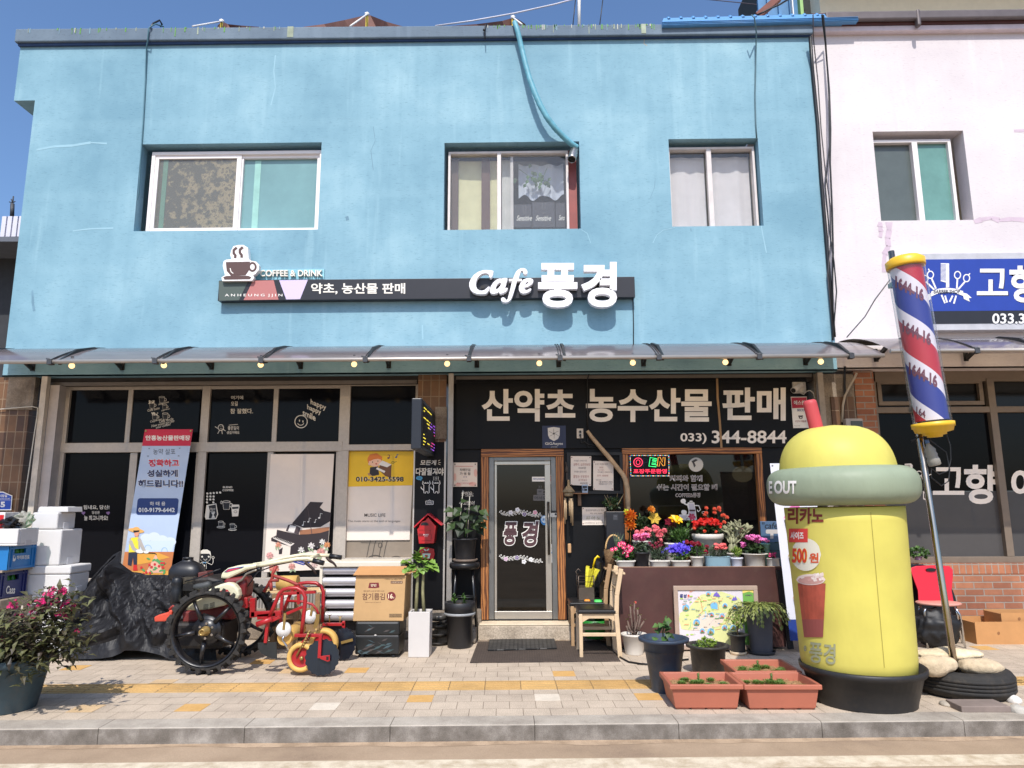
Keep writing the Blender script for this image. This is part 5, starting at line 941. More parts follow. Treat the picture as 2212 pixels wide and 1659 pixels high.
a.ell(1168, 1030, 58, 52, hr, 2).ell(1174, 1046, 52, 40, sk, 3).poly([(1112, 1030), (1130, 985), (1185, 975), (1230, 1005), (1228, 1030), (1196, 1020), (1160, 1026), (1130, 1040)], hr, 4).ell(1128, 1062, 10, 12, sk, 4).ell(1152, 1048, 3, 6, dK, 5).ell(1196, 1040, 3, 6, dK, 5).ell(1182, 1062, 7, 6, flat(190, 70, 60), 5)
a.poly([(1132, 1090), (1196, 1082), (1206, 1150), (1150, 1160), (1128, 1140)], flat(40, 36, 40), 3).line([(1180, 1095), (1215, 1110)], 16, flat(40, 36, 40), 5).poly([(1232, 1035), (1306, 1068), (1302, 1176), (1254, 1160), (1196, 1105)], flat(110, 70, 46), 2).poly([(1232, 1035), (1306, 1068), (1270, 1090), (1200, 1068)], flat(226, 222, 216), 4).poly([(1190, 1090), (1256, 1120), (1248, 1136), (1180, 1104)], flat(228, 222, 214), 5).poly([(1112, 1136), (1170, 1140), (1176, 1160), (1118, 1156)], flat(176, 130, 96), 2)
a.ell(1280, 1014, 9, 7, flat(110, 60, 80), 2).line([(1288, 1014), (1290, 990), (1276, 990)], 6, flat(110, 60, 80)).ell(1342, 1008, 8, 7, flat(60, 90, 140), 2).line([(1348, 1008), (1352, 984), (1362, 986)], 6, flat(60, 90, 140)).ring(1316, 1050, 10, 8, 4, flat(120, 110, 40)).line([(1326, 1050), (1348, 1042)], 4, flat(120, 110, 40))
a.done('sheet', yp)
cbrd = thing('black_board', 'narrow black board with white cheering cats and handwriting', 'board', at('J2', 175, 2050, .03)); YC = .03
xa, xb = at('L2', 1490, 1200, YC).x, at('L2', 1735, 1200, YC).x; zt_, zb_ = at('L2', 1600, 886, YC).z, at('G3', 1280, 915, YC).z
b = MB(); b.box(xa, xb, YC, YC + .02, zb_, zt_); b.build('panel', M(12, 12, 15, .45, spec=.2), cbrd); b = MB(); b.box(xb - .006, xb + .014, YC - .004, YC + .024, zb_, zt_ + .006); b.box(xa - .012, xa + .004, YC - .004, YC + .024, zb_, zt_ + .006); b.build('edge_trim', M(190, 184, 176, .4, .5), cbrd)
a = Art(wall_surf(YC), 'J2'); a.text('모든게', 92, 768, 232, 812, dl, 1, .022, .1).text('다잘될거야', 52, 836, 296, 900, dl, 1, .022, .1).text('Cheer Up!', 216, 872, 296, 886, dl, 1, .01).line([(246, 776), (264, 768)], 4, dl).line([(250, 790), (268, 790)], 4, dl).line([(246, 800), (266, 810)], 4, dl)
a.ell(84, 924, 28, 17, flat(60, 140, 180), 1).poly([(88, 936), (104, 934), (98, 950)], flat(60, 140, 180), 1).text('YAY!', 68, 918, 100, 930, dK, 2, .01)
for u, m_ in ((145, 1), (230, -1)):
 a.line([(u - 30, 948), (u - 34, 975), (u - 22, 985), (u - 22, 1050), (u - 10, 1056), (u - 2, 1040), (u + 8, 1040), (u + 14, 1056), (u + 24, 1050), (u + 24, 985), (u + 34, 970), (u + 30, 945), (u + 22, 968), (u - 22, 968)], 5, dW, 1, closed=True).line([(u - 22, 1030), (u - 44, 1012), (u - 46, 1000)], 6, dW, 1).ell(u - 8, 962, 3, 4, dW).ell(u + 8, 962, 3, 4, dW)
for k in range(12): a.line([(205 + (k % 4) * 14, 912 + (k // 4) * 12), (209 + (k % 4) * 14, 920 + (k // 4) * 12)], 3, dW)
a.rbox(138, 1120, 207, 1154, 5, dW, 1).rbox(142, 1124, 203, 1150, 4, dK, 2).text('고마워요', 148, 1130, 198, 1146, dW, 3, .015).line([(162, 1120), (172, 1110), (184, 1120)], 3, dW); a.done('lettering', cbrd)
a = Art(wall_surf(YB), 'J2'); a.text('웃어요:', 446, 1040, 550, 1074, dl, 1, .02, .1).text('그래 웃어', 478, 1072, 550, 1086, dl, 1, .01).text('수고했어', 428, 1122, 562, 1158, dl, 1, .018, .1).text('오늘도', 470, 1180, 552, 1200, dl, 1, .012); a.done('lettering', blue)
pq = thing('plaque', 'pale pink acrylic plaque with corner screws left of the door frame', 'plaque', at('J2', 480, 998, .1)); pq['label'] = 'pale pink acrylic plaque with corner screws between post and wooden door frame'
a = Art(wall_surf(.12), 'J2'); r = rect('J2', 378, 790, 584, 998, .12); b = MB(); b.box(r[0], r[1], .121, .135, r[2], r[3]); b.build('plate', M(222, 204, 188, .3, var=.02, coat=.3), pq)
pk2 = flat(222, 172, 156); a.ell(570, 878, 14, 34, pk2, 1).ell(392, 915, 12, 34, pk2, 1).ell(545, 975, 32, 18, pk2, 1).ell(420, 980, 28, 14, pk2, 1).line([(396, 822), (550, 822)], 3, flat(206, 96, 80)).text('치매안심', 434, 840, 524, 864, dK, 2, .01).text('가 맹 점', 434, 874, 524, 898, dK, 2, .01).text('풍 경', 464, 908, 494, 920, flat(90, 80, 130), 2).text('2024. 07. 10.', 452, 941, 502, 949, dG, 2).text('횡성치매안심센터', 408, 962, 545, 974, flat(190, 80, 90), 2)
for u, v in ((392, 804), (568, 804), (392, 986), (568, 986)): a.ell(u, v, 5, 6, flat(90, 84, 80), 3)
a.done('print', pq)
mb_ = thing('mailbox', 'red wooden house shaped mailbox on the black cat board', 'mailbox', at('J2', 160, 1490, -.1)); Yf = -.17
f_ = [(66, 1372), (222, 1352), (208, 1490), (78, 1492)]; b = MB(); o = [(66, 1366), (160, 1262), (226, 1340), (210, 1488), (80, 1492)]; b.prism([at('J2', *q, Yf) for q in o], (0, .19, 0)); b.build('body', RED, mb_, bevel=.004)
b = MB(); A_, Bq, Cq = at('J2', 176, 1230, Yf - .03), at('J2', 36, 1350, Yf - .03), at('J2', 276, 1332, Yf - .03); ap = at('J2', 158, 1234, Yf - .03)
for e in (Bq, Cq): b.bar(ap + (e - ap) * .5 + V((0, .115, 0)) - V((0, .115, 0)), ap + (e - ap) * .5 + V((0, .23, 0)), (e - ap).length * 1.02, .014, (V((0, 1, 0)).cross(e - ap)).normalized())
b.build('roof', M(186, 30, 42, .4, var=.1), mb_, bevel=.003)
a = Art(wall_surf(Yf), 'J2'); a.ell(132, 1330, 44, 36, RED, 3).ell(132, 1332, 34, 28, dK, 4).box(84, 1334, 180, 1372, RED, 5).text('POST', 120, 1408, 166, 1420, dW, 6, .02).text('BOX', 130, 1424, 156, 1431, dW, 6).box(78, 1404, 118, 1424, flat(120, 14, 20), 4).line([(104, 1464), (186, 1462), (186, 1440)], 3, flat(110, 10, 16), 4).line([(170, 1380), (182, 1372), (176, 1400), (192, 1420), (188, 1446)], 4, flat(110, 10, 16), 4); a.done('front_print', mb_)
rp = thing('pot_plaque', 'red plaque with a white flowerpot picture under the mailbox', 'plaque', at('J2', 150, 1625, 0)); a = Art(wall_surf(.0), 'J2')
o = [(92, 1534), (150, 1520), (210, 1536), (216, 1580), (208, 1626), (90, 1626), (82, 1590)]; b = MB(); b.prism([at('J2', *q, .0) for q in o], (0, .028, 0)); b.build('plate', RED, rp, bevel=.003)
mt_ = flat(196, 220, 200); a.poly([(108, 1576), (182, 1576), (172, 1618), (122, 1618)], mt_, 1).ell(138, 1594, 7, 7, RED, 2).ell(150, 1594, 7, 7, RED, 2).poly([(132, 1597), (156, 1597), (144, 1612)], RED, 2).line([(146, 1574), (146, 1552)], 4, flat(60, 60, 60)).ell(134, 1546, 14, 6, mt_, 1, rot=40).ell(158, 1544, 14, 6, mt_, 1, rot=-40).ell(134, 1568, 8, 5, flat(70, 70, 70)).ell(158, 1568, 8, 5, flat(70, 70, 70)); a.done('pot_drawing', rp)
nbd = thing('notice_board', 'black framed notice board beside the door', 'board', at('L3', 1480, 1370, .12)); r = rect('L3', 1218, 990, 1742, 1372, .13)
b = MB(); win_frame(b, *r, .118, .148, .035); b.use(M(18, 18, 20, .5)); b.build('frame', None, nbd); b = MB(); b.box(r[0] + .035, r[1] - .035, .135, .148, r[2] + .035, r[3] - .035); b.build('panel', M(13, 13, 15, .6, spec=.2), nbd)
inkr, inkb = flat(150, 70, 60), flat(96, 80, 84); pap = M(226, 214, 202, .7, var=.03)
def notice(label, quad, lines, Y, z='L3'):
 t = thing('paper_notice', label, 'notice', at(z, quad[2][0], quad[2][1], Y), 'handwritten notices beside the door'); q = Art(wall_surf(Y), z); q.poly(quad, pap, 0)
 for body, u0, v0, u1, v1, m_ in lines: q.text(body, u0, v0, u1, v1, m_, 1, .0, .1)
 us = [p_[0] for p_ in quad]; vs_ = [p_[1] for p_ in quad]
 for u, v in ((min(us) + 10, min(vs_) + 12), (max(us) - 12, min(vs_) + 14), (min(us) + 10, max(vs_) - 14), (max(us) - 12, max(vs_) - 14)): q.ell(u, v, 5, 5, flat(120, 50, 50), 2, 8)
 q.done('sheet', t)
notice('larger handwritten price notice hanging nearest the door frame', [(1255, 1022), (1445, 1024), (1443, 1300), (1254, 1290)], [('우리들의 약재로 만든', 1284, 1058, 1405, 1074, inkb), ('쌍화차, 십전대보탕', 1280, 1088, 1436, 1114, inkr), ('4000원', 1325, 1122, 1396, 1142, inkb), ('우리동네 팥으로 만든', 1286, 1158, 1402, 1176, inkb), ('팥빙수 우유빙수', 1280, 1198, 1424, 1226, inkr), ('요거트빙수', 1326, 1234, 1406, 1254, inkr), ('8000원', 1342, 1264, 1410, 1282, inkb)], .116)
notice('narrow handwritten coffee notice on the board behind the branch', [(1463, 1066), (1650, 1072), (1651, 1342), (1463, 1336)], [('우리가 직접한 원두', 1480, 1090, 1600, 1106, inkb), ('커피', 1518, 1120, 1556, 1138, inkr), ('에스프레소', 1505, 1146, 1566, 1158, inkr), ('디카페인 아메리카노', 1504, 1164, 1638, 1180, inkb), ('모두 2500원', 1498, 1194, 1602, 1212, inkr), ('에이드', 1488, 1238, 1540, 1250, inkb), ('자몽 블루베리 청포도', 1512, 1254, 1645, 1270, inkb), ('계절음료 딸기 수박', 1512, 1274, 1638, 1288, inkb)], .116)
notice('white handwritten piano notice beside the tall black planter', [(1360, 1497), (1582, 1498), (1586, 1660), (1362, 1662)], [('횡성교육지원청 신고 제호', 1394, 1516, 1560, 1534, inkb), ('개인 과외 교습자', 1432, 1546, 1548, 1560, inkb), ('피 아 노', 1396, 1580, 1528, 1614, flat(150, 140, 90)), ('나이상관없이요. 남녀 다 됩니다', 1380, 1634, 1580, 1650, inkb)], .143)
w = thing('wind_chime', 'bamboo wind chime with straw roof hanging beside the door', 'wind chime', at('H4', 590, 520, -.02)); Yc = -.04
c = at('H4', 586, 500, Yc); b = MB(); R_ = lambda u: abs(at('H4', 586 + u, 500, Yc).x - c.x); Z_ = lambda v: at('H4', 586, v, Yc).z
straw = M(150, 130, 100, .85, var=.3, scale=40, bump=.5); b.lathe([(R_(100), Z_(510)), (R_(102), Z_(495)), (R_(60), Z_(440)), (R_(22), Z_(400)), (R_(18), Z_(330)), (R_(14), Z_(308))], (c.x, Yc, 0), 18); b.lathe([(R_(66), Z_(575)), (R_(72), Z_(545)), (R_(75), Z_(510))], (c.x, Yc, 0), 18); b.build('roof', straw, w)
bam = M(168, 144, 112, .6, var=.2, scale=10)
for u0, v0, u1, v1, r in ((530, 600, 530, 920, .009), (545, 610, 545, 950, .01), (598, 600, 602, 890, .009), (626, 610, 628, 1000, .01), (645, 605, 652, 1050, .01), (520, 640, 528, 1020, .007)): b = MB(); b.tube([at('H4', u0, v0, Yc + random.uniform(-.04, .04)), at('H4', u1, v1, Yc + random.uniform(-.03, .03))], r, 8); b.build('bamboo_pipe', bam, w)
b = MB(); b.tube([at('H4', 560, 315, Yc), at('H4', 556, 200, .02), at('H4', 552, 90, .08), at('H4', 540, 20, .1)], .008, 6); b.blob(at('H4', 555, 140, .02), (.02, .02, .05), 1); b.build('hanger', M(70, 62, 58, .8), w)
sh_ = thing('wall_shelf', 'tiny brown wooden shelf on the black wall under notices', 'shelf', at('H4', 770, 520, .1)); r = rect('H4', 640, 520, 902, 534, .03); b = MB(); b.box(r[0], r[1], .03, .148, r[2], r[3]); b.build('board', M(136, 100, 72, .7, var=.2), sh_); r2 = rect('H4', 735, 536, 792, 728, .09); b = MB(); b.box(r2[0], r2[1], .09, .148, r2[2], r2[3]); b.build('bracket', M(112, 88, 68, .7), sh_)
tm = thing('door_timer', 'small pale blue keypad gadget standing on the wall shelf', 'gadget', at('H4', 850, 505, .06)); r = rect('H4', 802, 386, 900, 503, .05); b = MB(); b.box(r[0], r[1], .05, .075, r[3] - (r[3] - at('H4', 850, 520, .05).z), r[3]); b.build('body', M(150, 168, 190, .4), tm, bevel=.005); a = Art(wall_surf(.05), 'H4'); a.box(812, 408, 885, 440, dK, 2).ell(866, 470, 20, 20, dK, 2)
for k in range(6): a.box(810 + (k % 2) * 22, 448 + (k // 2) * 15, 826 + (k % 2) * 22, 458 + (k // 2) * 15, dK, 2)
a.done('key_print', tm)
r = rect('H4', 572, 1342, 630, 1494, .1); b = MB(); b.box(r[0], r[1], .1, .118, r[2], r[3]); setp(b.build('wooden_tag', M(190, 148, 104, .6), bevel=.01), 'small pale wooden tag hung on the door frame edge', 'tag')
op = thing('open_sign', 'lit OPEN diode sign with coloured dot border in the cafe window', 'sign', at('L4', 560, 1212, YB)); YO = YB + .018; r = rect('L4', 376, 1008, 750, 1216, YO); b = MB(); b.box(r[0], r[1], YO, YO + .012, r[2], r[3]); b.build('board', M(16, 16, 18, .4, spec=.2), op)
a = Art(wall_surf(YO), 'L4'); E_ = lambda r_, g_, b_, e=1.3: M(r_, g_, b_, .4, var=0, emit=e); dots = [E_(235, 60, 60), E_(80, 220, 120), E_(70, 110, 240), E_(240, 200, 90), E_(235, 235, 240)]
for k in range(38): t_ = k / 37; a.ell(384 + 358 * t_, 1017, 3.6, 4, dots[k % 5], 1, 6).ell(390 + 352 * t_, 1206, 3.6, 4, dots[(k + 2) % 5], 1, 6)
for k in range(1, 18): t_ = k / 18; a.ell(382 + 8 * t_, 1017 + 189 * t_, 4, 3.6, dots[(k + 1) % 5], 1, 6).ell(740 + 2 * t_, 1017 + 189 * t_, 4, 3.6, dots[(k + 3) % 5], 1, 6)
a.ring(456, 1080, 40, 40, 8, E_(226, 50, 84), 1).ring(456, 1080, 18, 22, 6, E_(226, 50, 84), 1); gE = E_(60, 226, 120); oE = E_(226, 150, 50)
a.line([(505, 1120), (505, 1045), (540, 1052), (545, 1078), (512, 1088)], 4, flat(44, 46, 84), 1)
a.line([(630, 1048), (568, 1036), (556, 1116), (622, 1122), (626, 1104), (582, 1098), (584, 1086), (620, 1090), (622, 1072), (588, 1068), (590, 1056), (628, 1062)], 7, gE, 1, closed=True)
a.line([(634, 1116), (642, 1034), (660, 1034), (682, 1080), (688, 1034), (706, 1036), (702, 1112), (686, 1112), (658, 1072), (652, 1116)], 5, oE, 1, closed=True); a.text('포장주문환영', 412, 1142, 722, 1184, E_(232, 44, 74), 1, .025); a.done('lettering', op)
gp = thing('gelato_poster', 'dim gelato poster standing behind the cafe window glass', 'poster', at('L4', 1350, 1720, .75)); a = Art(wall_surf(.75), 'L4'); a.poly([(1172, 1185), (1545, 1180), (1560, 1760), (1180, 1760)], M(200, 196, 192, .6), 0)
a.text('젤라또', 1212, 1300, 1530, 1392, dK, 1, .012, .1).text('쫀득하게 달콤한', 1264, 1258, 1462, 1284, dG, 1).text('Premium Gelato', 1258, 1406, 1494, 1430, dG, 1, .01)
for u, c1 in ((1275, (190, 120, 150)), (1385, (110, 76, 62)), (1490, (196, 140, 150))): a.ell(u, 1535, 46, 60, flat(*c1), 1).poly([(u - 52, 1580), (u + 52, 1580), (u + 42, 1700), (u - 42, 1700)], dK, 2)
a.line([(1168, 1200), (1400, 1540), (1410, 1740)], 14, dK, 3).line([(1520, 1390), (1400, 1560)], 12, dK, 3); a.done('sheet', gp)
gl_ = thing('globe_lamp', 'cream globe lamp glowing behind the cafe window', 'lamp', at('L4', 1425, 1200, .6)); c = at('L4', 1425, 1190, .6); b = MB(); b.blob(c, (.13, .1, .1), 3); b.build('shade', M(226, 206, 160, .5, emit=.7, var=0), gl_); b = MB(); b.tube([c + V((0, 0, .09)), c + V((0, 0, .5))], .006, 6); b.build('cord', BLACK, gl_)
em = thing('electric_meter', 'grey electricity meter box on the soiled pillar', 'meter', at('E', 255, 1430, -.05)); r = rect('E', 190, 1354, 330, 1520, -.04); b = MB(); b.box(r[0], r[1], -.04, .07, r[2], r[3]); b.build('case', M(168, 162, 156, .5), em, bevel=.012); b = MB(); r = rect('E', 228, 1372, 318, 1440, -.046); b.box(r[0], r[1], -.047, -.035, r[2], r[3]); b.build('window', M(70, 74, 70, .2), em, bevel=.004)
cable('meter_conduit', 'pale conduit bending down the soiled pillar behind the meter', [at('E', *q, .04) for q in ((270, 1028), (250, 1070), (215, 1130), (185, 1190), (170, 1260), (165, 1380))], .014, M(176, 164, 146, .6), 'conduit'); cable('pillar_cable', 'black cable running down the soiled pillar', [at('E', *q, .05) for q in ((185, 980), (182, 1100), (185, 1200), (172, 1300), (170, 1400))], .014, BLACK)
np_ = thing('number_plate', 'blue house number plate with a white five on the tiled pillar', 'number plate', at('J5', 40, 1385, .01)); a = Art(wall_surf(.012), 'J5'); o = [(-70, 1200), (30, 1200), (124, 1240), (112, 1385), (-110, 1385), (-100, 1240)]; a.poly(o, dW, 0).poly([(-64, 1210), (28, 1210), (116, 1246), (105, 1378), (-104, 1378), (-94, 1246)], flat(38, 76, 168), 1).text('중앙시장길', -60, 1228, 72, 1256, dW, 2, .02).text('Jungangsijang-gil', -80, 1262, 100, 1274, dW, 2).line([(-90, 1283), (108, 1283)], 3, dW).text('5', 6, 1300, 52, 1356, dW, 2, .05); a.done('plate', np_)
cable('washing_line', 'thin white cord tied to the corner post of the tiled pillar', [at('J5', *q) for q in ((-60, 384, 0), (320, 352, -.01), (376, 366, -.02), (370, 450, -.02), (340, 640, -.03), (290, 980, -.05), (230, 1380, -.08))], .006, M(206, 200, 186, .7))
# PLANTS AND POTS
def flower(mb, c, r, n=5, d=(0, -.8, .6), cup=.3, mats=None, ctr=None):
 c, d = V(c), V(d).normalized(); a = d.cross(V((1, .01, 0))).normalized(); b_ = d.cross(a); o = random.random() * 6
 if mats: mb.use(mats)
 for k in range(n):
  t = o + 6.283 * k / n; e = a * math.cos(t) + b_ * math.sin(t); s_ = (a * -math.sin(t) + b_ * math.cos(t)) * r * (1.9 / n)
  m = c + e * r * .62 + d * r * cup; mb.mesh([c, m + s_, c + e * r + d * r * cup * .7, m - s_], [(0, 1, 2), (0, 2, 3)])
 if ctr: mb.use(ctr); p = c + d * r * .25; mb.mesh([p + (a * math.cos(t) + b_ * math.sin(t)) * r * .22 for t in (0, 1.05, 2.1, 3.14, 4.2, 5.2)], [(0, 1, 2, 3, 4, 5)])
def ball(mb, c, r, m, n=26, pr=.55):
 mb.use(m)
 for k in range(n):
  d = V((random.gauss(0, 1), random.gauss(-.4, 1), random.gauss(.4, 1))).normalized(); flower(mb, V(c) + d * r * .55, r * pr, 4, d, .25)
def bush(mb, c, R, n, L, w, up=.6, hollow=.5, jit=.5, bend=.3):
 c = V(c); R = V(R)
 for k in range(n):
  d = V((random.gauss(0, 1), random.gauss(0, 1), random.gauss(0, 1))).normalized(); q = hollow + (1 - hollow) * random.random() ** .5
  p = c + V((d.x * R.x, d.y * R.y, d.z * R.z)) * q; e = d + V((random.gauss(0, jit), random.gauss(0, jit), random.gauss(0, jit) + up))
  l = L * random.uniform(.6, 1.25); mb.leaf(p - e.normalized() * l * .4, e, V((0, 0, 1)) + V((random.gauss(0, .4), random.gauss(-.3, .4), 0)), l, w * random.uniform(.7, 1.2), bend)
def pot_shape(par, c, rb, rt, h, mat, rim=.03, lip=.012, sq=None, name='pot', soil=.03, rz=0.):
 q = MB(); t = rt - lip
 q.lathe([(rb * .97, 0), (rb, .008), (rb + (t - rb) * (h - rim) / h, h - rim), (rt - .003, h - rim + .004), (rt, h - .004), (rt - .004, h), (t - .004, h), (t - .012, h - soil - .01), (.001, h - soil - .012)], c, 32, None, sq, rz); o = q.build(name, mat, par)
 q = MB(); q.lathe([(.001, h - soil + .006), (t * .5, h - soil + .004), (t * .985 - .006, h - soil)], c, 24, None, sq, rz); q.build('soil', SOIL, par); return o
GREENS = {'mid': [(40, 66, 30), (70, 104, 46), (98, 132, 62)], 'dark': [(26, 42, 24), (44, 64, 34), (66, 88, 48)], 'grey': [(52, 68, 52), (84, 102, 78), (112, 126, 98)], 'lime': [(92, 120, 44), (130, 158, 64), (160, 178, 84)], 'bronze': [(44, 38, 34), (74, 70, 48), (104, 104, 64), (60, 48, 46)], 'cact': [(112, 124, 62), (146, 154, 84), (92, 106, 52)]}
LM = {k: leafmat(v) for k, v in GREENS.items()}
# brown counter with flower pots
TY = -.59; tz1 = at('P', 1500, 1225.5, TY).z; tz = tz1 - .035; xa, xb = at('P', 1330, 1300, TY).x, at('P', 1692, 1300, TY).x
ct = thing('flower_counter', 'dark brown plywood counter carrying rows of flower pots', 'counter', ((xa + xb) / 2, -.2, 0)); ply = M(76, 46, 42, .5, var=.2, scale=3, dirt=.2)
b = MB(); b.box(xa, xb, TY, TY + .02, .03, tz1); b.build('front_panel', ply, ct); b = MB(); b.box(xa, xa + .02, TY + .021, .1, .03, tz1); b.build('side_panel', M(96, 84, 64, .7, var=.2), ct); b = MB(); b.box(xb - .02, xb, TY + .021, .1, .03, tz1); b.build('side_panel', ply, ct)
b = MB(); b.box(xa + .02, xb - .02, TY + .021, .12, tz - .02, tz); b.build('top', M(92, 70, 56, .7, var=.2), ct); b = MB(); b.box(xa - .004, xb + .004, TY - .003, TY + .019, tz1 + .001, tz1 + .008); b.build('edge_strip', M(150, 116, 96, .6), ct)
b = MB(); b.bar(at('G6', 1640, 60, TY - .02), at('G6', 1745, 740, TY - .02), .06, .03, V((0, 1, 0))); b.build('corner_board', DARK, ct)
def potted(z, uL, uR, v, Y, label, mat, base=None, rbk=.78, sq=None, rim=.02, name='potted_plant', cat='potted plant', lip=.01, group=None, zb=None):
 A_, B_ = at(z, uL, v, Y), at(z, uR, v, Y); c = V(((A_.x + B_.x) / 2, Y, tz if zb is None else zb)); R = (B_.x - A_.x) / 2
 t = thing(name, label, cat, c, group); pot_shape(t, c, R * rbk, R, A_.z - c.z, mat, rim, lip, sq); return t, c, R, A_.z
W_ = M(214, 208, 198, .45, var=.05); g_ = 'flower pots on the brown counter'; sqr = (5, 1, .6)
def fol(t, z, u, v, Y, ru, rv, n, L, w, m, **k):
 c = at(z, u, v, Y); e = at(z, u + ru, v - rv, Y); q = MB(); bush(q, c, (e.x - c.x, (e.x - c.x) * k.pop('dy', .7), e.z - c.z), n, L, w, **k); q.build('foliage', LM[m], t)
t, c, R, z1 = potted('H5', 118, 540, 1098, -.44, 'white box pot of magenta flowers with pale centres at the counter end', W_, sq=sqr, group=g_); fol(t, 'H5', 300, 980, -.44, 215, 130, 120, .07, .028, 'mid')
q = MB(); mg = M(206, 24, 92, .5, var=.1)
for u, v in ((60, 880), (130, 862), (210, 790), (262, 748), (305, 762), (290, 836), (405, 815), (460, 850), (425, 895), (330, 900), (310, 950), (380, 940), (362, 1000), (215, 760), (320, 830)): flower(q, at('H5', u, v, -.52 + random.uniform(0, .06)), .026, 5, (random.gauss(0, .3), -1, .5), .15, mg, flat(236, 190, 200))
q.build('bloom', None, t)
t, c, R, z1 = potted('H5', 480, 840, 930, -.42, 'black pot of pink cyclamen with marbled leaves', BLACKPOT, group=g_, rbk=.7); fol(t, 'H5', 655, 850, -.44, 165, 95, 75, .06, .06, 'grey', up=.2, bend=.5)
q = MB(); pk = M(226, 110, 160, .5, var=.15)
for k in range(20): q.use(pk); flower(q, at('H5', random.uniform(530, 780), random.uniform(600, 720), -.46 + random.uniform(-.05, .05)), .035, 4, (random.gauss(0, .4), -.4, 1), .9)
q.build('bloom', None, t)
t, c, R, z1 = potted('H5', 815, 1245, 1095, -.44, 'white box pot of dark carnations with maroon heads', W_, sq=sqr, group=g_); fol(t, 'H5', 1010, 950, -.44, 200, 140, 330, .06, .007, 'grey', up=1.)
q = MB()
for u, v in ((825, 750), (880, 800), (960, 750), (985, 820), (1040, 800), (1075, 790), (935, 840)): ball(q, at('H5', u, v, -.47), .024, M(126, 20, 50, .5, var=.2), 12)
q.build('bloom', None, t)
t, c, R, z1 = potted('H5', 1255, 1665, 1095, -.44, 'white box pot overflowing with violet blue lobelia', W_, sq=sqr, group=g_); fol(t, 'H5', 1450, 1010, -.44, 200, 80, 140, .05, .02, 'mid')
q = MB(); q.use(leafmat([(70, 44, 190), (92, 70, 220), (112, 90, 228)]))
for k in range(190): flower(q, at('H5', random.gauss(1440, 105), 870 + random.gauss(0, 52), -.5 + random.uniform(0, .12)), .018, 4, (random.gauss(0, .5), -1, .6), .2)
q.build('bloom', None, t)
t, c, R, z1 = potted('H5', 1650, 1945, 1015, -.42, 'round white pot of dark red sweet williams beside the pale blue tub', W_, group=g_); fol(t, 'H5', 1820, 890, -.42, 195, 120, 190, .05, .018, 'mid')
q = MB()
for u, v in ((1600, 725), (1700, 745), (1760, 765), (1830, 750), (1720, 770), (1850, 780), (1985, 915), (2010, 825), (1990, 930)): ball(q, at('H5', u, v, -.46), .03, M(140, 14, 44, .5, var=.25), 16)
q.build('bloom', None, t)
t, c, R, z1 = potted('H6', 0, 605, 1145, -.42, 'pale blue oval tub of coral pink dianthus', M(140, 172, 186, .4, var=.06), sq=(3.5, 1, .55), rbk=.95, rim=.008, lip=.006, group=g_); fol(t, 'H6', 300, 1040, -.42, 250, 130, 330, .06, .008, 'grey', up=1.)
q = MB()
for k in range(24): q.use(M(232, 104, 104, .5, var=.15)); flower(q, at('H6', random.uniform(250, 530), random.uniform(860, 995), -.47 + random.uniform(-.03, .05)), .024, 6, (random.gauss(0, .3), -.5, 1), .2)
q.build('bloom', None, t)
t, c, R, z1 = potted('H6', 595, 902, 1170, -.44, 'small white pot of upright green herb', M(212, 214, 226, .4, var=.04), group=g_); fol(t, 'H6', 760, 1050, -.44, 105, 110, 120, .055, .013, 'lime', up=1.4)
t, c, R, z1 = potted('H6', 870, 1470, 1075, -.4, 'broad white bowl of cyclamen with pink and white petals', W_, rbk=.72, rim=.012, lip=.03, group=g_); fol(t, 'H6', 1160, 980, -.42, 230, 110, 110, .06, .06, 'dark', up=.2, bend=.5)
q = MB()
for u, v in ((900, 890), (940, 950), (905, 930), (1010, 730), (1040, 780), (1000, 760), (1120, 710), (1150, 740), (1190, 760), (1240, 730), (1280, 750), (1210, 800), (1130, 790), (1340, 800), (1400, 800), (1450, 830), (1230, 860)): q.use(M(226, 120, 186, .5, var=.25, scale=30)); flower(q, at('H6', u, v, -.43 + random.uniform(-.05, .05)), .036, 4, (random.gauss(0, .4), -.3, 1), .9)
q.build('bloom', None, t)
t, c, R, z1 = potted('H6', 1435, 1745, 1185, -.46, 'little cream faceted pot with tiny crimson flowers by the gelato banner', W_, rbk=.92, rim=.01, group=g_); fol(t, 'H6', 1560, 1140, -.46, 100, 60, 70, .04, .016, 'mid')
q = MB()
for k in range(12): flower(q, at('H6', random.uniform(1480, 1650), random.uniform(1060, 1160), -.5), .014, 5, (0, -1, .5), .2, M(190, 40, 100, .5))
q.build('bloom', None, t)
t, c, R, z1 = potted('H5', 465, 900, 690, -.16, 'pot of tall salmon pink carnations standing behind the cyclamen', W_, group=g_); fol(t, 'H5', 900, 620, -.2, 190, 140, 300, .07, .008, 'grey', up=1.)
q = MB()
for u, v in ((572, 525), (680, 512), (640, 570), (765, 460), (830, 488), (815, 568), (690, 610), (580, 615), (930, 415), (985, 445), (945, 485), (1000, 585), (1135, 490), (1045, 690), (1060, 580), (1035, 505)): ball(q, at('H5', u, v, -.26), .036, M(228, 108, 118, .5, var=.2), 14)
q.build('bloom', None, t)
t, c, R, z1 = potted('H5', 1125, 1460, 740, -.2, 'white pot of yellow lily over glossy green leaves', W_, group=g_); fol(t, 'H5', 1450, 600, -.2, 190, 130, 190, .1, .02, 'mid', up=.9)
q = MB(); yl = M(236, 186, 20, .45, var=.08)
for u, v in ((1370, 265), (1345, 280)): q.use(yl); flower(q, at('H5', u, v + 30, -.2), .085, 6, (.2, -.5, .8), .5)
q.use(LM['mid']); q.tube([at('H5', 1390, 330, -.2), at('H5', 1430, 520, -.2)], .006, 5)
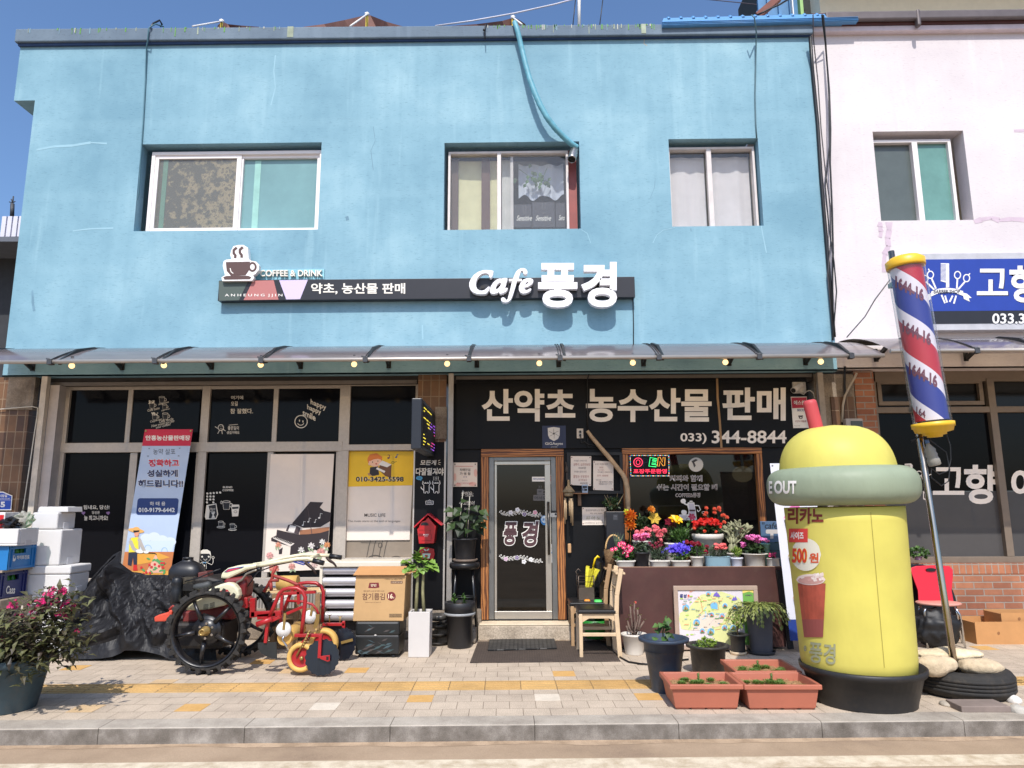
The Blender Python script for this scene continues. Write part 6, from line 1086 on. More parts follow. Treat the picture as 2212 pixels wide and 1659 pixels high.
for u, v in ((1420, 400), (1450, 470)):
 for k in range(9): q.leaf(at('H5', u, v, -.2), (random.gauss(0, 1), random.gauss(-.3, .6), .5), (0, 0, 1), .09, .016)
q.build('bloom', None, t)
t, c, R, z1 = potted('P', 1494, 1562, 1153, -.17, 'large white pot with a dense dome of scarlet kalanchoe', W_, rbk=.72, rim=.06, lip=.012, group=g_); fol(t, 'H5', 2020, 470, -.17, 250, 110, 90, .09, .06, 'dark', up=.2)
q = MB()
for k in range(70):
 u = random.uniform(1725, 2300); v = 340 - 105 * (1 - ((u - 2010) / 330) ** 2) + random.uniform(0, 125); ball(q, at('H5', u, v, -.27 + random.uniform(0, .14)), .022, M(214, 32, 24, .5, var=.25, scale=40), 9, .6)
for u, v in ((1960, 500), (2200, 520), (1750, 440)): ball(q, at('H5', u, v, -.3), .024, M(220, 70, 40, .5), 10)
q.build('bloom', None, t)
t, c, R, z1 = potted('H6', 520, 860, 1065, -.22, 'pale grey green paddle cactus in a white pot', W_, group=g_); q = MB(); rg = random.Random(14);
def paddle(p, d, L, dep):
 d = V(d).normalized(); e = p + d * L; Mx = d.to_track_quat('Z', 'Y').to_matrix(); n0 = len(q.bm.verts); q.blob((0, 0, 0), (L * .3, L * .14, L * .55), 2); q.bm.verts.ensure_lookup_table()
 for v_ in q.bm.verts[n0:]: v_.co = Mx @ v_.co + p + d * L * .5
 if dep:
  for k in range(rg.choice((2, 2, 3))): paddle(e - d * L * .1, d + V((rg.gauss(0, .55), rg.gauss(0, .5), rg.gauss(.3, .3))), L * rg.uniform(.75, 1.), dep - 1)
for k in range(3): paddle(at('H6', 600 + 60 * k, 1040, -.22), (rg.gauss(0, .2), rg.gauss(0, .2), 1), .1, 4)
q.build('paddle', M(142, 142, 112, .7, var=.2, scale=30), t)
t, c, R, z1 = potted('H6', 740, 960, 900, -.05, 'bushy pot of pink spikes behind the cactus', BLACKPOT, group=g_); fol(t, 'H6', 800, 680, -.05, 150, 190, 200, .05, .02, 'lime'); q = MB()
for k in range(26): flower(q, at('H6', random.gauss(800, 60), random.uniform(480, 760), -.1), .018, 5, (0, -1, .4), .2, M(170, 80, 110, .5, var=.3))
q.build('bloom', None, t)
t, c, R, z1 = potted('H6', 1270, 1545, 850, -.2, 'empty mint green pot behind the cyclamen bowl', M(134, 186, 166, .4, var=.05), rim=.012, lip=.014, group=g_)
t = thing('wire_basket', 'dark green wire basket on the counter by the gelato banner', 'basket', at('H6', 1640, 1200, -.2)); r = rect('H6', 1535, 830, 1760, 1200, -.25); q = MB()
for k in range(9): x = r[0] + (r[1] - r[0]) * k / 8; q.tube([(x, -.25, tz + .01), (x, -.26, r[3])], .004, 5)
for k in range(4): zz = tz + .01 + (r[3] - tz - .01) * k / 3; q.tube([(r[0], -.25, zz), (r[1], -.25, zz), (r[1], -.05, zz), (r[0], -.05, zz)], .006, 5, closed=True)
q.build('wire', M(46, 72, 64, .5), t)
def stalk(label, z, pts, blooms, Y, leaf='dark', nleaf=16, L=.09, w=.05, group=None):
 c = at(z, pts[0][0], pts[0][1], Y); c.z = tz; t = thing('flowering_plant', label, 'plant', c, group); q = MB(); q.use(LM[leaf])
 pot_shape(t, c, .07, .09, .14, BLACKPOT)
 for p_ in pts[1:]:
  e = at(z, p_[0], p_[1], Y); q.tube([c + V((0, 0, .13)), c.lerp(e, .6) + V((0, .02, 0)), e], .005, 5)
  for k in range(nleaf): s_ = random.uniform(.3, .95); q.leaf(c.lerp(e, s_), (random.gauss(0, 1), random.gauss(-.2, .7), random.gauss(.2, .4)), (0, 0, 1), L * random.uniform(.6, 1.2), w)
 q.build('foliage', None, t); q = MB()
 for (u, v, r, n, m, cup) in blooms:
  for lay in range(3 if n > 6 else 1): q.use(m); flower(q, at(z, u, v, Y - .05 - .01 * lay), r * (1 - lay * .25), n, (random.gauss(0, .2), -1, .45), cup + lay * .25)
 q.build('bloom', None, t); return t
og = leafmat([(196, 84, 22), (214, 130, 40), (170, 60, 30)], trans=.1); stalk('pair of orange dahlias leaning out beside the black planter', 'H5', [(420, 800), (420, 180), (410, 370)], [(430, 180, .085, 12, og, .3), (425, 365, .08, 12, og, .3), (345, 110, .04, 6, M(190, 200, 60, .5), .6)], -.12, nleaf=12)
stalk('orange lotus bud on a tall stem before the dark window', 'H5', [(800, 700), (838, 100), (620, 130)], [(840, 75, .05, 8, M(228, 160, 70, .5, var=.2), 1.1)], -.02, 'mid', 5, .08, .05)
stalk('faded yellow lily low against the dark window', 'H5', [(950, 700), (920, 260)], [(920, 250, .08, 6, M(190, 160, 60, .5, var=.2), .4)], 0., 'mid', 10, .08, .02)
stalk('dark crimson lilies half hidden behind the yellow lily', 'H5', [(1290, 720), (1240, 300), (1320, 380), (1690, 220)], [(1240, 320, .06, 6, M(110, 14, 40, .5, var=.2), .5), (1310, 380, .05, 6, M(110, 14, 40, .5), .5), (1690, 220, .05, 6, M(110, 14, 50, .5), .5), (1350, 330, .05, 6, M(96, 14, 40, .5), .5)], -.05, 'mid', 14)
t, c, R, z1 = potted('H5', 560, 830, 560, -.02, 'round dark green shrub in a pot in front of the window', BLACKPOT, group=g_); fol(t, 'H5', 690, 360, -.02, 165, 160, 420, .035, .02, 'dark')
t, c, R, z1 = potted('H5', 1080, 1330, 640, -.05, 'bronze leaved shrub between the carnations and lilies', BLACKPOT, group=g_); fol(t, 'H5', 1180, 540, -.08, 130, 130, 200, .045, .02, 'bronze')
sb = M(214, 92, 66, .5, var=.2); bl_ = []
for u, v in ((55, 35), (60, 140), (235, 50), (330, 20), (365, 85), (250, 140), (450, 195), (510, 240), (465, 360), (10, 180), (330, 40), (440, 200)): bl_ += [(u + random.uniform(-20, 20), v + random.uniform(-8, 8), .026, 7, sb, .2)] * 2
stalk('tall loose kalanchoe with salmon flower heads behind the scarlet dome', 'H6', [(250, 500), (60, 60), (250, 90), (340, 40), (460, 220), (460, 360), (510, 250)], bl_, .0, 'dark', 14, .06, .03)
t = thing('oval_tray', 'terracotta oval tray with striped rim at the counter back', 'tray', at('H6', 1130, 700, .0)); c = at('H6', 1130, 690, .0); q = MB(); q.lathe([(.16, 0), (.22, .05), (.215, .055), (.15, .01)], (c.x, .0, tz + .12), 28, None, (2, 1, .5)); q.build('tray', M(136, 66, 46, .5, var=.2), t); q = MB(); q.lathe([(.15, 0), (.17, .12)], (c.x, .0, tz), 20, None, (2, 1, .5)); q.build('stand', DARK, t)
t = thing('wicker_basket', 'small wicker basket with a tall round handle', 'basket', at('H5', 60, 1160, -.3)); A_ = at('H5', -60, 1160, -.3); B_ = at('H5', 110, 1160, -.3); cx = at('H5', 60, 1000, -.3).x; wk = brickmat('wicker', (176, 142, 96), (140, 104, 66), (86, 62, 40), .02, .008, .002)
q = MB(); zt_ = at('H5', 60, 880, -.3).z; q.lathe([(.075, tz), (.09, zt_), (.082, zt_), (.07, tz + .01)], (cx, -.3, 0), 20); q.build('bowl', wk, t); q = MB(); hw = abs(at('H5', 118, 600, -.3).x - cx) + .045; zt2 = at('H5', 115, 580, -.3).z; q.tube([V((cx + .02 + .09 * math.cos(k * .2618), -.3, zt_ + (zt2 - zt_) * math.sin(k * .2618))) for k in range(13)], .01, 7); q.build('handle', M(196, 160, 108, .6, var=.15), t)
q = MB()
for k in range(9): q.leaf((cx + .05, -.3, zt_), (random.uniform(-.3, .5), -.2, 1), (0, -1, 0), .2, .012)
q.build('foliage', LM['grey'], t)
r = rect('H4', 1190, 822, 1500, 1300, -.12); t = thing('black_planter', 'tall square black planter with a leafy sprig on the counter corner', 'potted plant', ((r[0] + r[1]) / 2, 0, tz)); q = MB(); q.box(r[0], r[1], -.12, .1, tz, r[3]); q.build('pot', M(30, 31, 36, .4, var=.1), t, bevel=.006); a = Art(wall_surf(-.12), 'H4'); a.box(1310, 872, 1378, 958, flat(58, 60, 66), 1).text('HOME GARDEN', 1320, 890, 1370, 902, flat(110, 110, 116), 2); a.done('print', t)
q = MB(); q.box(r[0] + .015, r[1] - .015, -.105, .085, r[3] - .01, r[3] + .002); q.build('soil', SOIL, t); fol(t, 'H4', 1290, 690, -.02, 150, 105, 210, .045, .025, 'dark'); q = MB(); cc_ = V(((r[0] + r[1]) / 2, -.02, r[3]))
for k in range(8): q.tube([cc_, cc_ + V((random.uniform(-.13, .13), random.uniform(-.08, .08), random.uniform(.1, .22)))], .004, 5)
q.build('stem', M(112, 96, 66, .7), t)
# pots standing on the pavement
def gpot(z, uL, uR, vr, ub, vb, rb_u, label, mat, name='potted_plant', rim=.04, lip=.02, sau=None, zb=0., soil=.05, sq=None):
 g0 = gr(z, ub, vb, zb); rb = abs(gr(z, ub + rb_u, vb, zb).x - gr(z, ub - rb_u, vb, zb).x) / 2; Y = g0.y + rb * (sq[2] if sq else 1); A_, B_ = at(z, uL, vr, Y), at(z, uR, vr, Y)
 c = V(((A_.x + B_.x) / 2, Y, zb)); t = thing(name, label, 'potted plant', c); h = (A_.z + B_.z) / 2 - zb; R = (B_.x - A_.x) / 2
 if sau: q = MB(); q.lathe([(rb * 1.2, .0), (rb * 1.32, .03), (rb * 1.26, .032), (rb * 1.1, .008)], c, 30); q.build('saucer', sau, t); c2 = c + V((0, 0, .01))
 else: c2 = c
 pot_shape(t, c2, rb, R, h - (c2.z - c.z), mat, rim, lip, sq, soil=soil); return t, c, R, h
bluepot = M(46, 60, 78, .5, var=.3, scale=5, dirt=.5)
t, c, R, h = gpot('G6', 428, 863, 640, 650, 1135, 118, 'big dark blue pot with a single green vine', bluepot, rim=.03, lip=.035, soil=.1)
q = MB(); q.use(LM['mid']); st = [c + V((.0, 0, h - .1)), at('G6', 640, 600, c.y), at('G6', 650, 520, c.y), at('G6', 670, 455, c.y)]; q.tube(st, .006, 5)
for u, v in ((655, 470), (690, 468), (640, 500), (620, 540), (580, 570), (640, 560), (600, 610), (650, 600), (690, 545), (580, 640), (620, 640), (670, 620), (690, 590), (665, 655), (640, 520), (705, 555)): q.leaf(at('G6', u, v, c.y - random.uniform(0, .06)), (random.gauss(0, .8), -.6, random.gauss(-.2, .5)), (0, -.6, 1), .075, .058, .4)
q.build('foliage', leafmat([(86, 118, 40), (116, 148, 56), (66, 96, 36)]), t)
t, c, R, h = gpot('G6', 838, 1210, 700, 1040, 985, 140, 'wide black nursery pot with low jade succulents', M(44, 42, 40, .55, var=.25, scale=6, dirt=.5), rim=.025, lip=.035, soil=.04); fol(t, 'G6', 1020, 690, c.y, 85, 45, 150, .035, .024, 'lime'); fol(t, 'G6', 960, 715, c.y, 60, 18, 80, .03, .015, 'mid')
t, c, R, h = gpot('G6', 275, 500, 605, 395, 800, 78, 'white fluted pot with thorny euphorbia stems', W_, rim=.025, lip=.012, soil=.03)
q = MB(); q.use(M(112, 94, 84, .8, var=.25, scale=30))
for us in (((380, 610), (372, 520), (362, 440), (358, 370)), ((392, 610), (400, 500), (390, 410), (396, 345)), ((410, 610), (430, 540), (446, 470), (440, 450)), ((380, 610), (350, 560), (335, 500)), ((405, 610), (440, 560), (478, 500)), ((395, 610), (402, 560), (425, 480), (420, 400)), ((385, 600), (340, 585), (325, 540))):
 pts = [at('G6', u, v, c.y + random.uniform(-.03, .03)) for u, v in us]; q.tube(pts, .009, 6)
 for A_, B_ in zip(pts, pts[1:]):
  for k in range(12): p_ = A_.lerp(B_, k / 12); q.tube([p_, p_ + V((random.gauss(0, .012), random.gauss(0, .012), random.gauss(0, .01)))], [.0022, .0008], 4)
q.build('stem', None, t); q = MB(); q.use(LM['lime'])
for u, v in ((358, 372), (396, 350), (440, 455), (478, 492), (425, 400), (336, 490), (362, 455)):
 for k in range(3): q.leaf(at('G6', u, v, c.y), (random.gauss(0, 1), -.3, .5), (0, 0, 1), .03, .018)
q.use(M(200, 60, 66, .5)); flower(q, at('G6', 402, 340, c.y), .015, 4); q.build('foliage', None, t)
t, c, R, h = gpot('J6', 700, 960, 935, 830, 1190, 105, 'white ribbed rectangular pot of bare dry soil', W_, rim=.02, sq=(6, 1, .8), lip=.012, soil=.015)
q = MB();
for k in range(6): q.lathe([(R * .9 - .012 * (5 - k) * .3, .03 + k * h / 7), (R * .935 - .012 * (5 - k) * .3, .045 + k * h / 7), (R * .9 - .012 * (5 - k) * .3, .06 + k * h / 7)], c, 32, None, (6, 1, .8))
q.build('rib', W_, t)
t, c, R, h = gpot('J6', 990, 1340, 935, 1180, 1290, 105, 'small black pot with a spindly green shrub on a cream saucer', M(40, 40, 42, .45, var=.2, dirt=.3), rim=.015, lip=.03, sau=M(206, 184, 154, .6), soil=.04)
q = MB(); q.tube([c + V((0, 0, h - .04)), at('J6', 1160, 830, c.y), at('J6', 1155, 740, c.y)], .008, 6); q.tube([at('J6', 1160, 830, c.y), at('J6', 1230, 700, c.y)], .005, 5); q.tube([at('J6', 1158, 780, c.y), at('J6', 1090, 690, c.y)], .005, 5); q.build('stem', M(110, 92, 66, .7), t); fol(t, 'J6', 1175, 730, c.y, 115, 100, 60, .055, .022, 'lime')
t, c, R, h = gpot('J6', 1275, 1740, 480, 1550, 1290, 175, 'tall slate grey pot with drooping holiday cactus', M(92, 92, 98, .6, var=.05), rim=.075, lip=.012, sau=M(50, 51, 54, .5), soil=.02)
q = MB()
for k in range(170):
 t_ = random.uniform(0, 6.283); p_ = c + V((0, 0, h)) + V((math.cos(t_), math.sin(t_), 0)) * R * random.uniform(.1, .8); d = V((math.cos(t_) * 1.1, math.sin(t_), random.uniform(.3, 1.2))); n_ = random.randint(3, 8)
 for j in range(n_): d = (d + V((0, 0, -.38))).normalized(); q.leaf(p_, d, (random.gauss(0, .3), 0, 1), .048, .028, .1); p_ = p_ + d * .04
q.build('foliage', LM['cact'], t)
SUC = leafmat([(70, 100, 40), (104, 134, 58), (132, 154, 80)]); terra = M(168, 98, 76, .55, var=.08, scale=3)
def trough(label, x0, x1, yf, yb, h, nr, sd):
 t = thing('terracotta_trough', label, 'planter', ((x0 + x1) / 2, (yf + yb) / 2, 0)); q = MB(); i = .022; w = .026
 def ringp(e, z): return [V((x0 + e, yf + e, z)), V((x1 - e, yf + e, z)), V((x1 - e, yb - e, z)), V((x0 + e, yb - e, z))]
 R_ = [ringp(i + .02, .012), ringp(.02, h - .035), ringp(0, h - .035), ringp(0, h), ringp(w, h), ringp(w + .012, h - .06)]; vs = [v_ for r_ in R_ for v_ in r_]; fs = [(0, 1, 2, 3)]
 for k in range(len(R_) - 1): fs += [(k * 4 + j, k * 4 + (j + 1) % 4, k * 4 + 4 + (j + 1) % 4, k * 4 + 4 + j) for j in range(4)]
 q.mesh(vs, fs)
 for k in range(4): x = x0 + .1 + (x1 - x0 - .2) * k / 3; q.box(x - .05, x + .05, yf + i + .03, yb - i - .03, 0, .012)
 bmesh.ops.remove_doubles(q.bm, verts=q.bm.verts, dist=1e-5); q.build('trough', terra, t, bevel=.006)
 rg = random.Random(sd); q = MB(); n = 16
 f = lambda i_, j_: V((x0 + w + .01 + (x1 - x0 - 2 * w - .02) * i_ / n, yf + w + .01 + (yb - yf - 2 * w - .02) * j_ / 8, h - .055 + rg.uniform(-.008, .014)))
 gv = [f(i_, j_) for j_ in range(9) for i_ in range(n + 1)]; q.mesh(gv, [(j_ * (n + 1) + i_, j_ * (n + 1) + i_ + 1, (j_ + 1) * (n + 1) + i_ + 1, (j_ + 1) * (n + 1) + i_) for j_ in range(8) for i_ in range(n)])
 for k in range(260): p_ = V((rg.uniform(x0 + .04, x1 - .04), rg.uniform(yf + .04, yb - .04), h - .048)); q.leaf(p_, (rg.gauss(0, 1), rg.gauss(0, 1), .35), (0, 0, 1), rg.uniform(.012, .03), .006)
 q.build('soil', M(156, 122, 84, .95, var=.35, scale=50, bump=.6, bscale=150), t, smooth=False)
 for k in range(nr):
  q = MB(); p_ = V((x0 + .07 + (x1 - x0 - .14) * ((k * .618 + sd * .3) % 1), yf + .07 + (yb - yf - .13) * rg.random(), h - .052)); s_ = rg.uniform(.034, .06)
  for j in range(34): a_ = j * 2.4; e = .35 + 1.1 * (1 - j / 34); q.leaf(p_, (math.cos(a_) * e, math.sin(a_) * e, 1 - .25 * e), (0, 0, 1), s_ * (1.1 - .4 * j / 34), s_ * .42, -.3)
  q.build('succulent', SUC, t)
 q = MB(); p_ = V(((x0 + x1) / 2, yf + (yb - yf) * .6, h - .05)); q.tube([p_, p_ + V((0, 0, .075))], .008, 6)
 for j in range(14): q.leaf(p_ + V((0, 0, .02 + .004 * j)), (math.cos(j * 2.4), math.sin(j * 2.4), .6), (0, 0, 1), .025, .012)
 q.build('flower_spike', SUC, t); return t
def tr_box(uf0, uf1, vf, vbt, vback, label, nr, sd):
 yf = gr('G6', 1000, vbt).y - .05; A_, B_ = at('G6', uf0, vf, yf), at('G6', uf1, vf, yf); h = (A_.z + B_.z) / 2; yb = gr('G6', (uf0 + uf1) / 2 - 60, vback, h).y; return trough(label, A_.x, B_.x, yf, yb, h, nr, sd), A_.x, B_.x, yf, yb, h
T1, x0_, x1_, yf1, yb1, h1 = tr_box(700, 1338, 1050, 1265, 936, 'terracotta trough of small rosettes nearest the blue pot', 11, 1)
T2, x2_, x3_, yf2, yb2, h2 = tr_box(1344, 2018, 1053, 1268, 938, 'terracotta trough of rosettes beside the black tub', 9, 2)
hb = h1; ybk = yb1 + .01; yB = gr('G6', 1480, 828, hb).y; trough('terracotta trough standing behind the other two troughs', gr('G6', 1262, 930, hb).x, gr('G6', 1840, 930, hb).x, ybk, yB, hb, 16, 3)
mp_ = thing('map_poster', 'illustrated county map poster in a pale wooden frame', 'poster', at('J6', 800, 1180, -.7)); YM = -.66; r = rect('J6', 122, 160, 1545, 1190, YM); sm = wall_surf(YM)
q = MB(); win_frame(q, r[0], r[1], max(.01, r[2]), r[3], YM - .012, YM + .02, .045); q.build('frame', M(168, 146, 130, .6, var=.08), mp_, bevel=.004)
a = Art(sm, 'J6'); lv = flat(214, 206, 210); gn = flat(212, 214, 150); bl2 = flat(120, 180, 214); a.poly([(178, 220), (1460, 216), (1500, 1160), (232, 1165)], lv, 0); rg = random.Random(21)
a.poly([(300, 560), (400, 490), (470, 400), (580, 300), (800, 270), (900, 250), (1050, 300), (1180, 350), (1240, 420), (1240, 700), (1160, 900), (1100, 1100), (900, 1160), (760, 980), (640, 880), (380, 880), (260, 860), (215, 700), (230, 600)], gn, 1)
a.poly([(480, 700), (640, 600), (840, 640), (990, 590), (900, 800), (700, 860), (560, 880), (420, 880)], flat(222, 206, 190), 2).poly([(1243, 226), (1456, 222), (1490, 1160), (1296, 1160)], flat(110, 164, 76), 2).poly([(1243, 226), (1456, 222), (1460, 290), (1350, 250), (1245, 280)], flat(226, 206, 110), 3).rbox(1292, 302, 1392, 318, 6, dK, 4).text('횡성군 관광안내', 1298, 306, 1386, 315, dW, 5)
a.text('횡성', 228, 290, 342, 354, flat(30, 42, 110), 3, .03, .1).ell(370, 318, 17, 19, flat(224, 76, 50), 3).text('관광지도', 345, 345, 412, 358, flat(224, 120, 90), 3, .02).text('관광안내도', 388, 232, 480, 274, flat(226, 130, 80), 3, .02, rise=40).line([(255, 376), (418, 376)], 3, dG, 3)
a.line([(520, 330), (565, 380), (585, 500), (605, 570), (545, 620), (540, 700)], 6, flat(226, 120, 80), 3).line([(980, 730), (970, 770), (900, 780), (880, 860), (800, 870)], 6, flat(226, 140, 100), 3).line([(660, 500), (620, 540), (655, 600), (640, 680), (590, 700)], 12, flat(160, 206, 226), 3).line([(410, 740), (400, 820), (370, 860)], 8, flat(130, 200, 150), 3).line([(700, 800), (780, 700), (860, 620), (960, 590)], 5, flat(190, 190, 190), 3)
a.poly([(740, 440), (800, 422), (838, 450), (842, 540), (800, 530), (770, 545), (736, 520), (722, 470)], bl2, 3).line([(700, 470), (760, 412), (840, 425), (860, 540), (800, 552)], 4, flat(222, 130, 110), 4)
for u, v, r_ in ((325, 512, 62), (690, 285, 42), (500, 752, 60), (745, 625, 42), (912, 645, 46), (960, 478, 44), (1118, 510, 48), (955, 835, 48), (592, 885, 44), (1090, 835, 50), (730, 900, 62)):
 a.ell(u, v, r_, r_, dW, 4).ell(u, v, r_ - 4, r_ - 4, bl2, 5); c_ = flat(rg.randint(150, 226), rg.randint(90, 170), rg.randint(50, 110)); a.poly([(u - r_ * .6, v + r_ * .55), (u - r_ * .5, v), (u - r_ * .1, v - r_ * .5), (u + r_ * .2, v - .1 * r_), (u + r_ * .55, v), (u + r_ * .6, v + r_ * .55)], c_, 6).poly([(u - r_ * .8, v + r_ * .5), (u + r_ * .8, v + r_ * .4), (u + r_ * .6, v + r_ * .75), (u - r_ * .5, v + r_ * .8)], flat(90, 140, 80), 7).box(u - r_ * .2, v + r_ * .1, u + r_ * .05, v + r_ * .5, flat(120, 60, 50), 8)
for u, v in ((800, 300), (825, 285), (850, 310), (1100, 370), (1128, 360)): a.poly([(u - 34, v + 25), (u, v - 35), (u + 34, v + 25)], flat(116, 100, 190), 4)
for k in range(26): u, v = rg.uniform(230, 1200), rg.uniform(300, 1000); a.ell(u, v, rg.uniform(14, 34), 10, flat(176, 206, 96), 3, 10)
for k in range(34): u, v = rg.uniform(240, 1180), rg.uniform(320, 880); a.box(u, v, u + rg.uniform(30, 75), v + 9, rg.choice([flat(96, 150, 196), flat(150, 150, 140), flat(222, 140, 100), flat(90, 150, 110)]), 6)
for k in range(40): u, v = rg.uniform(240, 1180), rg.uniform(300, 1000); a.ell(u, v, 5, 7, rg.choice([flat(200, 60, 50), flat(70, 130, 70), flat(90, 70, 60)]), 6, 6)
a.done('map_print', mp_)
q = MB(); b_ = M(74, 100, 130, .5, var=.06); r = rect('H6', 1298, 335, 1830, 720, -.15); t = thing('cafe_board', 'blue painted cafe board standing on the counter end', 'board', ((r[0] + r[1]) / 2, -.15, tz)); q.box(r[0], r[1], -.15, -.13, tz, r[3]); q.build('board', b_, t, bevel=.004); a = Art(wall_surf(-.15), 'H6'); a.text('"cafe"', 1345, 355, 1780, 505, dK, 1, .01, .1).rbox(1430, 525, 1800, 620, 30, flat(186, 180, 176), 1).box(1530, 610, 1605, 735, flat(186, 180, 176), 2); a.done('lettering', t)
# DOORSTEP THINGS
def quad_mat(name, label, z, q, h, mat, th=.008, cat='doormat', bev=.004):
 P_ = [gr(z, u, v, h) for u, v in q]; b = MB(); b.prism(P_, (0, 0, th)); return setp(b.build(name, mat, bevel=bev), label, cat)
rubm = brickmat('ribbed_mat', (106, 90, 80), (92, 78, 68), (52, 44, 38), .05, .012, .003, axis='xy', rough=.8, var=.3)
quad_mat('doormat', 'large worn brown ribbed mat on the pavement before the door', 'G4', [(345, 1507), (425, 1297), (1720, 1288), (1850, 1492)], .001, rubm)
wov = brickmat('woven_mat', (104, 101, 96), (72, 70, 68), (14, 14, 14), .09, .03, .009, axis='xy', rough=.7, var=.3, bumpd=.01)
quad_mat('woven_mat', 'smaller dark woven mat lying on the brown mat', 'G4', [(522, 1386), (540, 1282), (1185, 1266), (1215, 1366)], .012, wov, .014)
beech = M(204, 178, 144, .5, var=.1, scale=9); beech2 = M(166, 134, 98, .65, var=.2, scale=9)
def chair(label, o, wood_, rz=0.):
 t = thing('wooden_chair', label, 'chair', o, 'wooden chairs beside the counter'); w = .036
 def P_(x, y, z): return V((o.x + x * math.cos(rz) - y * math.sin(rz), o.y + x * math.sin(rz) + y * math.cos(rz), o.z + z))
 def bar(name, a_, b_, sx, sy): q = MB(); q.bar(P_(*a_), P_(*b_), sx, sy, V((0, 1, 0)) if abs(a_[2] - b_[2]) > .2 else V((0, 0, 1))); return q.build(name, wood_, t, bevel=.005)
 for y in (-.19, .19):
  bar('leg', (-.185, y, 0), (-.185, y, .42), w, w)
  q = MB()
  for A_, B_ in (((.2, y, 0), (.175, y, .42)), ((.175, y, .42), (.185, y, .6)), ((.185, y, .6), (.235, y, .86))): q.bar(P_(*A_), P_(*B_), w, .045, V((1, 0, 0)))
  q.build('leg', wood_, t, bevel=.005)
  q = MB(); q.prism([P_(-.18, y, .42), P_(.17, y, .42), P_(.17, y, .34), P_(.1, y, .375), P_(-.1, y, .375), P_(-.18, y, .33)], (0, .02 if y < 0 else -.02, 0)); q.build('apron', wood_, t); bar('stretcher', (-.175, y, .22), (.175, y, .22), .018, .035)
 bar('stretcher', (.19, -.18, .2), (.19, .18, .2), .035, .018); bar('apron', (-.185, -.18, .39), (-.185, .18, .39), .05, .018)
 bar('back_rail', (.23, -.18, .81), (.23, .18, .81), .1, .02); bar('back_rail', (.2, -.18, .66), (.2, .18, .66), .04, .018)
 q = MB(); q.bar(P_(.225, 0, .77), P_(.19, 0, .45), .02, .07, V((0, 1, 0))); q.build('back_slat', wood_, t)
 q = MB(); q.mesh([P_(x, y, z) for z, k in ((.42, 1), (.455, 1), (.466, .8)) for x, y in ((-.21 * k, -.21 * k), (.17 * k, -.21 * k), (.17 * k, .21 * k), (-.21 * k, .21 * k))], [(0, 1, 2, 3), (8, 9, 10, 11)] + [(a_ + j, a_ + (j + 1) % 4, a_ + 4 + (j + 1) % 4, a_ + 4 + j) for a_ in (0, 4) for j in range(4)]); q.build('seat', M(26, 25, 26, .35), t, bevel=.008)
fl = gr('G4', 1457, 1452); chair('pale wooden chair with black seat standing nearer the kerb', V((fl.x + .185, fl.y + .19, 0)), beech)
f2_ = gr('G4', 1380, 1362); chair('weathered wooden chair behind the pale chair beside the counter', V((f2_.x + .185, f2_.y + .3, 0)), beech2)
us = thing('umbrella_stand', 'wire umbrella stand with scrolled corners behind the chairs', 'stand', at('G4', 1510, 900, -.2)); r = rect('G4', 1428, 640, 1590, 1000, -.28); q = MB(); q.box(r[0], r[1], -.28, -.02, .12, at('G4', 1500, 755, -.28).z); q.build('tank', M(92, 82, 72, .3, .3, var=.2), us)
q = MB(); zt_ = at('G4', 1500, 640, -.28).z; z0_ = at('G4', 1500, 755, -.28).z
for x in (r[0], r[1]):
 for y in (-.28, -.02): q.tube([(x, y, z0_), (x, y, zt_)], .006, 6)
for zz in (zt_, (zt_ + z0_) / 2): q.tube([(r[0], -.28, zz), (r[1], -.28, zz), (r[1], -.02, zz), (r[0], -.02, zz)], .005, 6, closed=True)
q.tube([(r[0], -.28, zt_), (r[0] - .03, -.28, zt_ + .05), (r[0], -.28, zt_ + .08), (r[0] + .03, -.28, zt_ + .05)], .005, 6); q.build('wire_rail', M(110, 96, 84, .5, .5), us)
def umbrella(label, z, top, bot, R, mat, hm, Y, flare):
 A_, B_ = at(z, *top, Y), at(z, *bot, Y); d = (B_ - A_); Mx = d.normalized().to_track_quat('Z', 'Y').to_matrix().to_4x4(); Mx.translation = A_; t = thing('umbrella', label, 'umbrella', A_); L = d.length; q = MB(); rg = random.Random(3); n = 26; vs = []; fs = []
 for j in range(7):
  s_ = j / 6
  for k in range(n): a_ = 6.283 * k / n; rr = R * ((1 - s_) ** .8 * .9 + .12) * (1 + .4 * math.sin(a_ * 6 + s_ * 2) * (1 - s_ * .6)) + (flare * max(0, math.cos(a_)) * (1 - s_)); vs.append(Mx @ V((rr * math.cos(a_), rr * math.sin(a_), L * (.06 + s_ * .94 + .04 * math.sin(a_ * 3) * (1 - s_)))))
 for j in range(6): fs += [(j * n + k, j * n + (k + 1) % n, (j + 1) * n + (k + 1) % n, (j + 1) * n + k) for k in range(n)]
 q.mesh(vs, fs); q.build('canopy', mat, t); q = MB(); h = -d.normalized(); q.tube([A_ + d * .2, A_ + h * .02], .005, 6); q.use(hm).tube([A_, A_ + h * .09, A_ + h * .12 + V((.02, 0, 0)), A_ + h * .1 + V((.045, 0, 0))], .012, 8); q.build('handle', None, t)
umbrella('folded yellow umbrella leaning in the wire stand', 'G4', (1575, 545), (1500, 840), .055, M(226, 214, 60, .5, var=.1), M(232, 196, 20, .4), -.16, .04)
umbrella('folded black umbrella hooked behind the chair backs', 'G4', (1672, 480), (1640, 720), .06, M(24, 23, 27, .5), BLACK, -.2, .02)
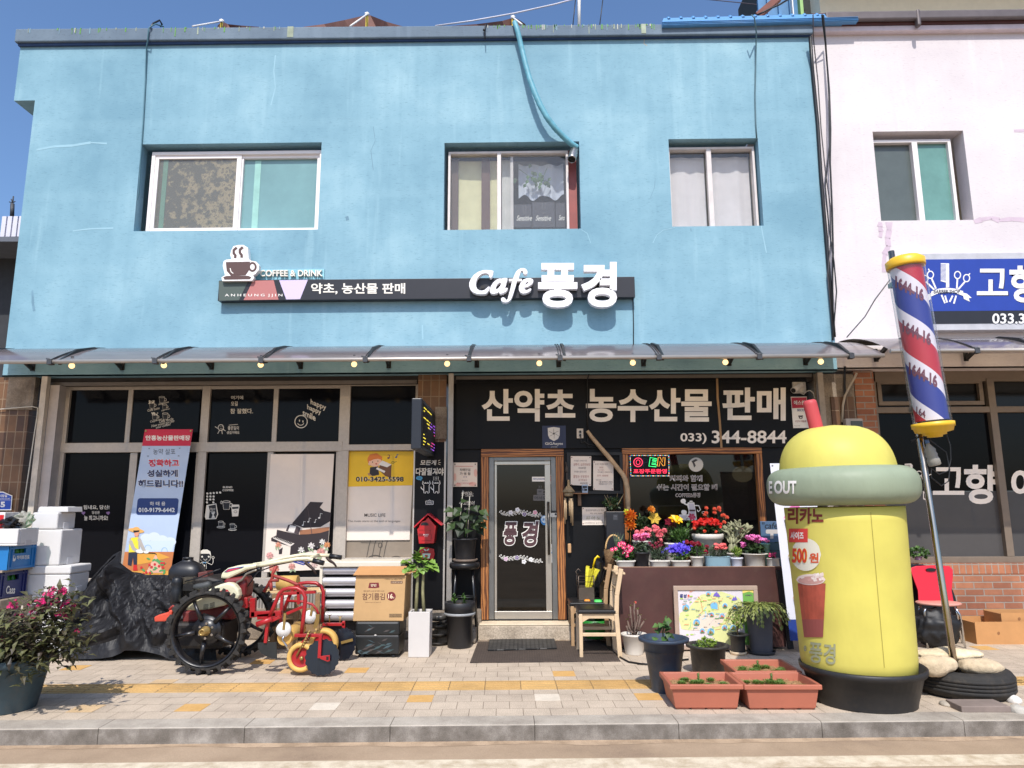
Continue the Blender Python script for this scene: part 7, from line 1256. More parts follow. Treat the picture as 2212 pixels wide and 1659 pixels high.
b = MB(); r = rect('G4', 1480, 866, 1545, 888, -.3); b.box(r[0], r[1], -.36, -.3, r[2] - .08, r[3]); b.use(M(230, 140, 30, .5)); setp(b.build('orange_box', None, bevel=.02), 'small orange plastic tub lid behind the chair seats', 'tub'); b = MB(); r = rect('G4', 1578, 868, 1660, 890, -.32); b.box(r[0], r[1], -.4, -.32, r[2] - .08, r[3]); b.use(M(70, 200, 90, .5)); setp(b.build('green_tub', None, bevel=.02), 'small green plastic tub behind the chair seats', 'tub')
b = MB(); r = rect('G4', 1500, 1078, 1690, 1165, -.3); b.lathe([(.1, r[2] - .1), (.15, r[3]), (.14, r[3]), (.1, r[2] - .08)], ((r[0] + r[1]) / 2, -.25, 0), 24); setp(b.build('green_basin', M(40, 130, 50, .4)), 'green plastic basin under the wooden chairs', 'basin')
b = MB(); b.tube([gr('G4', u, v, .01) for u, v in ((1560, 1230), (1700, 1330), (1850, 1450), (1930, 1495), (2042, 1512))] + [gr('G6', u, v, .01) for u, v in ((420, 868), (510, 873), (700, 850), (860, 830))], .009, 7); setp(b.build('ground_cable', BLACK), 'black cable snaking over the pavement from mat to pots', 'cable')
YS_ = -.12; r = rect('G4', 142, 500, 444, 560, YS_); cx = (r[0] + r[1]) / 2; zs_ = r[3]; st = thing('bar_stool', 'black round bar stool holding a leafy plant between post and door', 'stool', (cx, YS_, .1)); q = MB(); R = (r[1] - r[0]) / 2; q.lathe([(R * .93, zs_ - .07), (R, zs_ - .045), (R, zs_ - .02), (R * .94, zs_), (.001, zs_ - .002)], (cx, YS_, 0), 28); q.build('seat', M(28, 27, 28, .35), st)
zf_ = at('P', 990, 1352, -.14).z
for dx, dy in ((-.5, -.5), (.5, -.5), (-.5, .5), (.5, .5)): q = MB(); q.tube([(cx + dx * R * 1.05, YS_ + dy * R * .6, zs_ - .07), (cx + dx * R * 1.6, YS_ + dy * R * .75, zf_)], .014, 8); q.build('leg', M(24, 24, 26, .3, coat=.3), st)
q = MB(); zr_ = zs_ - .38; q.tube([(cx + .72 * R * math.cos(k * .3927), YS_ + .5 * R * math.sin(k * .3927), zr_) for k in range(16)], .009, 6, closed=True); q.build('foot_ring', BLACK, st)
c = V((cx + .005, YS_, zs_)); t = thing('potted_plant', 'glossy broad leaved plant in a black pot on the bar stool', 'potted plant', c); A_, B_ = at('G4', 168, 262, YS_), at('G4', 416, 262, YS_); R = (B_.x - A_.x) / 2
q = MB(); q.lathe([(R * .9, .005), (R * 1.02, .035), (R * .98, .037), (R * .85, .01)], c, 28); q.build('saucer', M(120, 104, 92, .6), t); pot_shape(t, c + V((0, 0, .01)), R * .76, R, A_.z - c.z - .01, BLACKPOT, .02, .014, soil=.03)
q = MB(); q.use(LM['dark'])
for u, v in ((400, 1225), (385, 1285), (400, 1350), (440, 1250), (455, 1200), (500, 1145), (515, 1195), (560, 1185), (540, 1245), (490, 1290), (585, 1275), (560, 1330), (520, 1340), (590, 1340), (575, 1380), (450, 1380), (430, 1310), (470, 1240), (530, 1395), (480, 1405), (590, 1230), (375, 1320)): q.leaf(at('J2', u, v - 22, YS_ + random.uniform(-.1, .05)), (random.gauss((u - 490) / 120, .4), -.7, random.gauss(-.5, .3)), (0, -.7, .8), .15, .11, .35)
for u0, u1, v1 in ((420, 462, 1030), (440, 440, 1240), (500, 520, 1080), (470, 500, 1180)): q.use(M(176, 172, 160, .5) if v1 < 1100 else LM['mid']).tube([at('J2', u0 if v1 < 1100 else 480, 1435, YS_), at('J2', u1, v1, YS_)], .005, 6)
q.build('foliage', None, t)
t, c, R, h = gpot('G3', 1482, 1815, 830, 1640, 1345, 132, 'tall black bin planter with two short sprigs', M(36, 36, 39, .45, var=.1), 'bin_planter', rim=.11, lip=.02, soil=.03)
q = MB(); q.lathe([(R * .985, h - .135), (R * 1.015, h - .125), (R * 1.015, h - .112), (R * .985, h - .108)], c, 32); q.build('ring', M(150, 152, 154, .4), t)
q = MB(); q.use(LM['mid'])
for u in (1585, 1690):
 p_ = at('G3', u, 830, c.y)
 for k in range(22): q.leaf(p_ + V((random.gauss(0, .01), random.gauss(0, .01), random.uniform(-.03, .06))), (random.gauss(0, 1), random.gauss(0, 1), .8), (0, 0, 1), .045, .028)
 q.tube([p_ - V((0, 0, .06)), p_ + V((.01, 0, .07))], .005, 5)
q.build('foliage', None, t)
g0 = gr('G3', 1090, 1435); g1 = gr('G3', 1318, 1430); w = g1.x - g0.x; h = at('G3', 1215, 940, g0.y).z; c = V((g0.x + w / 2, g0.y + w / 2, 0)); t = thing('column_planter', 'slim white square planter with two bare stems and floppy leaves', 'potted plant', c)
q = MB(); R_ = [(w * .5 - .004, 0.), (w * .5, .006), (w * .52, h), (w * .52 - .02, h), (w * .48 - .02, h - .05)]; vs = [c + V((sx * r_, sy * r_, z_)) for r_, z_ in R_ for sx, sy in ((-1, -1), (1, -1), (1, 1), (-1, 1))]; q.mesh(vs, [(0, 1, 2, 3)] + [(k * 4 + j, k * 4 + (j + 1) % 4, k * 4 + 4 + (j + 1) % 4, k * 4 + 4 + j) for k in range(4) for j in range(4)]); q.build('pot', M(196, 191, 186, .5, var=.03), t, bevel=.004); q = MB(); q.box(c.x - w * .47, c.x + w * .47, c.y - w * .47, c.y + w * .47, h - .05, h - .04); q.build('soil', SOIL, t)
Yc = c.y; q = MB(); q.use(M(136, 132, 96, .8, var=.3, scale=20)); q.tube([c + V((-.05, 0, h - .05)), at('G3', 1185, 700, Yc), at('G3', 1195, 520, Yc), at('G3', 1190, 440, Yc)], [.02, .017, .014, .01], 8); q.tube([c + V((.035, 0, h - .05)), at('G3', 1248, 720, Yc), at('G3', 1255, 520, Yc), at('G3', 1262, 440, Yc)], [.019, .016, .013, .008], 8); q.build('stem', None, t)
q = MB(); q.use(leafmat([(84, 120, 42), (112, 148, 58), (134, 168, 74)]))
for u, v, du, dv in ((1190, 440, -140, -40), (1190, 430, -90, 50), (1190, 420, 10, -150), (1200, 420, -60, -90), (1190, 400, 40, -90), (1255, 440, 130, 20), (1260, 430, 90, -50), (1255, 450, 60, 40), (1255, 440, -50, -90), (1190, 450, -10, 90), (1250, 440, 150, 40), (1195, 450, -150, 30), (1200, 410, 20, -40), (1180, 430, -60, 10), (1260, 420, 30, -60), (1215, 440, 30, 80)):
 p_ = at('G3', u, v, Yc); e = at('G3', u + du, v + dv, Yc - .04); d = e - p_; q.tube([p_, p_ + d * .5 + V((0, 0, .02))], .004, 4)
 for k in range(3): q.leaf(p_ + d * (.3 + .2 * k), d + V((random.gauss(0, .06), -.05, random.gauss(-.02, .04))), (0, -.5, 1), d.length * .75, .075, .5)
q.build('foliage', None, t)
g0, g1 = gr('G3', 520, 1440), gr('G3', 985, 1440); Y0 = g0.y; zb_, zt_ = at('G3', 750, 1400, Y0).z, at('G3', 750, 1045, Y0).z; dp = .36; t = thing('storage_trunk', 'black padded storage trunk with faded brush pattern under the carton', 'trunk', ((g0.x + g1.x) / 2, Y0 + dp / 2, 0))
a0, a1 = at('G3', 520, 1220, Y0).x, at('G3', 992, 1220, Y0).x; zm_ = at('G3', 750, 1198, Y0).z; vin = M(30, 32, 33, .35, var=.2)
q = MB(); q.box(a0, a1, Y0, Y0 + dp, zb_, zm_ - .004); q.build('body', vin, t, bevel=.01); q = MB(); q.box(a0 - .002, a1 + .002, Y0 - .004, Y0 + dp, zm_, zt_); q.build('lid', vin, t, bevel=.02)
a = Art(wall_surf(Y0 - .005), 'G3'); rg = random.Random(17); cols = [flat(58, 76, 78), flat(72, 66, 64), flat(66, 84, 90)]
for k in range(46):
 u, v = rg.uniform(545, 960), rg.uniform(1075, 1385); s_ = rg.uniform(25, 60); d = rg.choice((-.45, -.45, .5)) + rg.uniform(-.1, .1)
 if abs(v - 1198) > 35 and 530 < u - s_ and u + s_ < 980: a.poly([(u - s_, v - s_ * d), (u - s_ * .2, v - 9), (u + s_, v + s_ * d), (u + s_ * .2, v + 8)], cols[k % 3], 1)
a.line([(526, 1197), (985, 1197)], 5, flat(120, 120, 122), 4).ell(738, 1190, 12, 9, flat(190, 186, 180), 5); a.done('brush_print', t)
for x in (a0 + .06, a1 - .06):
 for y in (Y0 + .05, Y0 + dp - .05): q = MB(); q.lathe([(.03, 0), (.036, .012), (.028, zb_)], (x, y, 0), 14); q.build('foot', BLACK, t)
YC_ = Y0 + .02; b0_, b1_ = at('G3', 512, 800, YC_).x, at('G3', 1056, 800, YC_).x; zc0, zc1 = zt_ + .001, at('G3', 790, 552, YC_).z; kraft = M(186, 150, 104, .8, var=.06); kr2 = M(190, 140, 90, .8, var=.06)
t = thing('carton', 'brown dried seaweed carton with raised flap standing on the black trunk', 'box', ((b0_ + b1_) / 2, YC_ + .2, zc0)); q = MB(); q.prism([(b0_ - .012, YC_, zc0), (b1_ - .012, YC_, zc0), (b1_ + .004, YC_, zc1), (b0_ + .004, YC_, zc1)], (0, .4, 0)); q.build('body', kraft, t, bevel=.006)
q = MB(); q.bar(V(((b0_ + b1_) / 2 - .01, YC_ - .03, zc1 + .012)), V(((b0_ + b1_) / 2 - .01, YC_ + .24, zc1 + .075)), b1_ - b0_ + .01, .006); q.build('flap', kr2, t); q = MB(); q.bar(V((b1_ + .02, YC_ + .2, zc1 + .03)), V((b1_ + .10, YC_ + .2, zc1 + .04)), .36, .006); q.build('flap', kr2, t)
a = Art(wall_surf(YC_), 'G3'); mr = flat(112, 34, 40); tn = flat(96, 60, 50); a.poly([(672, 626), (772, 624), (780, 676), (740, 684), (660, 682)], mr, 1).text('양반', 686, 638, 750, 668, flat(220, 200, 170), 2, .02).text('좋은 원초에 신선한 참기름이 고소한', 610, 708, 832, 722, tn, 1, .01).text('참기름김', 596, 738, 838, 812, tn, 1, .01).ell(908, 771, 48, 48, mr, 1, 28).text('16', 874, 744, 924, 796, flat(226, 206, 176), 2, .03).text('봉', 926, 778, 942, 796, flat(226, 206, 176), 2).text('Seasoned Laver with Sesame Oil', 628, 832, 796, 840, tn, 1).text('(식탁김 4 g×16봉)×10개입', 840, 578, 1030, 598, dK, 1).box(902, 606, 1030, 634, tn, 1).text('건해산물가공식품', 908, 611, 1024, 629, flat(210, 186, 150), 2, .01)
a.box(886, 962, 1022, 998, dK, 1).box(890, 966, 1018, 994, kraft, 2)
for k in range(24): a.line([(895 + k * 5, 967), (895 + k * 5, 993)], 1.6 + (k * 7 % 3), dK, 3)
a.done('carton_print', t)
YL = -.38; lx0, lx1 = at('G3', 150, 700, YL).x, at('G3', 985, 500, YL).x; lz1 = at('G3', 500, 425, YL).z; lz0 = at('G3', 330, 1050, YL).z; t = thing('louvre_cabinet', 'white cabinet with broad aluminium louvres behind the carton', 'cabinet', ((lx0 + lx1) / 2, YL + .2, 0)); cream = M(214, 206, 188, .5, var=.05)
q = MB(); q.box(lx0 - .02, lx0 + .01, YL - .01, YL + .33, 0, lz1 - .03); q.box(lx1 - .01, lx1 + .02, YL - .01, YL + .33, 0, lz1 - .03); q.box(lx0 + .01, lx1 - .01, YL + .3, YL + .33, 0, lz1 - .03); q.build('case', cream, t); q = MB(); q.box(lx0 - .02, lx1 + .03, YL - .03, YL + .35, lz1 - .03, at('G3', 500, 372, YL + .3).z); q.build('top', cream, t, bevel=.01)
q = MB(); q.box(lx0 + .01, lx1 - .01, YL + .12, YL + .14, .02, lz1 - .04); q.build('coil', M(30, 30, 32, .6, bump=.8, bscale=60), t)
for v0, v1 in ((452, 540), (570, 662), (692, 780), (815, 908), (940, 1040)): z1_, z0_ = at('G3', 300, v0, YL).z, at('G3', 300, v1, YL).z; q = MB(); q.mesh([(x, YL + y, z0_ + (z1_ - z0_) * f_) for y, f_ in ((.04, 0), (.012, .18), (0, .4), (0, .7), (.012, .92), (.05, 1.)) for x in (lx0 + .012, lx1 - .012)], [(2 * k, 2 * k + 1, 2 * k + 3, 2 * k + 2) for k in range(5)]); q.build('louvre', M(196, 194, 198, .4, .35, var=.05), t, smooth=True)
t = thing('frying_pan', 'old blackened pans stacked on the pavement beside the white planter', 'pan', gr('G3', 1385, 1330)); c = gr('G3', 1385, 1320) + V((0, .14, 0)); q = MB()
for k in range(3): q.lathe([(.10, .03 + k * .09), (.135, .07 + k * .09), (.13, .07 + k * .09), (.095, .04 + k * .09)], c + V((.01 * k, 0, -.03)), 24)
q.build('pan', M(34, 32, 30, .5, dirt=.5), t); q = MB(); q.tube([c + V((0, 0, .22)), c + V((.1, -.05, .25)), c + V((.22, -.08, .31))], .017, 8); q.build('handle', M(60, 58, 56, .5), t); q = MB(); q.lathe([(.09, .25), (.12, .31), (.11, .31)], c + V((.02, .05, 0)), 20); q.build('lid', M(90, 88, 86, .4, .5), t)
t = thing('wooden_crate', 'open slatted wooden crate with boards behind the power tiller', 'crate', at('H3', 560, 1100, -.5)); pl_ = M(140, 112, 80, .8, var=.3, scale=8); Yk = -.5; r = rect('H3', 180, 560, 810, 1290, Yk); q = MB()
for f_ in (.0, .35, .7): z_ = max(.01, r[2]) + (r[3] - max(.01, r[2]) - .08) * f_; q.box(r[0], r[1], Yk, Yk + .02, z_, z_ + .07); q.box(r[1], r[1] + .02, Yk, Yk + .4, z_, z_ + .07)
for x in (r[0] + .03, (r[0] + r[1]) / 2, r[1] - .05): q.box(x, x + .05, Yk - .022, Yk - .001, 0.0, r[3])
q.box(r[0], r[1] - .0, Yk + .1, Yk + .4, 0, r[3] * .5); q.build('crate', pl_, t); q = MB()
for k in range(4): q.bar(V((r[0] - .1, Yk + .02 + k * .09, r[3] + .012)), V((r[1] + .02, Yk + .04 + k * .09, r[3] + .02)), .07, .018)
q.build('board', M(206, 176, 130, .7, var=.15), t); b = MB(); b.bar(at('H3', 190, 690, -.75), at('H3', 480, 560, -.6), .2, .02); setp(b.build('white_board', M(214, 210, 200, .5), None), 'white board lying on the crate behind the tiller wheel', 'board')
b = MB(); b.tube([at('H3', -20, 482, -.45), at('H3', 700, 470, -.45)], .015, 10); b.use(CHROME); setp(b.build('steel_tube', None), 'shiny steel tube lying across behind the tiller frame', 'tube')
b = MB(); b.tube([at('H3', 285, 420, -.55), at('H3', 545, 415, -.55)], .075, 18); b.use(M(200, 160, 90, .6, var=.1)); setp(b.build('roller', None), 'yellowish plastic roller lying on the crate boards', 'roller')
# LEFT CORNER: CRATES, FOAM BOXES
foam = M(208, 206, 204, .8, var=.03, bump=.2, bscale=200); foamg = 'white foam boxes stacked by the tiled pillar'
def cornerbox(uc, ur, vt, vb, Yf, zz='H1', left=None, wid=.6): cr = at(zz, uc, vt, Yf); x1 = cr.x; Dr = (px(zz, uc, vt)[0] - 1127) / (px(zz, ur, vt)[0] - 1127) * (8.4 + Yf) - 8.4; x0 = at(zz, left, vt, Yf).x if left is not None else x1 - wid; return x0, x1, Yf, Dr, at(zz, uc, vb, Yf).z, cr.z
zprev = 0
for k, (uc, ur, vt, vb, lf, la) in enumerate(((1060, 1440, 1400, 1500, 420, 'bottom white foam box on the pavement under the lidded one'), (1150, 1490, 870, 1345, 430, 'big lidded white foam box third from the top of its stack'), (1012, 1370, 285, 850, 560, 'tall white foam box second from the top of its stack'), (950, 1262, 5, 258, 505, 'low white foam box on top of its stack'))):
 x0, x1, y0, y1, z0, z1 = cornerbox(uc, ur, vt, vb, -1.0, left=lf)
 if k == 0: z0, z1 = 0, at('H1', 1150, 1345, -1.).z - .002
 else: z0 = zprev + .002
 zprev = z1; t = thing('foam_box', la, 'foam box', ((x0 + x1) / 2, (y0 + y1) / 2, z0), foamg); hl = .085 if k == 1 else .0; q = MB(); q.box(x0 + .01, x1 - .01, y0 + .01, y1 - .01, z0, z1 - hl); q.build('body', foam, t, bevel=.014)
 if hl: q = MB(); q.box(x0, x1, y0, y1, z1 - hl + .002, z1); q.build('lid', foam, t, bevel=.014)
 q = MB(); ym = (y0 + y1) / 2; q.box(x1 - .012, x1 - .004, ym - .05, ym + .05, z0, z0 + .07); q.build('grip', M(206, 204, 204, .8), t, bevel=.006)
x0, x1 = at('G1', 325, 150, -.85).x, at('G1', 530, 150, -.85).x; t = thing('foam_block', 'broken wavy white foam lid lying on the top foam box', 'lid', ((x0 + x1) / 2, -.8, zprev)); q = MB(); n = 14; zh = at('G1', 430, 150, -.85).z - zprev; tp_ = [V((x0 + (x1 - x0) * k / n, -.95, zprev + zh * (1.02 + .12 * math.sin(k * 1.4)))) for k in range(n + 1)]; q.prism([V((x0 - .01, -.95, zprev + .002)), V((x1 + .01, -.95, zprev + .002))] + tp_[::-1], (0, .25, 0)); q.build('block', foam, t, bevel=.006)
x0, x1, y0, y1, z0, z1 = cornerbox(20, 435, 985, 1420, -1.4, wid=.55); bz = z0
t = thing('low_bench', 'rough grey plank bench under the beer crates', 'bench', (x1 - .4, -1.2, 0)); q = MB(); q.box(x1 - .9, x1 + .05, -1.44, y1 + .08, bz - .09, bz - .001); q.build('top', M(150, 136, 118, .85, var=.25, scale=10), t, bevel=.01)
for xx in (x1 - .8, x1 - .1): q = MB(); q.box(xx - .08, xx + .08, -1.38, y1, 0, bz - .092); q.build('leg', M(120, 112, 100, .9, var=.25), t)
def crate(label, X, mat, text, tz_, hole, logo):
 x0, x1, y0, y1, z0, z1 = X; t = thing('beer_crate', label, 'crate', ((x0 + x1) / 2, (y0 + y1) / 2, z0)); q = MB(); w = .018; hz0, hz1 = z0 + (z1 - z0) * .66, z0 + (z1 - z0) * .86; ya, yb = y0 + (y1 - y0) * hole[0], y0 + (y1 - y0) * hole[1]
 q.box(x0, x1, y0, y0 + w, z0, z1); q.box(x0, x1, y1 - w, y1, z0, z1); q.box(x0, x0 + w, y0 + w, y1 - w, z0, z1); q.box(x0 + w, x1 - w, y0 + w, y1 - w, z0 + .01, z0 + .03)
 for (a_, b_, c_, d_) in ((y0 + w, y1 - w, z0, hz0), (y0 + w, y1 - w, hz1, z1), (y0 + w, ya, hz0, hz1), (yb, y1 - w, hz0, hz1)): q.box(x1 - w, x1, a_, b_, c_, d_)
 for f_ in (0., .12, .88, 1.): yy = y0 + (y1 - y0) * f_; q.box(x1, x1 + .008, yy - .008, yy + .008, z0, z1)
 for zz in (z1 - .025, z0 + .015): q.box(x1, x1 + .009, y0, y1, zz - .008, zz + .008)
 for k in range(5): xx = x0 + (x1 - x0) * k / 4; q.box(xx - .01, xx + .01, y0 - .008, y0, z0, z1)
 q.build('crate', mat, t); sf_ = plane_surf((x1 + .001, 0, 0), (1, 0, 0)); a = Art(sf_, 'H1'); a.text(*text);
 if logo: a.ell(222, 752, 32, 48, dW, 1).ell(232, 735, 12, 22, mat, 2)
 a.done('lettering', t); q = MB(); rg = random.Random(2)
 for k in range(3): q.use(M(60, 140, 40, .3)).lathe([(.03, 0), (.03, .14), (.013, .19), (.013, .25), (.001, .25)], (x1 - .07, y0 + (y1 - y0) * (.28 + .22 * k), z0 + .03), 12)
 q.build('bottle', None, t)
Xn = cornerbox(20, 435, 985, 1420, -1.4, wid=.5); crate('navy blue beer crate with slanted white lettering at the bottom of its pile', Xn, M(24, 34, 92, .4, var=.1), ('Cass', 95, 1195, 242, 1325, dW, 2, .02, .3), 0, (.25, .7), False)
b = MB(); b.box(Xn[0], Xn[1] + .03, Xn[2] - .03, Xn[3] + .04, Xn[5] + .002, Xn[5] + .022); setp(b.build('plank', M(150, 134, 116, .8, var=.2)), 'thin plank between the two beer crates', 'plank')
Xb = cornerbox(160, 578, 552, 890, -1.4, wid=.5); Xb = (*Xb[:4], Xn[5] + .024, Xb[5]); crate('bright blue beer crate standing on the navy crate', Xb, M(28, 110, 172, .4, var=.1), ('하이트진로', 268, 706, 474, 772, dW, 2, .02, 0., None, 12), 0, (.2, .64), True)
x0, x1, y0, y1, z0, z1 = cornerbox(300, 640, 270, 530, -1.44, wid=.7); z0 = Xb[5] + .003; t = thing('foam_tray', 'shallow white foam tray lying on the blue beer crate', 'foam box', ((x0 + x1) / 2, -1.2, z0)); q = MB(); q.box(x0, x1, y0, y1, z0, z0 + .02)
for a_ in ((x0, x1, y0, y0 + .03), (x0, x1, y1 - .03, y1), (x0, x0 + .03, y0 + .03, y1 - .03), (x1 - .03, x1, y0 + .03, y1 - .03)): q.box(*a_, z0 + .02, z1)
q.build('tray', foam, t, bevel=.008); q = MB(); q.box(x1 - .004, x1 + .004, y0 + (y1 - y0) * .38, y0 + (y1 - y0) * .66, z0, z0 + .05); q.build('grip', M(196, 192, 190, .8), t)
def crumple(name, label, cat, z, u, v, Y, R, mat, seed, sub=3, j=.22):
 q = MB(); c = at(z, u, v, Y); q.blob(c, R, sub, j, seed)
 for f_ in q.bm.faces: f_.smooth = False
 return setp(q.build(name, mat), label, cat)
crumple('green_bag', 'crumpled pale green plastic bag lying on the foam tray', 'bag', 'H1', 390, 120, -1.3, (.085, .08, .075), glassmat('thin_green', (.45, .75, .5), .9, .55, .2), 4); crumple('black_bag', 'crumpled black plastic bag lying in the foam tray', 'bag', 'H1', 190, 180, -1.35, (.1, .1, .06), M(20, 20, 22, .25), 5)
x0, x1, y0, y1, z0_, z1_ = cornerbox(85, 240, 30, 215, -1.42, wid=.3); t = thing('drink_box', 'red and white drink carton in the foam tray', 'box', ((x0 + x1) / 2, -1.3, z1 - .03)); q = MB(); q.box(x0, x1, y0, y0 + .2, z1 - .06, z1_ + .015); q.use(M(216, 210, 206, .5)); q.build('carton', None, t, bevel=.004); q = MB(); q.box(x0, x1 - .01, y0 - .004, y0 - .001, z1 - .06, z1_ - .01); q.build('red_panel', M(190, 24, 30, .4), t)
t, c, R, h = gpot('J1', -410, 585, 905, 60, 1610, 350, 'huge weathered blue green tub of dark leaved shrub with magenta flowers', M(58, 78, 88, .55, var=.4, scale=3, dirt=.35), rim=.05, lip=.04, soil=.05)
q = MB(); rg = random.Random(31); tips = []
for u, v in ((120, 520), (40, 560), (230, 400), (330, 460), (420, 560), (520, 420), (600, 330), (640, 230), (700, 330), (560, 580), (650, 620), (760, 640), (800, 680), (480, 700), (300, 640), (180, 680), (80, 740), (360, 780), (560, 760), (700, 740), (250, 780), (-60, 560), (-120, 640), (-200, 600), (-40, 700), (430, 840), (150, 830), (620, 260), (740, 380)): tips.append(at('J1', u, v, c.y + rg.uniform(-.28, .2)))
base = c + V((0, 0, h - .05)); q.use(M(84, 64, 50, .8))
for p_ in tips: q.tube([base + V((rg.gauss(0, .05), rg.gauss(0, .05), 0)), base.lerp(p_, .55) + V((0, 0, .04)), p_], [.008, .005, .002], 5)
q.build('stem', None, t); q = MB()
for p_ in tips:
 for k in range(58): s_ = p_ + V((rg.gauss(0, .075), rg.gauss(0, .075), rg.gauss(-.05, .075))); q.leaf(s_, (rg.gauss(0, 1), rg.gauss(-.3, .9), rg.gauss(.1, .5)), (0, -.2, 1), rg.uniform(.06, .115), rg.uniform(.026, .042), .35)
q.build('foliage', leafmat([(50, 42, 38), (84, 80, 54), (112, 114, 72), (68, 56, 50), (100, 106, 62)]), t); q = MB()
for u, v in ((165, 310), (155, 355), (255, 440), (210, 460), (560, 190), (625, 160), (685, 150), (730, 165), (490, 265), (480, 295), (545, 280), (590, 275), (600, 300), (655, 265), (610, 325), (390, 355), (440, 345), (495, 380), (545, 370), (725, 320), (825, 345), (690, 440), (735, 445), (560, 205), (365, 495), (440, 300), (685, 240), (640, 290), (75, 550), (20, 710), (860, 625), (380, 420), (440, 415), (770, 310), (70, 730)):
 p_ = at('J1', u, v, c.y - .1 + rg.uniform(-.12, .1))
 for k in range(4): q.use(M(190, 40, 104, .5, var=.25)); flower(q, p_ + V((rg.gauss(0, .012), rg.gauss(0, .01), rg.gauss(0, .012))), .02, 5, (rg.gauss(0, .6), -.8, .5), .6)
q.build('bloom', None, t)
# BLACK TARPAULIN OVER A MOTORBIKE
t = thing('tarpaulin', 'crinkled black tarpaulin draped over a motorbike beside the foam boxes', 'tarpaulin', gr('G1', 760, 1240)); from mathutils import noise
sil = [(440, 1140, 1190), (475, 930, 1243), (560, 770, 1246), (650, 660, 1243), (740, 560, 1236), (800, 490, 1228), (860, 458, 1205), (905, 530, 1180), (960, 610, 1180), (1060, 630, 1195), (1160, 632, 1215), (1260, 640, 1262), (1400, 700, 1275), (1560, 800, 1270)]
FO = [([at('G1', u, v, -.9) for u, v in l_], a_, w_) for l_, a_, w_ in (([(830, 520), (800, 640), (830, 760), (900, 880), (980, 990), (1010, 1100)], .13, .12), ([(860, 560), (900, 690), (990, 800), (1080, 920), (1190, 1050)], .1, .1), ([(810, 560), (720, 700), (600, 820), (500, 930)], .1, .13), ([(880, 480), (950, 600), (1020, 720), (1110, 800), (1240, 840)], .07, .1), ([(560, 1080), (720, 1050), (850, 1010)], .1, .09), ([(760, 600), (700, 800), (690, 960), (640, 1120)], .06, .1), ([(1000, 660), (1100, 700), (1220, 720)], .05, .08))]
def fold(p_):
 h = -.02
 for l_, a_, w_ in FO:
  d = min(math.hypot(p_.x - (A_.x + (B_.x - A_.x) * k), p_.z - (A_.z + (B_.z - A_.z) * k)) for A_, B_ in zip(l_, l_[1:]) for k in (max(0, min(1, ((p_.x - A_.x) * (B_.x - A_.x) + (p_.z - A_.z) * (B_.z - A_.z)) / ((B_.x - A_.x) ** 2 + (B_.z - A_.z) ** 2))),))
  h += a_ * max(0, 1 - d / w_) - a_ * .3 * math.exp(-((d - w_ * 1.3) / (w_ * .4)) ** 2)
 return h
q = MB(); nx, ny = 130, 56; vs = []; fs = []
def lerp3(u):
 for A_, B_ in zip(sil, sil[1:]):
  if u <= B_[0]: k = (u - A_[0]) / (B_[0] - A_[0]); return [A_[i] + (B_[i] - A_[i]) * k for i in range(3)]
 return list(sil[-1])
for i in range(nx + 1):
 u, vt, vb = lerp3(440 + (1560 - 440) * i / nx); yb_ = -1.1; pb_ = at('G1', u, vb, yb_); pt_ = at('G1', u, vt, -.68)
 for j in range(ny + 1):
  s_ = j / ny
  if s_ < .72: f_ = s_ / .72; p_ = V((pb_.x + (pt_.x - pb_.x) * f_, yb_ + .42 * f_ - .06 * math.sin(f_ * 3.14), max(.01, pb_.z) + (pt_.z - max(.01, pb_.z)) * f_ ** .9))
  else: f_ = (s_ - .72) / .28; p_ = V((pt_.x, -.68 + .3 * f_, pt_.z * (1 - f_ ** 1.5)))
  pk_ = at('G1', 850, 470, -.9); dx_, dz_ = p_.x - pk_.x, pk_.z - p_.z; th = math.atan2(dx_, dz_ + .25); ds = math.hypot(dx_, dz_); n1 = noise.noise(V((p_.x * 1.6, 3, p_.z * 1.4))); n2 = (1 - abs(math.sin(th * 4.2 + 1.5 * noise.noise(V((ds * 2.2, th * 2, 1)))))) ** 1.5 * min(1, ds * 1.8) - .3; n3 = (1 - abs(noise.noise(V((p_.x * 6 + p_.z * 2, 2, p_.z * 6 - p_.x * 3)))) * 2.2) - .5; vo = noise.voronoi(V((p_.x * 7 + p_.z * 3, p_.y * 4, p_.z * 6 - p_.x * 2)))[0]; v2 = noise.voronoi(V((p_.x * 17 - p_.z * 6, p_.y * 9, p_.z * 15)))[0]; n3 = .5 - min(.8, vo[1] - vo[0]); n4 = .4 - min(.7, v2[1] - v2[0]); amp = min(1, 3 * s_ + .3) * (1 if s_ < .68 else .5)
  p_ += V((.02 * n2, -(.05 * n1 + .03 * n2 + 1.15 * fold(p_) + .03 * n3 + .02 * n4) * amp, .02 * n4 * amp if .1 < s_ < .7 else 0)); vs.append(p_)
for i in range(nx):
 for j in range(ny): a_ = i * (ny + 1) + j; fs += [(a_, a_ + ny + 1, a_ + ny + 2), (a_, a_ + ny + 2, a_ + 1)]
q.mesh(vs, fs); q.build('sheet', M(31, 31, 34, .52, var=.1, spec=.3), t)
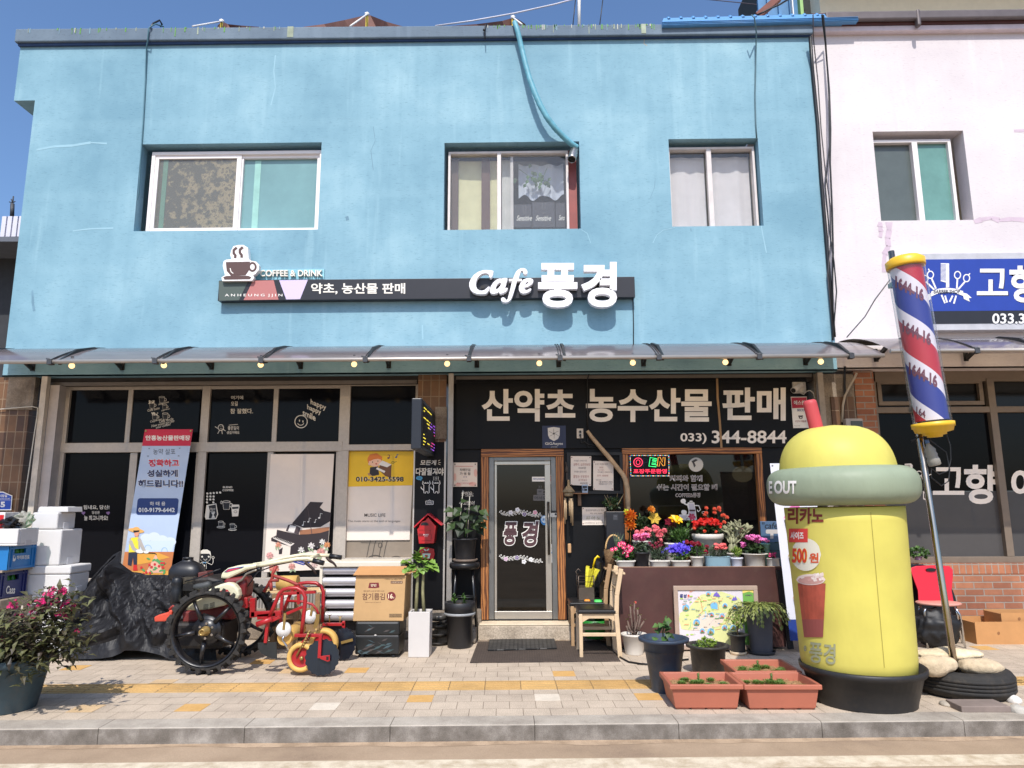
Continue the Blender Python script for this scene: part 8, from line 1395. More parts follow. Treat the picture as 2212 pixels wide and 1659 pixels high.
# POWER TILLER WITH RIDGE PLANTER
g0 = gr('G2', 535, 1325); YW_ = g0.y + .055; cw = at('G2', 520, 918, YW_); RW = abs(at('G2', 905, 915, YW_).x - at('G2', 110, 915, YW_).x) / 2; cw.z = RW + .002
pt_ = thing('power_tiller', 'red and cream two wheeled power tiller with a red ridge planter behind', 'power tiller', (cw.x, cw.y + .35, 0)); blk = M(24, 24, 27, .35, coat=.2, dirt=.3); ax90 = Matrix.Rotation(rad(90), 4, 'X'); redp = M(160, 24, 30, .38, coat=.15, dirt=.3); redo = M(150, 52, 46, .6, var=.2, dirt=.4); crm = M(214, 208, 176, .4, var=.05, dirt=.25); eng = M(42, 39, 38, .55, .3, var=.25, dirt=.4)
MW = Matrix.Translation(cw) @ ax90; R = RW; q = MB()
q.lathe([(R * .80, -.035), (R * .86, -.055), (R * .905, -.05), (R * .92, 0), (R * .905, .05), (R * .86, .055), (R * .80, .035), (R * .80, -.035)], mat=MW, seg=48, cap=False)
for k in range(22):
 for s_ in (-1, 1):
  a_ = 6.283 * (k + (.25 if s_ > 0 else -.25)) / 22; f_ = lambda r_, aa, y: cw + V((r_ * math.cos(aa), y, r_ * math.sin(aa)))
  q.mesh([f_(R * .87, a_ - .05, s_ * .006), f_(R * .87, a_ + .07, s_ * .006), f_(R * .85, a_ + .16, s_ * .062), f_(R * .85, a_ + .0, s_ * .062), f_(R * 1., a_ - .02, s_ * .006), f_(R * 1., a_ + .03, s_ * .006), f_(R * .985, a_ + .11, s_ * .06), f_(R * .985, a_ + .05, s_ * .06)], [(0, 1, 2, 3), (4, 7, 6, 5), (0, 4, 5, 1), (1, 5, 6, 2), (2, 6, 7, 3), (3, 7, 4, 0)])
wh = q.build('wheel', RUBBER, pt_); q = MB(); q.lathe([(R * .80, -.045), (R * .825, -.06), (R * .80, -.058), (R * .765, -.03), (R * .765, .03), (R * .80, .058), (R * .82, .06)], mat=MW, seg=48, cap=False); q.build('rim', blk, wh); WMAT[wh.name] = WMAT[pt_.name]
for k in range(5): a_ = rad(118 + 72 * k); d = V((math.cos(a_), 0, math.sin(a_))); q = MB(); q.tube([cw + d * R * .28 + V((0, -.02, 0)), cw + d * R * .5 + V((0, -.035, 0)), cw + d * R * .75 + V((0, -.02, 0))], [.028, .017, .016], 8); q.build('spoke', blk, wh)
q = MB(); q.lathe([(.001, .03), (R * .34, .03), (R * .35, 0), (R * .27, .028), (R * .27, .034), (R * .05, .036)], mat=MW, seg=30); q.lathe([(R * .28, -.025), (R * .42, .0), (R * .28, .02)], mat=MW, seg=5); q.build('hub', blk, wh)
brass = M(160, 132, 78, .35, .5); q = MB(); q.use(brass).lathe([(.045, .03), (.043, .065), (.03, .07), (.03, .13), (.018, .132), (.018, .12)], mat=MW, seg=14)
for k in range(6): p_ = cw + V((R * .17 * math.cos(k * 1.047 + .5), -.036, R * .17 * math.sin(k * 1.047 + .5))); q.use(CHROME).lathe([(.012, 0), (.012, .012)], mat=Matrix.Translation(p_) @ ax90, seg=6)
q.build('axle', None, wh)
w2 = copy_tree(wh, pt_); w2.location = (0, .72, 0)
YM_ = YW_ + .36
def T(z, u, v, Y): return at(z, u, v, Y)
def solid(name, z, pts, Y0, Y1, mat, bev=.01): q = MB(); q.prism([T(z, u, v, Y0) for u, v in pts], (0, Y1 - Y0, 0)); return q.build(name, mat, pt_, bevel=bev)
def pipe(name, z, pts, r, mat, Y=None): q = MB(); q.tube([T(z, *p_[:2], p_[2] if len(p_) > 2 else Y) for p_ in pts], r, 10); return q.build(name, mat, pt_)
Ye = YM_ - .2
q = MB(); A_, B_ = T('H2', 365, 500, YM_), T('H2', 1085, 420, YM_); c = (A_ + B_) / 2; hw = (B_ - A_).length / 2; zT = T('H2', 720, 215, YM_).z - c.z; q.lathe([(hw * .86, -.075), (hw * .98, -.055), (hw, -.02), (hw * 1.0, .015), (hw * .86, zT * .55), (hw * .5, zT * .85), (.05, zT), (.05, zT + .015)], c, 32, None, (3, 1, .72)); q.lathe([(.045, zT + .015), (.05, zT + .016), (.05, zT + .03), (.001, zT + .03)], c + V((-.0, 0, 0)), 10); q.build('fuel_tank', M(30, 30, 33, .4, var=.1), pt_)
solid('engine_block', 'H2', [(380, 640), (1180, 560), (1500, 640), (1560, 860), (1100, 980), (620, 1130), (400, 1040)], YM_ - .12, YM_ + .2, eng, .03)
q = MB(); c = T('H2', 500, 850, Ye); q.lathe([(.045, -.12), (.052, -.1), (.052, .0), (.045, .02), (.052, .06), (.05, .1), (.03, .12)], c, 20); q.build('air_cleaner', BLACK, pt_)
r = rect('H2', 632, 735, 882, 880, Ye); q = MB(); q.box(r[0], r[1], Ye, Ye + .1, r[2], r[3]); q.build('muffler', brickmat('mesh_guard', (52, 46, 42), (44, 40, 38), (14, 13, 13), .012, .012, .004, offset=.5), pt_, bevel=.004)
pipe('intake_hose', 'H2', [(870, 790), (960, 780), (1080, 770), (1180, 740), (1240, 720)], [.02, .03, .034, .034, .02], M(66, 68, 68, .6), Ye)
solid('engine_bracket', 'H2', [(950, 480), (1160, 450), (1170, 620), (1130, 680), (950, 660)], YM_ - .1, YM_ + .04, M(96, 44, 40, .6, var=.2, dirt=.4))
q = MB()
for k in range(8): p_ = T('H2', 660 + 28 * k, 600, Ye + .05); q.box(p_.x, p_.x + .004, Ye + .02, Ye + .12, p_.z - .05, p_.z + .01)
q.build('cooling_fin', M(150, 140, 122, .5, .5), pt_)
cov = solid('belt_cover', 'H2', [(585, 1150), (640, 1090), (760, 1010), (1000, 905), (1150, 870), (1300, 790), (1430, 735), (1560, 700), (1660, 700), (1750, 745), (1830, 850), (1852, 970), (1820, 1060), (1740, 1100), (1500, 1200), (1150, 1280), (900, 1300), (720, 1300), (620, 1250)], YW_ + .1, YW_ + .19, crm, .02)
a = Art(wall_surf(YW_ + .099), 'H2'); a.poly([(1400, 890), (1520, 842), (1600, 850), (1660, 930), (1664, 985), (1600, 985), (1420, 985)], flat(176, 26, 44), 1).text('900S', 1425, 885, 1615, 945, dW, 2, .04).line([(1580, 970), (1660, 940)], 10, dW, 2)
for k in range(5): a.line([(1080 - k * 2, 1180 + k * 26), (1190 - k * 2, 1160 + k * 26)], 12, flat(60, 54, 44), 1).line([(1215, 1155 + k * 24), (1320, 1120 + k * 24)], 12, flat(60, 54, 44), 1)
a.done('cover_print', cov); WMAT[cov.name] = WMAT[pt_.name]
solid('chassis', 'H2', [(600, 1320), (1000, 1290), (1560, 1210), (1700, 1300), (1720, 1500), (1200, 1500), (620, 1580)], YM_ - .1, YM_ + .14, M(110, 34, 32, .6, var=.25, dirt=.4), .02); solid('gearbox', 'H2', [(1500, 620), (1960, 560), (2000, 720), (1980, 960), (1860, 1270), (1640, 1500), (1500, 1400)], YM_ - .12, YM_ + .1, M(112, 26, 30, .5, var=.25, dirt=.4), .03); q = MB(); p_ = T('H2', 1000, 1700, YM_); q.box(p_.x - .25, p_.x + .3, YM_ - .16, YM_ + .2, .18, .42); q.build('transmission', eng, pt_, bevel=.03); q = MB(); q.tube([cw, cw + V((0, .72, 0))], .03, 10); q.build('drive_shaft', eng, pt_)
solid('front_weight', 'H2', [(5, 1440), (110, 1390), (310, 1340), (330, 1290), (400, 1295), (385, 1430), (340, 1450), (255, 1535), (15, 1545)], YM_ - .14, YM_ + .1, M(206, 76, 54, .55, var=.1, dirt=.2)); pipe('tow_hook', 'H2', [(340, 1280), (420, 1200), (470, 1215), (430, 1320)], .012, redo, YM_)
solid('handle_cover', 'H2', [(1432, 612), (1460, 490), (1590, 385), (1800, 330), (2200, 290), (2290, 330), (2190, 390), (1990, 430), (1600, 618)], YM_ - .1, YM_ + .06, crm, .02); a = Art(wall_surf(YM_ - .101), 'H2'); a.poly([(1520, 470), (1610, 400), (1960, 348), (1900, 385), (1580, 475)], flat(40, 46, 90), 1).poly([(1560, 460), (1630, 408), (1890, 372), (1760, 420), (1590, 462)], flat(200, 60, 84), 2).line([(1620, 398), (1950, 346)], 10, flat(90, 130, 190), 3); a.done('cover_print', pt_)
for Yh, o, gp in ((YM_ - .2, [(960, 275), (1050, 262), (1200, 235), (1380, 205), (1480, 200), (1560, 225)], [(1530, 220), (1635, 246)]), (YM_ + .22, [(960, 262), (1060, 245), (1250, 195), (1430, 165), (1560, 168), (1700, 172)], [(1690, 176), (1805, 192)])):
 pipe('handlebar', 'G2', [(o[0][0], o[0][1], YM_)] + [(u, v, Yh) for u, v in o[1:]], .018, crm); pipe('grip', 'G2', gp, .024, BLACK, Yh)
 u, v = gp[0]; q = MB(); P_ = [T('G2', u - 75, v + 15, Yh), T('G2', u - 40, v + 45, Yh), T('G2', u + 10, v + 90, Yh - .02), T('G2', u + 28, v + 130, Yh - .02)] if Yh < YM_ else [T('G2', u - 30, v + 10, Yh), T('G2', u, v + 45, Yh), T('G2', u + 40, v + 70, Yh), T('G2', u + 65, v + 105, Yh)]; q.tube(P_, [.016, .016, .012, .008], 8); q.build('clutch_lever', M(58, 44, 40, .5, .3), pt_)
pipe('handle_brace', 'G2', [(1480, 205, YM_ - .2), (1590, 168, YM_ + .22)], .016, crm); pipe('throttle_cable', 'G2', [(1360, 215), (1450, 245), (1500, 235), (1440, 260), (1340, 230)], .007, M(40, 60, 140, .4), YM_ - .2)
for k, o in enumerate(([(1020, 285), (1200, 250), (1400, 222), (1530, 235)], [(900, 470), (1000, 330), (1180, 262), (1420, 215)], [(620, 420), (700, 440), (780, 500), (860, 560)], [(640, 300), (560, 330), (420, 390), (300, 420)])): pipe('control_cable', 'G2', o, .006, BLACK, YM_ - .14 - .02 * k)
pipe('shift_rod', 'G2', [(790, 455), (800, 430), (850, 405), (890, 350), (960, 320), (1020, 305)], .011, M(130, 122, 110, .4, .5), YM_ - .14); pipe('lever_knob', 'G2', [(995, 305), (1035, 300)], .02, BLACK, YM_ - .14); pipe('grip', 'G2', [(1555, 110), (1590, 90)], .017, BLACK, YM_ + .1)
for o in ([(1180, 270), (1145, 340), (1140, 390), (1060, 520)], [(1145, 365), (1200, 380), (1300, 415), (1400, 460), (1470, 500)], [(1105, 430), (1140, 410), (1200, 410)], [(1125, 430), (1130, 510)]): pipe('stand_leg', 'G2', o, .016, redo, YM_ + .1)
solid('hitch', 'G2', [(845, 570), (900, 575), (905, 680), (840, 680)], YM_ - .1, YM_ + .05, redp); pipe('hitch_link', 'G2', [(850, 665), (900, 630), (945, 622)], .014, redp, YM_ - .05)
Yp1, Yp2 = YW_ - .02, YM_ + .25
q = MB()
for a_, b_ in (((957, 580), (955, 765)), ((940, 735), (1230, 725)), ((1000, 760), (1180, 740))): q.bar(T('G2', *a_, YM_ - .1), T('G2', *b_, YM_ - .1), .05, .05, V((0, 1, 0)))
q.build('tool_bar', redp, pt_, bevel=.004)
pipe('hoop', 'G2', [(1105, 780), (1160, 650), (1210, 535), (1245, 500), (1300, 486), (1380, 486), (1430, 515), (1458, 575), (1450, 680), (1435, 800), (1420, 925)], .018, redp, Yp1); pipe('hoop', 'G2', [(1250, 700), (1310, 550), (1360, 470), (1410, 440), (1480, 432), (1560, 436), (1605, 465), (1630, 520), (1628, 640), (1618, 810)], .018, redp, Yp2)
for a_, b_, Y in (((1235, 540), (1230, 690), YM_), ((1225, 540), (1560, 520), YM_), ((1390, 445), (1395, 640), YM_), ((1280, 730), (1430, 665), YM_), ((1225, 690), (1220, 860), YM_), ((1100, 790), (1075, 1010), Yp1), ((1130, 800), (1215, 760), Yp1), ((1355, 938), (1625, 938), Yp1 - .02), ((1605, 930), (1593, 1155), Yp1 - .1), ((1625, 832), (1835, 832), Yp2), ((1825, 800), (1825, 880), Yp2), ((1625, 860), (1560, 960), Yp2), ((1480, 960), (1350, 1095), Yp1 - .03)): q = MB(); q.bar(T('G2', *a_, Y), T('G2', *b_, Y), .028, .034, V((0, 1, 0))); q.build('frame_bar', redp, pt_, bevel=.003)
pipe('arch_bar', 'G2', [(1285, 607), (1440, 615), (1520, 640), (1565, 690), (1585, 740)], .012, redp, YM_); pipe('hex_pipe', 'G2', [(990, 835), (1140, 780)], .025, redp, Yp1 - .03); solid('coulter', 'G2', [(1000, 1010), (1180, 1005), (1185, 1165), (1100, 1150), (1030, 1110), (1002, 1060)], Yp1, Yp1 + .008, M(52, 54, 54, .5, .5), .001)
wht = M(214, 212, 208, .5)
def disc(name, z, u, v, Y, Rr, prof, mat, seg=32): q = MB(); q.lathe([(Rr * a_, b_) for a_, b_ in prof], mat=Matrix.Translation(T(z, u, v, Y)) @ ax90, seg=seg, cap=name != 'press_wheel'); return q.build(name, mat, pt_)
disc('guide_roller', 'G2', 1250, 882, Yp1 - .02, .068, [(.2, .03), (.95, .02), (1, 0), (.95, -.02), (.2, -.03)], wht); disc('guide_roller', 'G2', 1502, 760, YM_, .064, [(.2, .03), (.95, .02), (1, 0), (.95, -.02), (.2, -.03)], wht)
for a_, b_, Y in (((1262, 725), (1248, 885), Yp1 - .05), ((1525, 660), (1508, 750), YM_ - .03)): q = MB(); q.bar(T('G2', *a_, Y), T('G2', *b_, Y), .022, .006, V((0, 1, 0))); q.build('roller_arm', brass, pt_)
ylw = M(206, 164, 88, .6, var=.08, dirt=.15); q = MB(); q.tube([T('G2', 1255, 965, Yp1), T('G2', 1300, 935, Yp1 + .12), T('G2', 1400, 870, Yp1 + .4)], .066, 20); q.build('soil_roller', ylw, pt_); pipe('crank', 'G2', [(1250, 950), (1235, 980), (1270, 1030), (1300, 1082)], .009, CHROME, Yp1 - .06)
for u, v, Y in ((1423, 1145, Yp1 - .02), (1635, 1010, YM_ + .1)):
 Rr = abs(T('G2', 1300, 1145, Y).x - T('G2', 1545, 1145, Y).x) / 2 * 1.12; disc('press_wheel', 'G2', u, v, Y, Rr, [(.66, .03), (.7, .045), (.92, .05), (1, .02), (1, -.02), (.92, -.05), (.7, -.045), (.66, -.03)], ylw, 40); disc('press_hub', 'G2', u, v, Y, Rr, [(.001, .03), (.3, .035), (.62, .02), (.68, .03), (.68, -.03), (.001, -.03)], redp, 40); disc('axle_nut', 'G2', u, v + 12, Y - .04, .018, [(.001, .02), (1, .02), (1, 0)], brass, 6)
def scallop(u, v, Y, Rr, rt): q = MB(); q.prism([T('G2', u, v, Y) + V((Rr * (1 + .035 * math.cos(18 * t)) * math.cos(t) * rt, .02 * math.sin(t), Rr * (1 + .035 * math.cos(18 * t)) * math.sin(t))) for t in (6.283 * k / 108 for k in range(108))], (0, .008, 0)); return q.build('disc_coulter', M(18, 22, 32, .3, .2, coat=.3), pt_)
scallop(1618, 1150, Yp1 - .09, .152, 1); scallop(1822, 1022, Yp2 - .05, .15, .8); solid('foot_plate', 'G2', [(1590, 1140), (1690, 1128), (1692, 1185), (1670, 1192), (1600, 1165)], Yp1 - .125, Yp1 - .115, redp, .002); q = MB(); q.box(*(lambda r: (r[0], r[1], Yp1 - .127, Yp1 - .124, r[2], r[3]))(rect('G2', 1658, 1142, 1680, 1175, Yp1 - .126))); q.build('plate_slot', BLACK, pt_); q = MB(); q.bar(T('G2', 1800, 1010, Yp2 - .07), T('G2', 1912, 980, Yp2 - .07), .026, .006, V((0, 1, 0))); q.build('scraper', brass, pt_)
solid('latch_plate', 'G2', [(1540, 740), (1592, 735), (1590, 800), (1570, 860), (1530, 870), (1548, 800)], YM_ - .02, YM_ - .01, brass, .001); pipe('spring_rod', 'G2', [(1500, 890), (1450, 990), (1370, 1140)], .008, brass, Yp1 - .07); q = MB()
for k in range(7): p_ = T('G2', 1492 - 10 * k, 905 + 24 * k, Yp1 - .07); q.blob(p_, .0115, 1)
q.build('spring', brass, pt_)
for u, v, Y in ((1690, 760, Yp2), (1790, 775, Yp2), (1560, 890, Yp1)): q = MB(); p_ = T('G2', u, v, Y); q.tube([p_ - V((0, 0, .06)), p_ + V((0, 0, .02))], .006, 6); q.mesh([p_ + V(e) for e in ((-.03, 0, .03), (0, 0, .0), (.03, 0, .03), (0, .0, .012))], [(0, 1, 3), (1, 2, 3)]); q.build('wing_screw', brass, pt_)
# INFLATABLE CUP IN ITS BLACK TUB
gf = gr('P', 1874, 1547); Yc = gf.y + .40; tb = abs(at('P', 1976, 1531, Yc).x - at('P', 1767, 1514, Yc).x) / 2; A_, B_ = at('P', 1731, 1421, Yc), at('P', 1988, 1443, Yc); rr_ = (B_.x - A_.x) / 2; hz = (A_.z + B_.z) / 2; cx = (at('P', 1767, 1514, Yc).x + at('P', 1976, 1531, Yc).x) / 2; cx = cx * .25 + (A_.x + B_.x) / 2 * .75; c = V((cx, Yc, 0))
t = thing('black_tub', 'big black rubber tub holding the yellow inflatable cup', 'tub', c); q = MB(); q.lathe([(tb, 0), (tb, .01), (rr_ * .945, hz - .045), (rr_ * .985, hz - .05), (rr_, hz - .03), (rr_, hz - .008), (rr_ * .975, hz), (rr_ * .945, hz - .01), (rr_ * .93, hz - .06), (.001, hz - .07)], c, 48); q.build('tub', M(33, 32, 33, .5, var=.15, dirt=.15), t)
pb_, pq_ = at('P', 1853, 1430, Yc), at('P', 1822, 1110, Yc); tilt = math.atan2(pq_.x - pb_.x, pq_.z - pb_.z); MT = Matrix.Translation((pb_.x - math.tan(tilt) * (pb_.z - hz + .065), Yc, hz - .065)) @ Matrix.Rotation(tilt, 4, 'Y'); MI = MT.inverted()
cup = thing('inflatable_cup', 'yellow inflatable takeaway cup with grey green brim, dome lid and pink straw', 'inflatable', None, mat=MT); L_ = lambda u, v: (MI @ at('P', u, v, Yc))
z0, z1, zb1, zb0, zd = .02, L_(1815, 1095).z, L_(1822, 1010).z, L_(1822, 1091).z, L_(1812, 924).z + .02; r0 = (at('P', 1982, 1440, Yc).x - at('P', 1733, 1417, Yc).x) / 2 * .94; r1 = (at('P', 1950, 1110, Yc).x - at('P', 1699, 1110, Yc).x) / 2 * .96; rB = (at('P', 1990, 1050, Yc).x - at('P', 1657, 1050, Yc).x) / 2 * .92; rD = (at('P', 1941, 1000, Yc).x - at('P', 1691, 1000, Yc).x) / 2 * .95
def cloth(name, col, sc):
 m, n, l, p = newmat(name); tc = nd(n, 'ShaderNodeTexCoord').outputs['Object']; p.inputs['Roughness'].default_value = .5; p.inputs['Specular IOR Level'].default_value = .3
 no = nd(n, 'ShaderNodeTexNoise', Scale=3., Detail=6.); l.new(tc, no.inputs['Vector']); l.new(ramp(n, l, no.outputs[0], [(.3, C(*[int(x * .93) for x in col])), (.7, C(*col))]), p.inputs['Base Color'])
 mp = nd(n, 'ShaderNodeMapping', Scale=sc); l.new(tc, mp.inputs[0]); n2 = nd(n, 'ShaderNodeTexNoise', Scale=4., Detail=3.); l.new(mp.outputs[0], n2.inputs['Vector']); b = nd(n, 'ShaderNodeBump', Strength=.35, Distance=.02); l.new(n2.outputs[0], b.inputs['Height']); l.new(b.outputs[0], p.inputs['Normal'])
 tr = n.new('ShaderNodeBsdfTranslucent'); tr.inputs[0].default_value = C(*col); mx = n.new('ShaderNodeMixShader'); mx.inputs[0].default_value = .18; l.new(p.outputs[0], mx.inputs[1]); l.new(tr.outputs[0], mx.inputs[2]); l.new(mx.outputs[0], n['Material Output'].inputs[0]); return m
yel = cloth('yellow_nylon', (227, 215, 108), (1.2, 1.2, .5)); grn = cloth('grey_green_nylon', (160, 172, 146), (3, 3, 1))
def ov(name, prof, mat, cx_=0.): q = MB(); q.lathe(prof, (cx_, 0, 0), seg=72); return q.build(name, mat, cup, local=True)
rf = lambda z: r0 + (r1 - r0) * (z - z0) / (z1 - z0)
ov('cup_body', [(r0 * .9, -.0)] + [(rf(z0 + (z1 - z0) * k / 12) * (1 - .02 * (k == 0)), z0 + (z1 - z0) * k / 12) for k in range(13)], yel)
ha, zc_ = (zb1 - zb0) / 2, (zb1 + zb0) / 2; rc_ = rB - .16; brimr = lambda z: rc_ + .16 * max(0, 1 - abs((z - zc_) / ha) ** 2.6) ** (1 / 2.2)
ov('brim', [(rc_ * .6, zb0)] + [(rc_ + .16 * abs(math.cos(t_)) ** .8, zc_ + ha * math.copysign(abs(math.sin(t_)) ** .8, math.sin(t_))) for t_ in (rad(-90 + 10 * k) for k in range(19))] + [(rc_ * .6, zb1)], grn, .003)
hd = zd - zc_; ov('dome_lid', [(rD * .97, zc_)] + [(rD * max(.001, 1 - f_ ** 2.9) ** (1 / 2.5), zc_ + hd * f_) for f_ in [k / 20 for k in range(4, 21)]], yel, -.02)
sb_, st_ = MI @ at('L5', 425, 520, Yc), MI @ at('L5', 358, 262, Yc); q = MB(); d = (st_ - sb_).normalized(); rs_ = .055; q.tube([sb_ - d * .15, sb_, sb_.lerp(st_, .9), st_, st_ + d * .012], [rs_, rs_, rs_, rs_ * .96, rs_ * .7], 24); q.build('straw', cloth('pink_nylon', (206, 84, 88), (2, 2, .6)), cup, local=True)
def cyl_surf(Mi, Mo, rfun, rs):
 def f(p_):
  o = Mi @ CL; d = (Mi.to_3x3() @ ray(p_)).normalized(); r_ = rs
  for _ in range(7):
   A2 = d.x * d.x + d.y * d.y; B2 = o.x * d.x + o.y * d.y; C2 = o.x * o.x + o.y * o.y - r_ * r_; k = (-B2 - math.sqrt(max(0, B2 * B2 - A2 * C2))) / A2; h = o + d * k; r_ = rfun(h.z)
  n_ = V((h.x, h.y, 0)).normalized(); h = V((n_.x * r_, n_.y * r_, h.z)); return Mo @ h, (Mo.to_3x3() @ n_)
 return f
a = Art(cyl_surf(MI, MT, lambda z: rf(z) + .0035, r1), 'L5'); mr = flat(120, 40, 32); a.text('리카노', 172, 1176, 480, 1320, mr, 1, .035, sub=3)
def patch(u0, v0, u1, v1, m_, lay=1, n=10, z=None):
 for k in range(n): x0, x1 = u0 + (u1 - u0) * k / n, u0 + (u1 - u0) * (k + 1) / n; a.k -= 1; a.box(x0, v0, x1 + .0, v1, m_, lay, z)
def disk(cu, cv, ru, rv, m_, lay, u_min=-1e9, z=None, n=14):
 us = [cu - ru + 2 * ru * k / n for k in range(n + 1)]; f_ = lambda u: rv * math.sqrt(max(0, 1 - ((u - cu) / ru) ** 2))
 for x0, x1 in zip(us, us[1:]):
  if x0 >= u_min: a.k -= 1; a.poly([(x0, cv - f_(x0) - .01), (x1, cv - f_(x1) - .01), (x1, cv + f_(x1)), (x0, cv + f_(x0))], m_, lay, z)
patch(184, 1360, 346, 1478, flat(206, 62, 56), 3); a.text('사이즈', 200, 1388, 312, 1452, dW, 4, .03, sub=2)
disk(330, 1585, 130, 140, flat(222, 216, 196), 2, 205); a.text('500', 212, 1528, 342, 1658, flat(240, 200, 60), 3, .06, sub=3).text('500', 214, 1530, 340, 1655, flat(206, 58, 40), 5, .03, sub=3).text('원', 360, 1570, 440, 1655, flat(206, 80, 40), 4, .03, sub=2)
ice = flat(226, 206, 196); tea = M(164, 76, 58, .4, var=.25, scale=9); lo = flat(140, 72, 66)
for k in range(9):
 f0, f1 = k / 9, (k + 1) / 9; xl0, xl1 = 226 + 50 * f0, 226 + 50 * f1; xr0, xr1 = 440 - 20 * f0, 440 - 20 * f1; v0, v1 = 545 + 410 * f0, 545 + 410 * f1
 for j in range(6): a.k -= 1; g_0, g_1 = j / 6, (j + 1) / 6; a.poly([(xl0 + (xr0 - xl0) * g_0, v0), (xl0 + (xr0 - xl0) * g_1, v0), (xl1 + (xr1 - xl1) * g_1, v1), (xl1 + (xr1 - xl1) * g_0, v1)], tea if k < 6 else lo, 1, 'G7')
disk(328, 515, 112, 42, ice, 2, z='G7'); disk(328, 520, 98, 30, flat(196, 150, 140), 3, z='G7'); rg = random.Random(5)
for k in range(12): u, v = rg.uniform(245, 400), 505 + rg.uniform(-38, 14); a.poly([(u, v), (u + 26, v - 8), (u + 34, v + 12), (u + 8, v + 18)], rg.choice([ice, flat(206, 160, 150), flat(236, 226, 220)]), 4, 'G7')
gtx = flat(150, 152, 122); a.text('풍경', 315, 985, 516, 1145, gtx, 1, .02, sub=3, z='G7', rise=-22).text('e', 274, 1018, 294, 1062, gtx, 1, .03, z='G7', sub=1); a.line([(783 + 105 * k / 30, 2 + 1186 * k / 30) for k in range(31)], 2.5, flat(140, 124, 40), 1, 'G7')
a.done('print', cup); a = Art(cyl_surf(MI, MT, lambda z: brimr(z) + .004, rB), 'L5'); a.text('OUT', 54, 945, 246, 1060, dW, 1, .035, sub=3).text('E', 8, 950, 38, 1058, dW, 1, .035, sub=2); a.done('lettering', cup)
# BARBER POLE ON A TYRE
gt = gr('G7', 1480, 1462); RT = abs(at('G7', 1128, 1330, gt.y + .33).x - at('G7', 1828, 1330, gt.y + .33).x) / 2; ct_ = V(((at('G7', 1128, 1330, gt.y + RT).x + at('G7', 1828, 1330, gt.y + RT).x) / 2, gt.y + RT * .96, 0)); ht = .2
t = thing('car_tyre', 'worn car tyre lying flat as the foot of the barber pole', 'tyre', ct_); q = MB(); pr = [(RT * .55, .02), (RT * .8, 0), (RT * .93, .015), (RT * .985, .045)]
for k in range(4): z_ = .05 + k * .027; pr += [(RT, z_), (RT, z_ + .02), (RT * .985, z_ + .022), (RT * .985, z_ + .026)]
q.lathe(pr + [(RT * .93, ht - .015), (RT * .8, ht), (RT * .55, ht - .03), (RT * .5, .06), (RT * .55, .02)], ct_, 48, cap=False); q.build('tyre', RUBBER, t)
Yp = ct_.y; pA, pB = at('G7', 1425, 1190, Yp), at('E', 518, 150, Yp); bp = thing('barber_pole', 'leaning barber pole with red, white and blue spiral drum and yellow caps', 'barber pole', pA)
q = MB(); q.tube([V((pA.x + (pA.x - pB.x) * .08, Yp, .04)), pA, pB], .027, 14); q.build('pole', M(190, 178, 160, .16, 1., var=.06), bp)
dA, dB = at('E', 818, 1395, Yp - .13), at('E', 622, 255, Yp - .13); dz = (dB - dA).normalized(); dx = dz.cross(V((0, -1, 0))).normalized() * -1; dy = dz.cross(dx); MD = Matrix((dx, dy, dz)).transposed().to_4x4(); MD.translation = dA; MDi = MD.inverted(); Ld = (dB - dA).length; rd_ = abs(at('E', 500, 260, Yp - .13).x - at('E', 745, 260, Yp - .13).x) / 2
m, n, l, p = newmat('spiral'); tc = nd(n, 'ShaderNodeTexCoord').outputs['UV']; sx = n.new('ShaderNodeSeparateXYZ'); l.new(tc, sx.inputs[0]); fr_ = nd(n, 'ShaderNodeMath', operation='FRACT'); l.new(sx.outputs[0], fr_.inputs[0]); rp_ = n.new('ShaderNodeValToRGB'); rp_.color_ramp.interpolation = 'CONSTANT'; e = rp_.color_ramp.elements; e.new(.5); e.new(.5)
for k, (ps, cl) in enumerate(((0, C(226, 220, 226)), (.17, C(186, 24, 44)), (.5, C(226, 220, 226)), (.67, C(30, 46, 140)))): e[k].position = ps; e[k].color = cl
l.new(fr_.outputs[0], rp_.inputs[0]); l.new(rp_.outputs[0], p.inputs['Base Color']); p.inputs['Roughness'].default_value = .35
q = MB(); rdr = rd_ * .86; uvl = q.bm.loops.layers.uv.new(); per = Ld * .56; zw = (MDi @ at('E', 650, 420, Yp - .13 - rdr)).z; N = 64
for k in range(N):
 for j in range(24):
  f_ = q.bm.faces.new([q.bm.verts.new(MD @ V((rdr * math.cos(6.2832 * kk / N), rdr * math.sin(6.2832 * kk / N), Ld * (.02 + .96 * jj / 24)))) for kk, jj in ((k, j), (k + 1, j), (k + 1, j + 1), (k, j + 1))])
  for lp_, (kk, jj) in zip(f_.loops, ((k, j), (k + 1, j), (k + 1, j + 1), (k, j + 1))): lp_[uvl].uv = ((zw - Ld * (.02 + .96 * jj / 24)) / per - (kk / N - .75) * 1.0 + .095 + 4, 0)
q.build('drum', m, bp); q = MB(); q.lathe([(rd_, .0), (rd_, Ld)], mat=MD, seg=40); q.bm.faces.ensure_lookup_table(); bmesh.ops.delete(q.bm, geom=[f_ for f_ in q.bm.faces if len(f_.verts) > 4], context='FACES'); q.build('glass_tube', glassmat('pole_plastic', (.92, .92, .93), .8, .04, .05), bp)
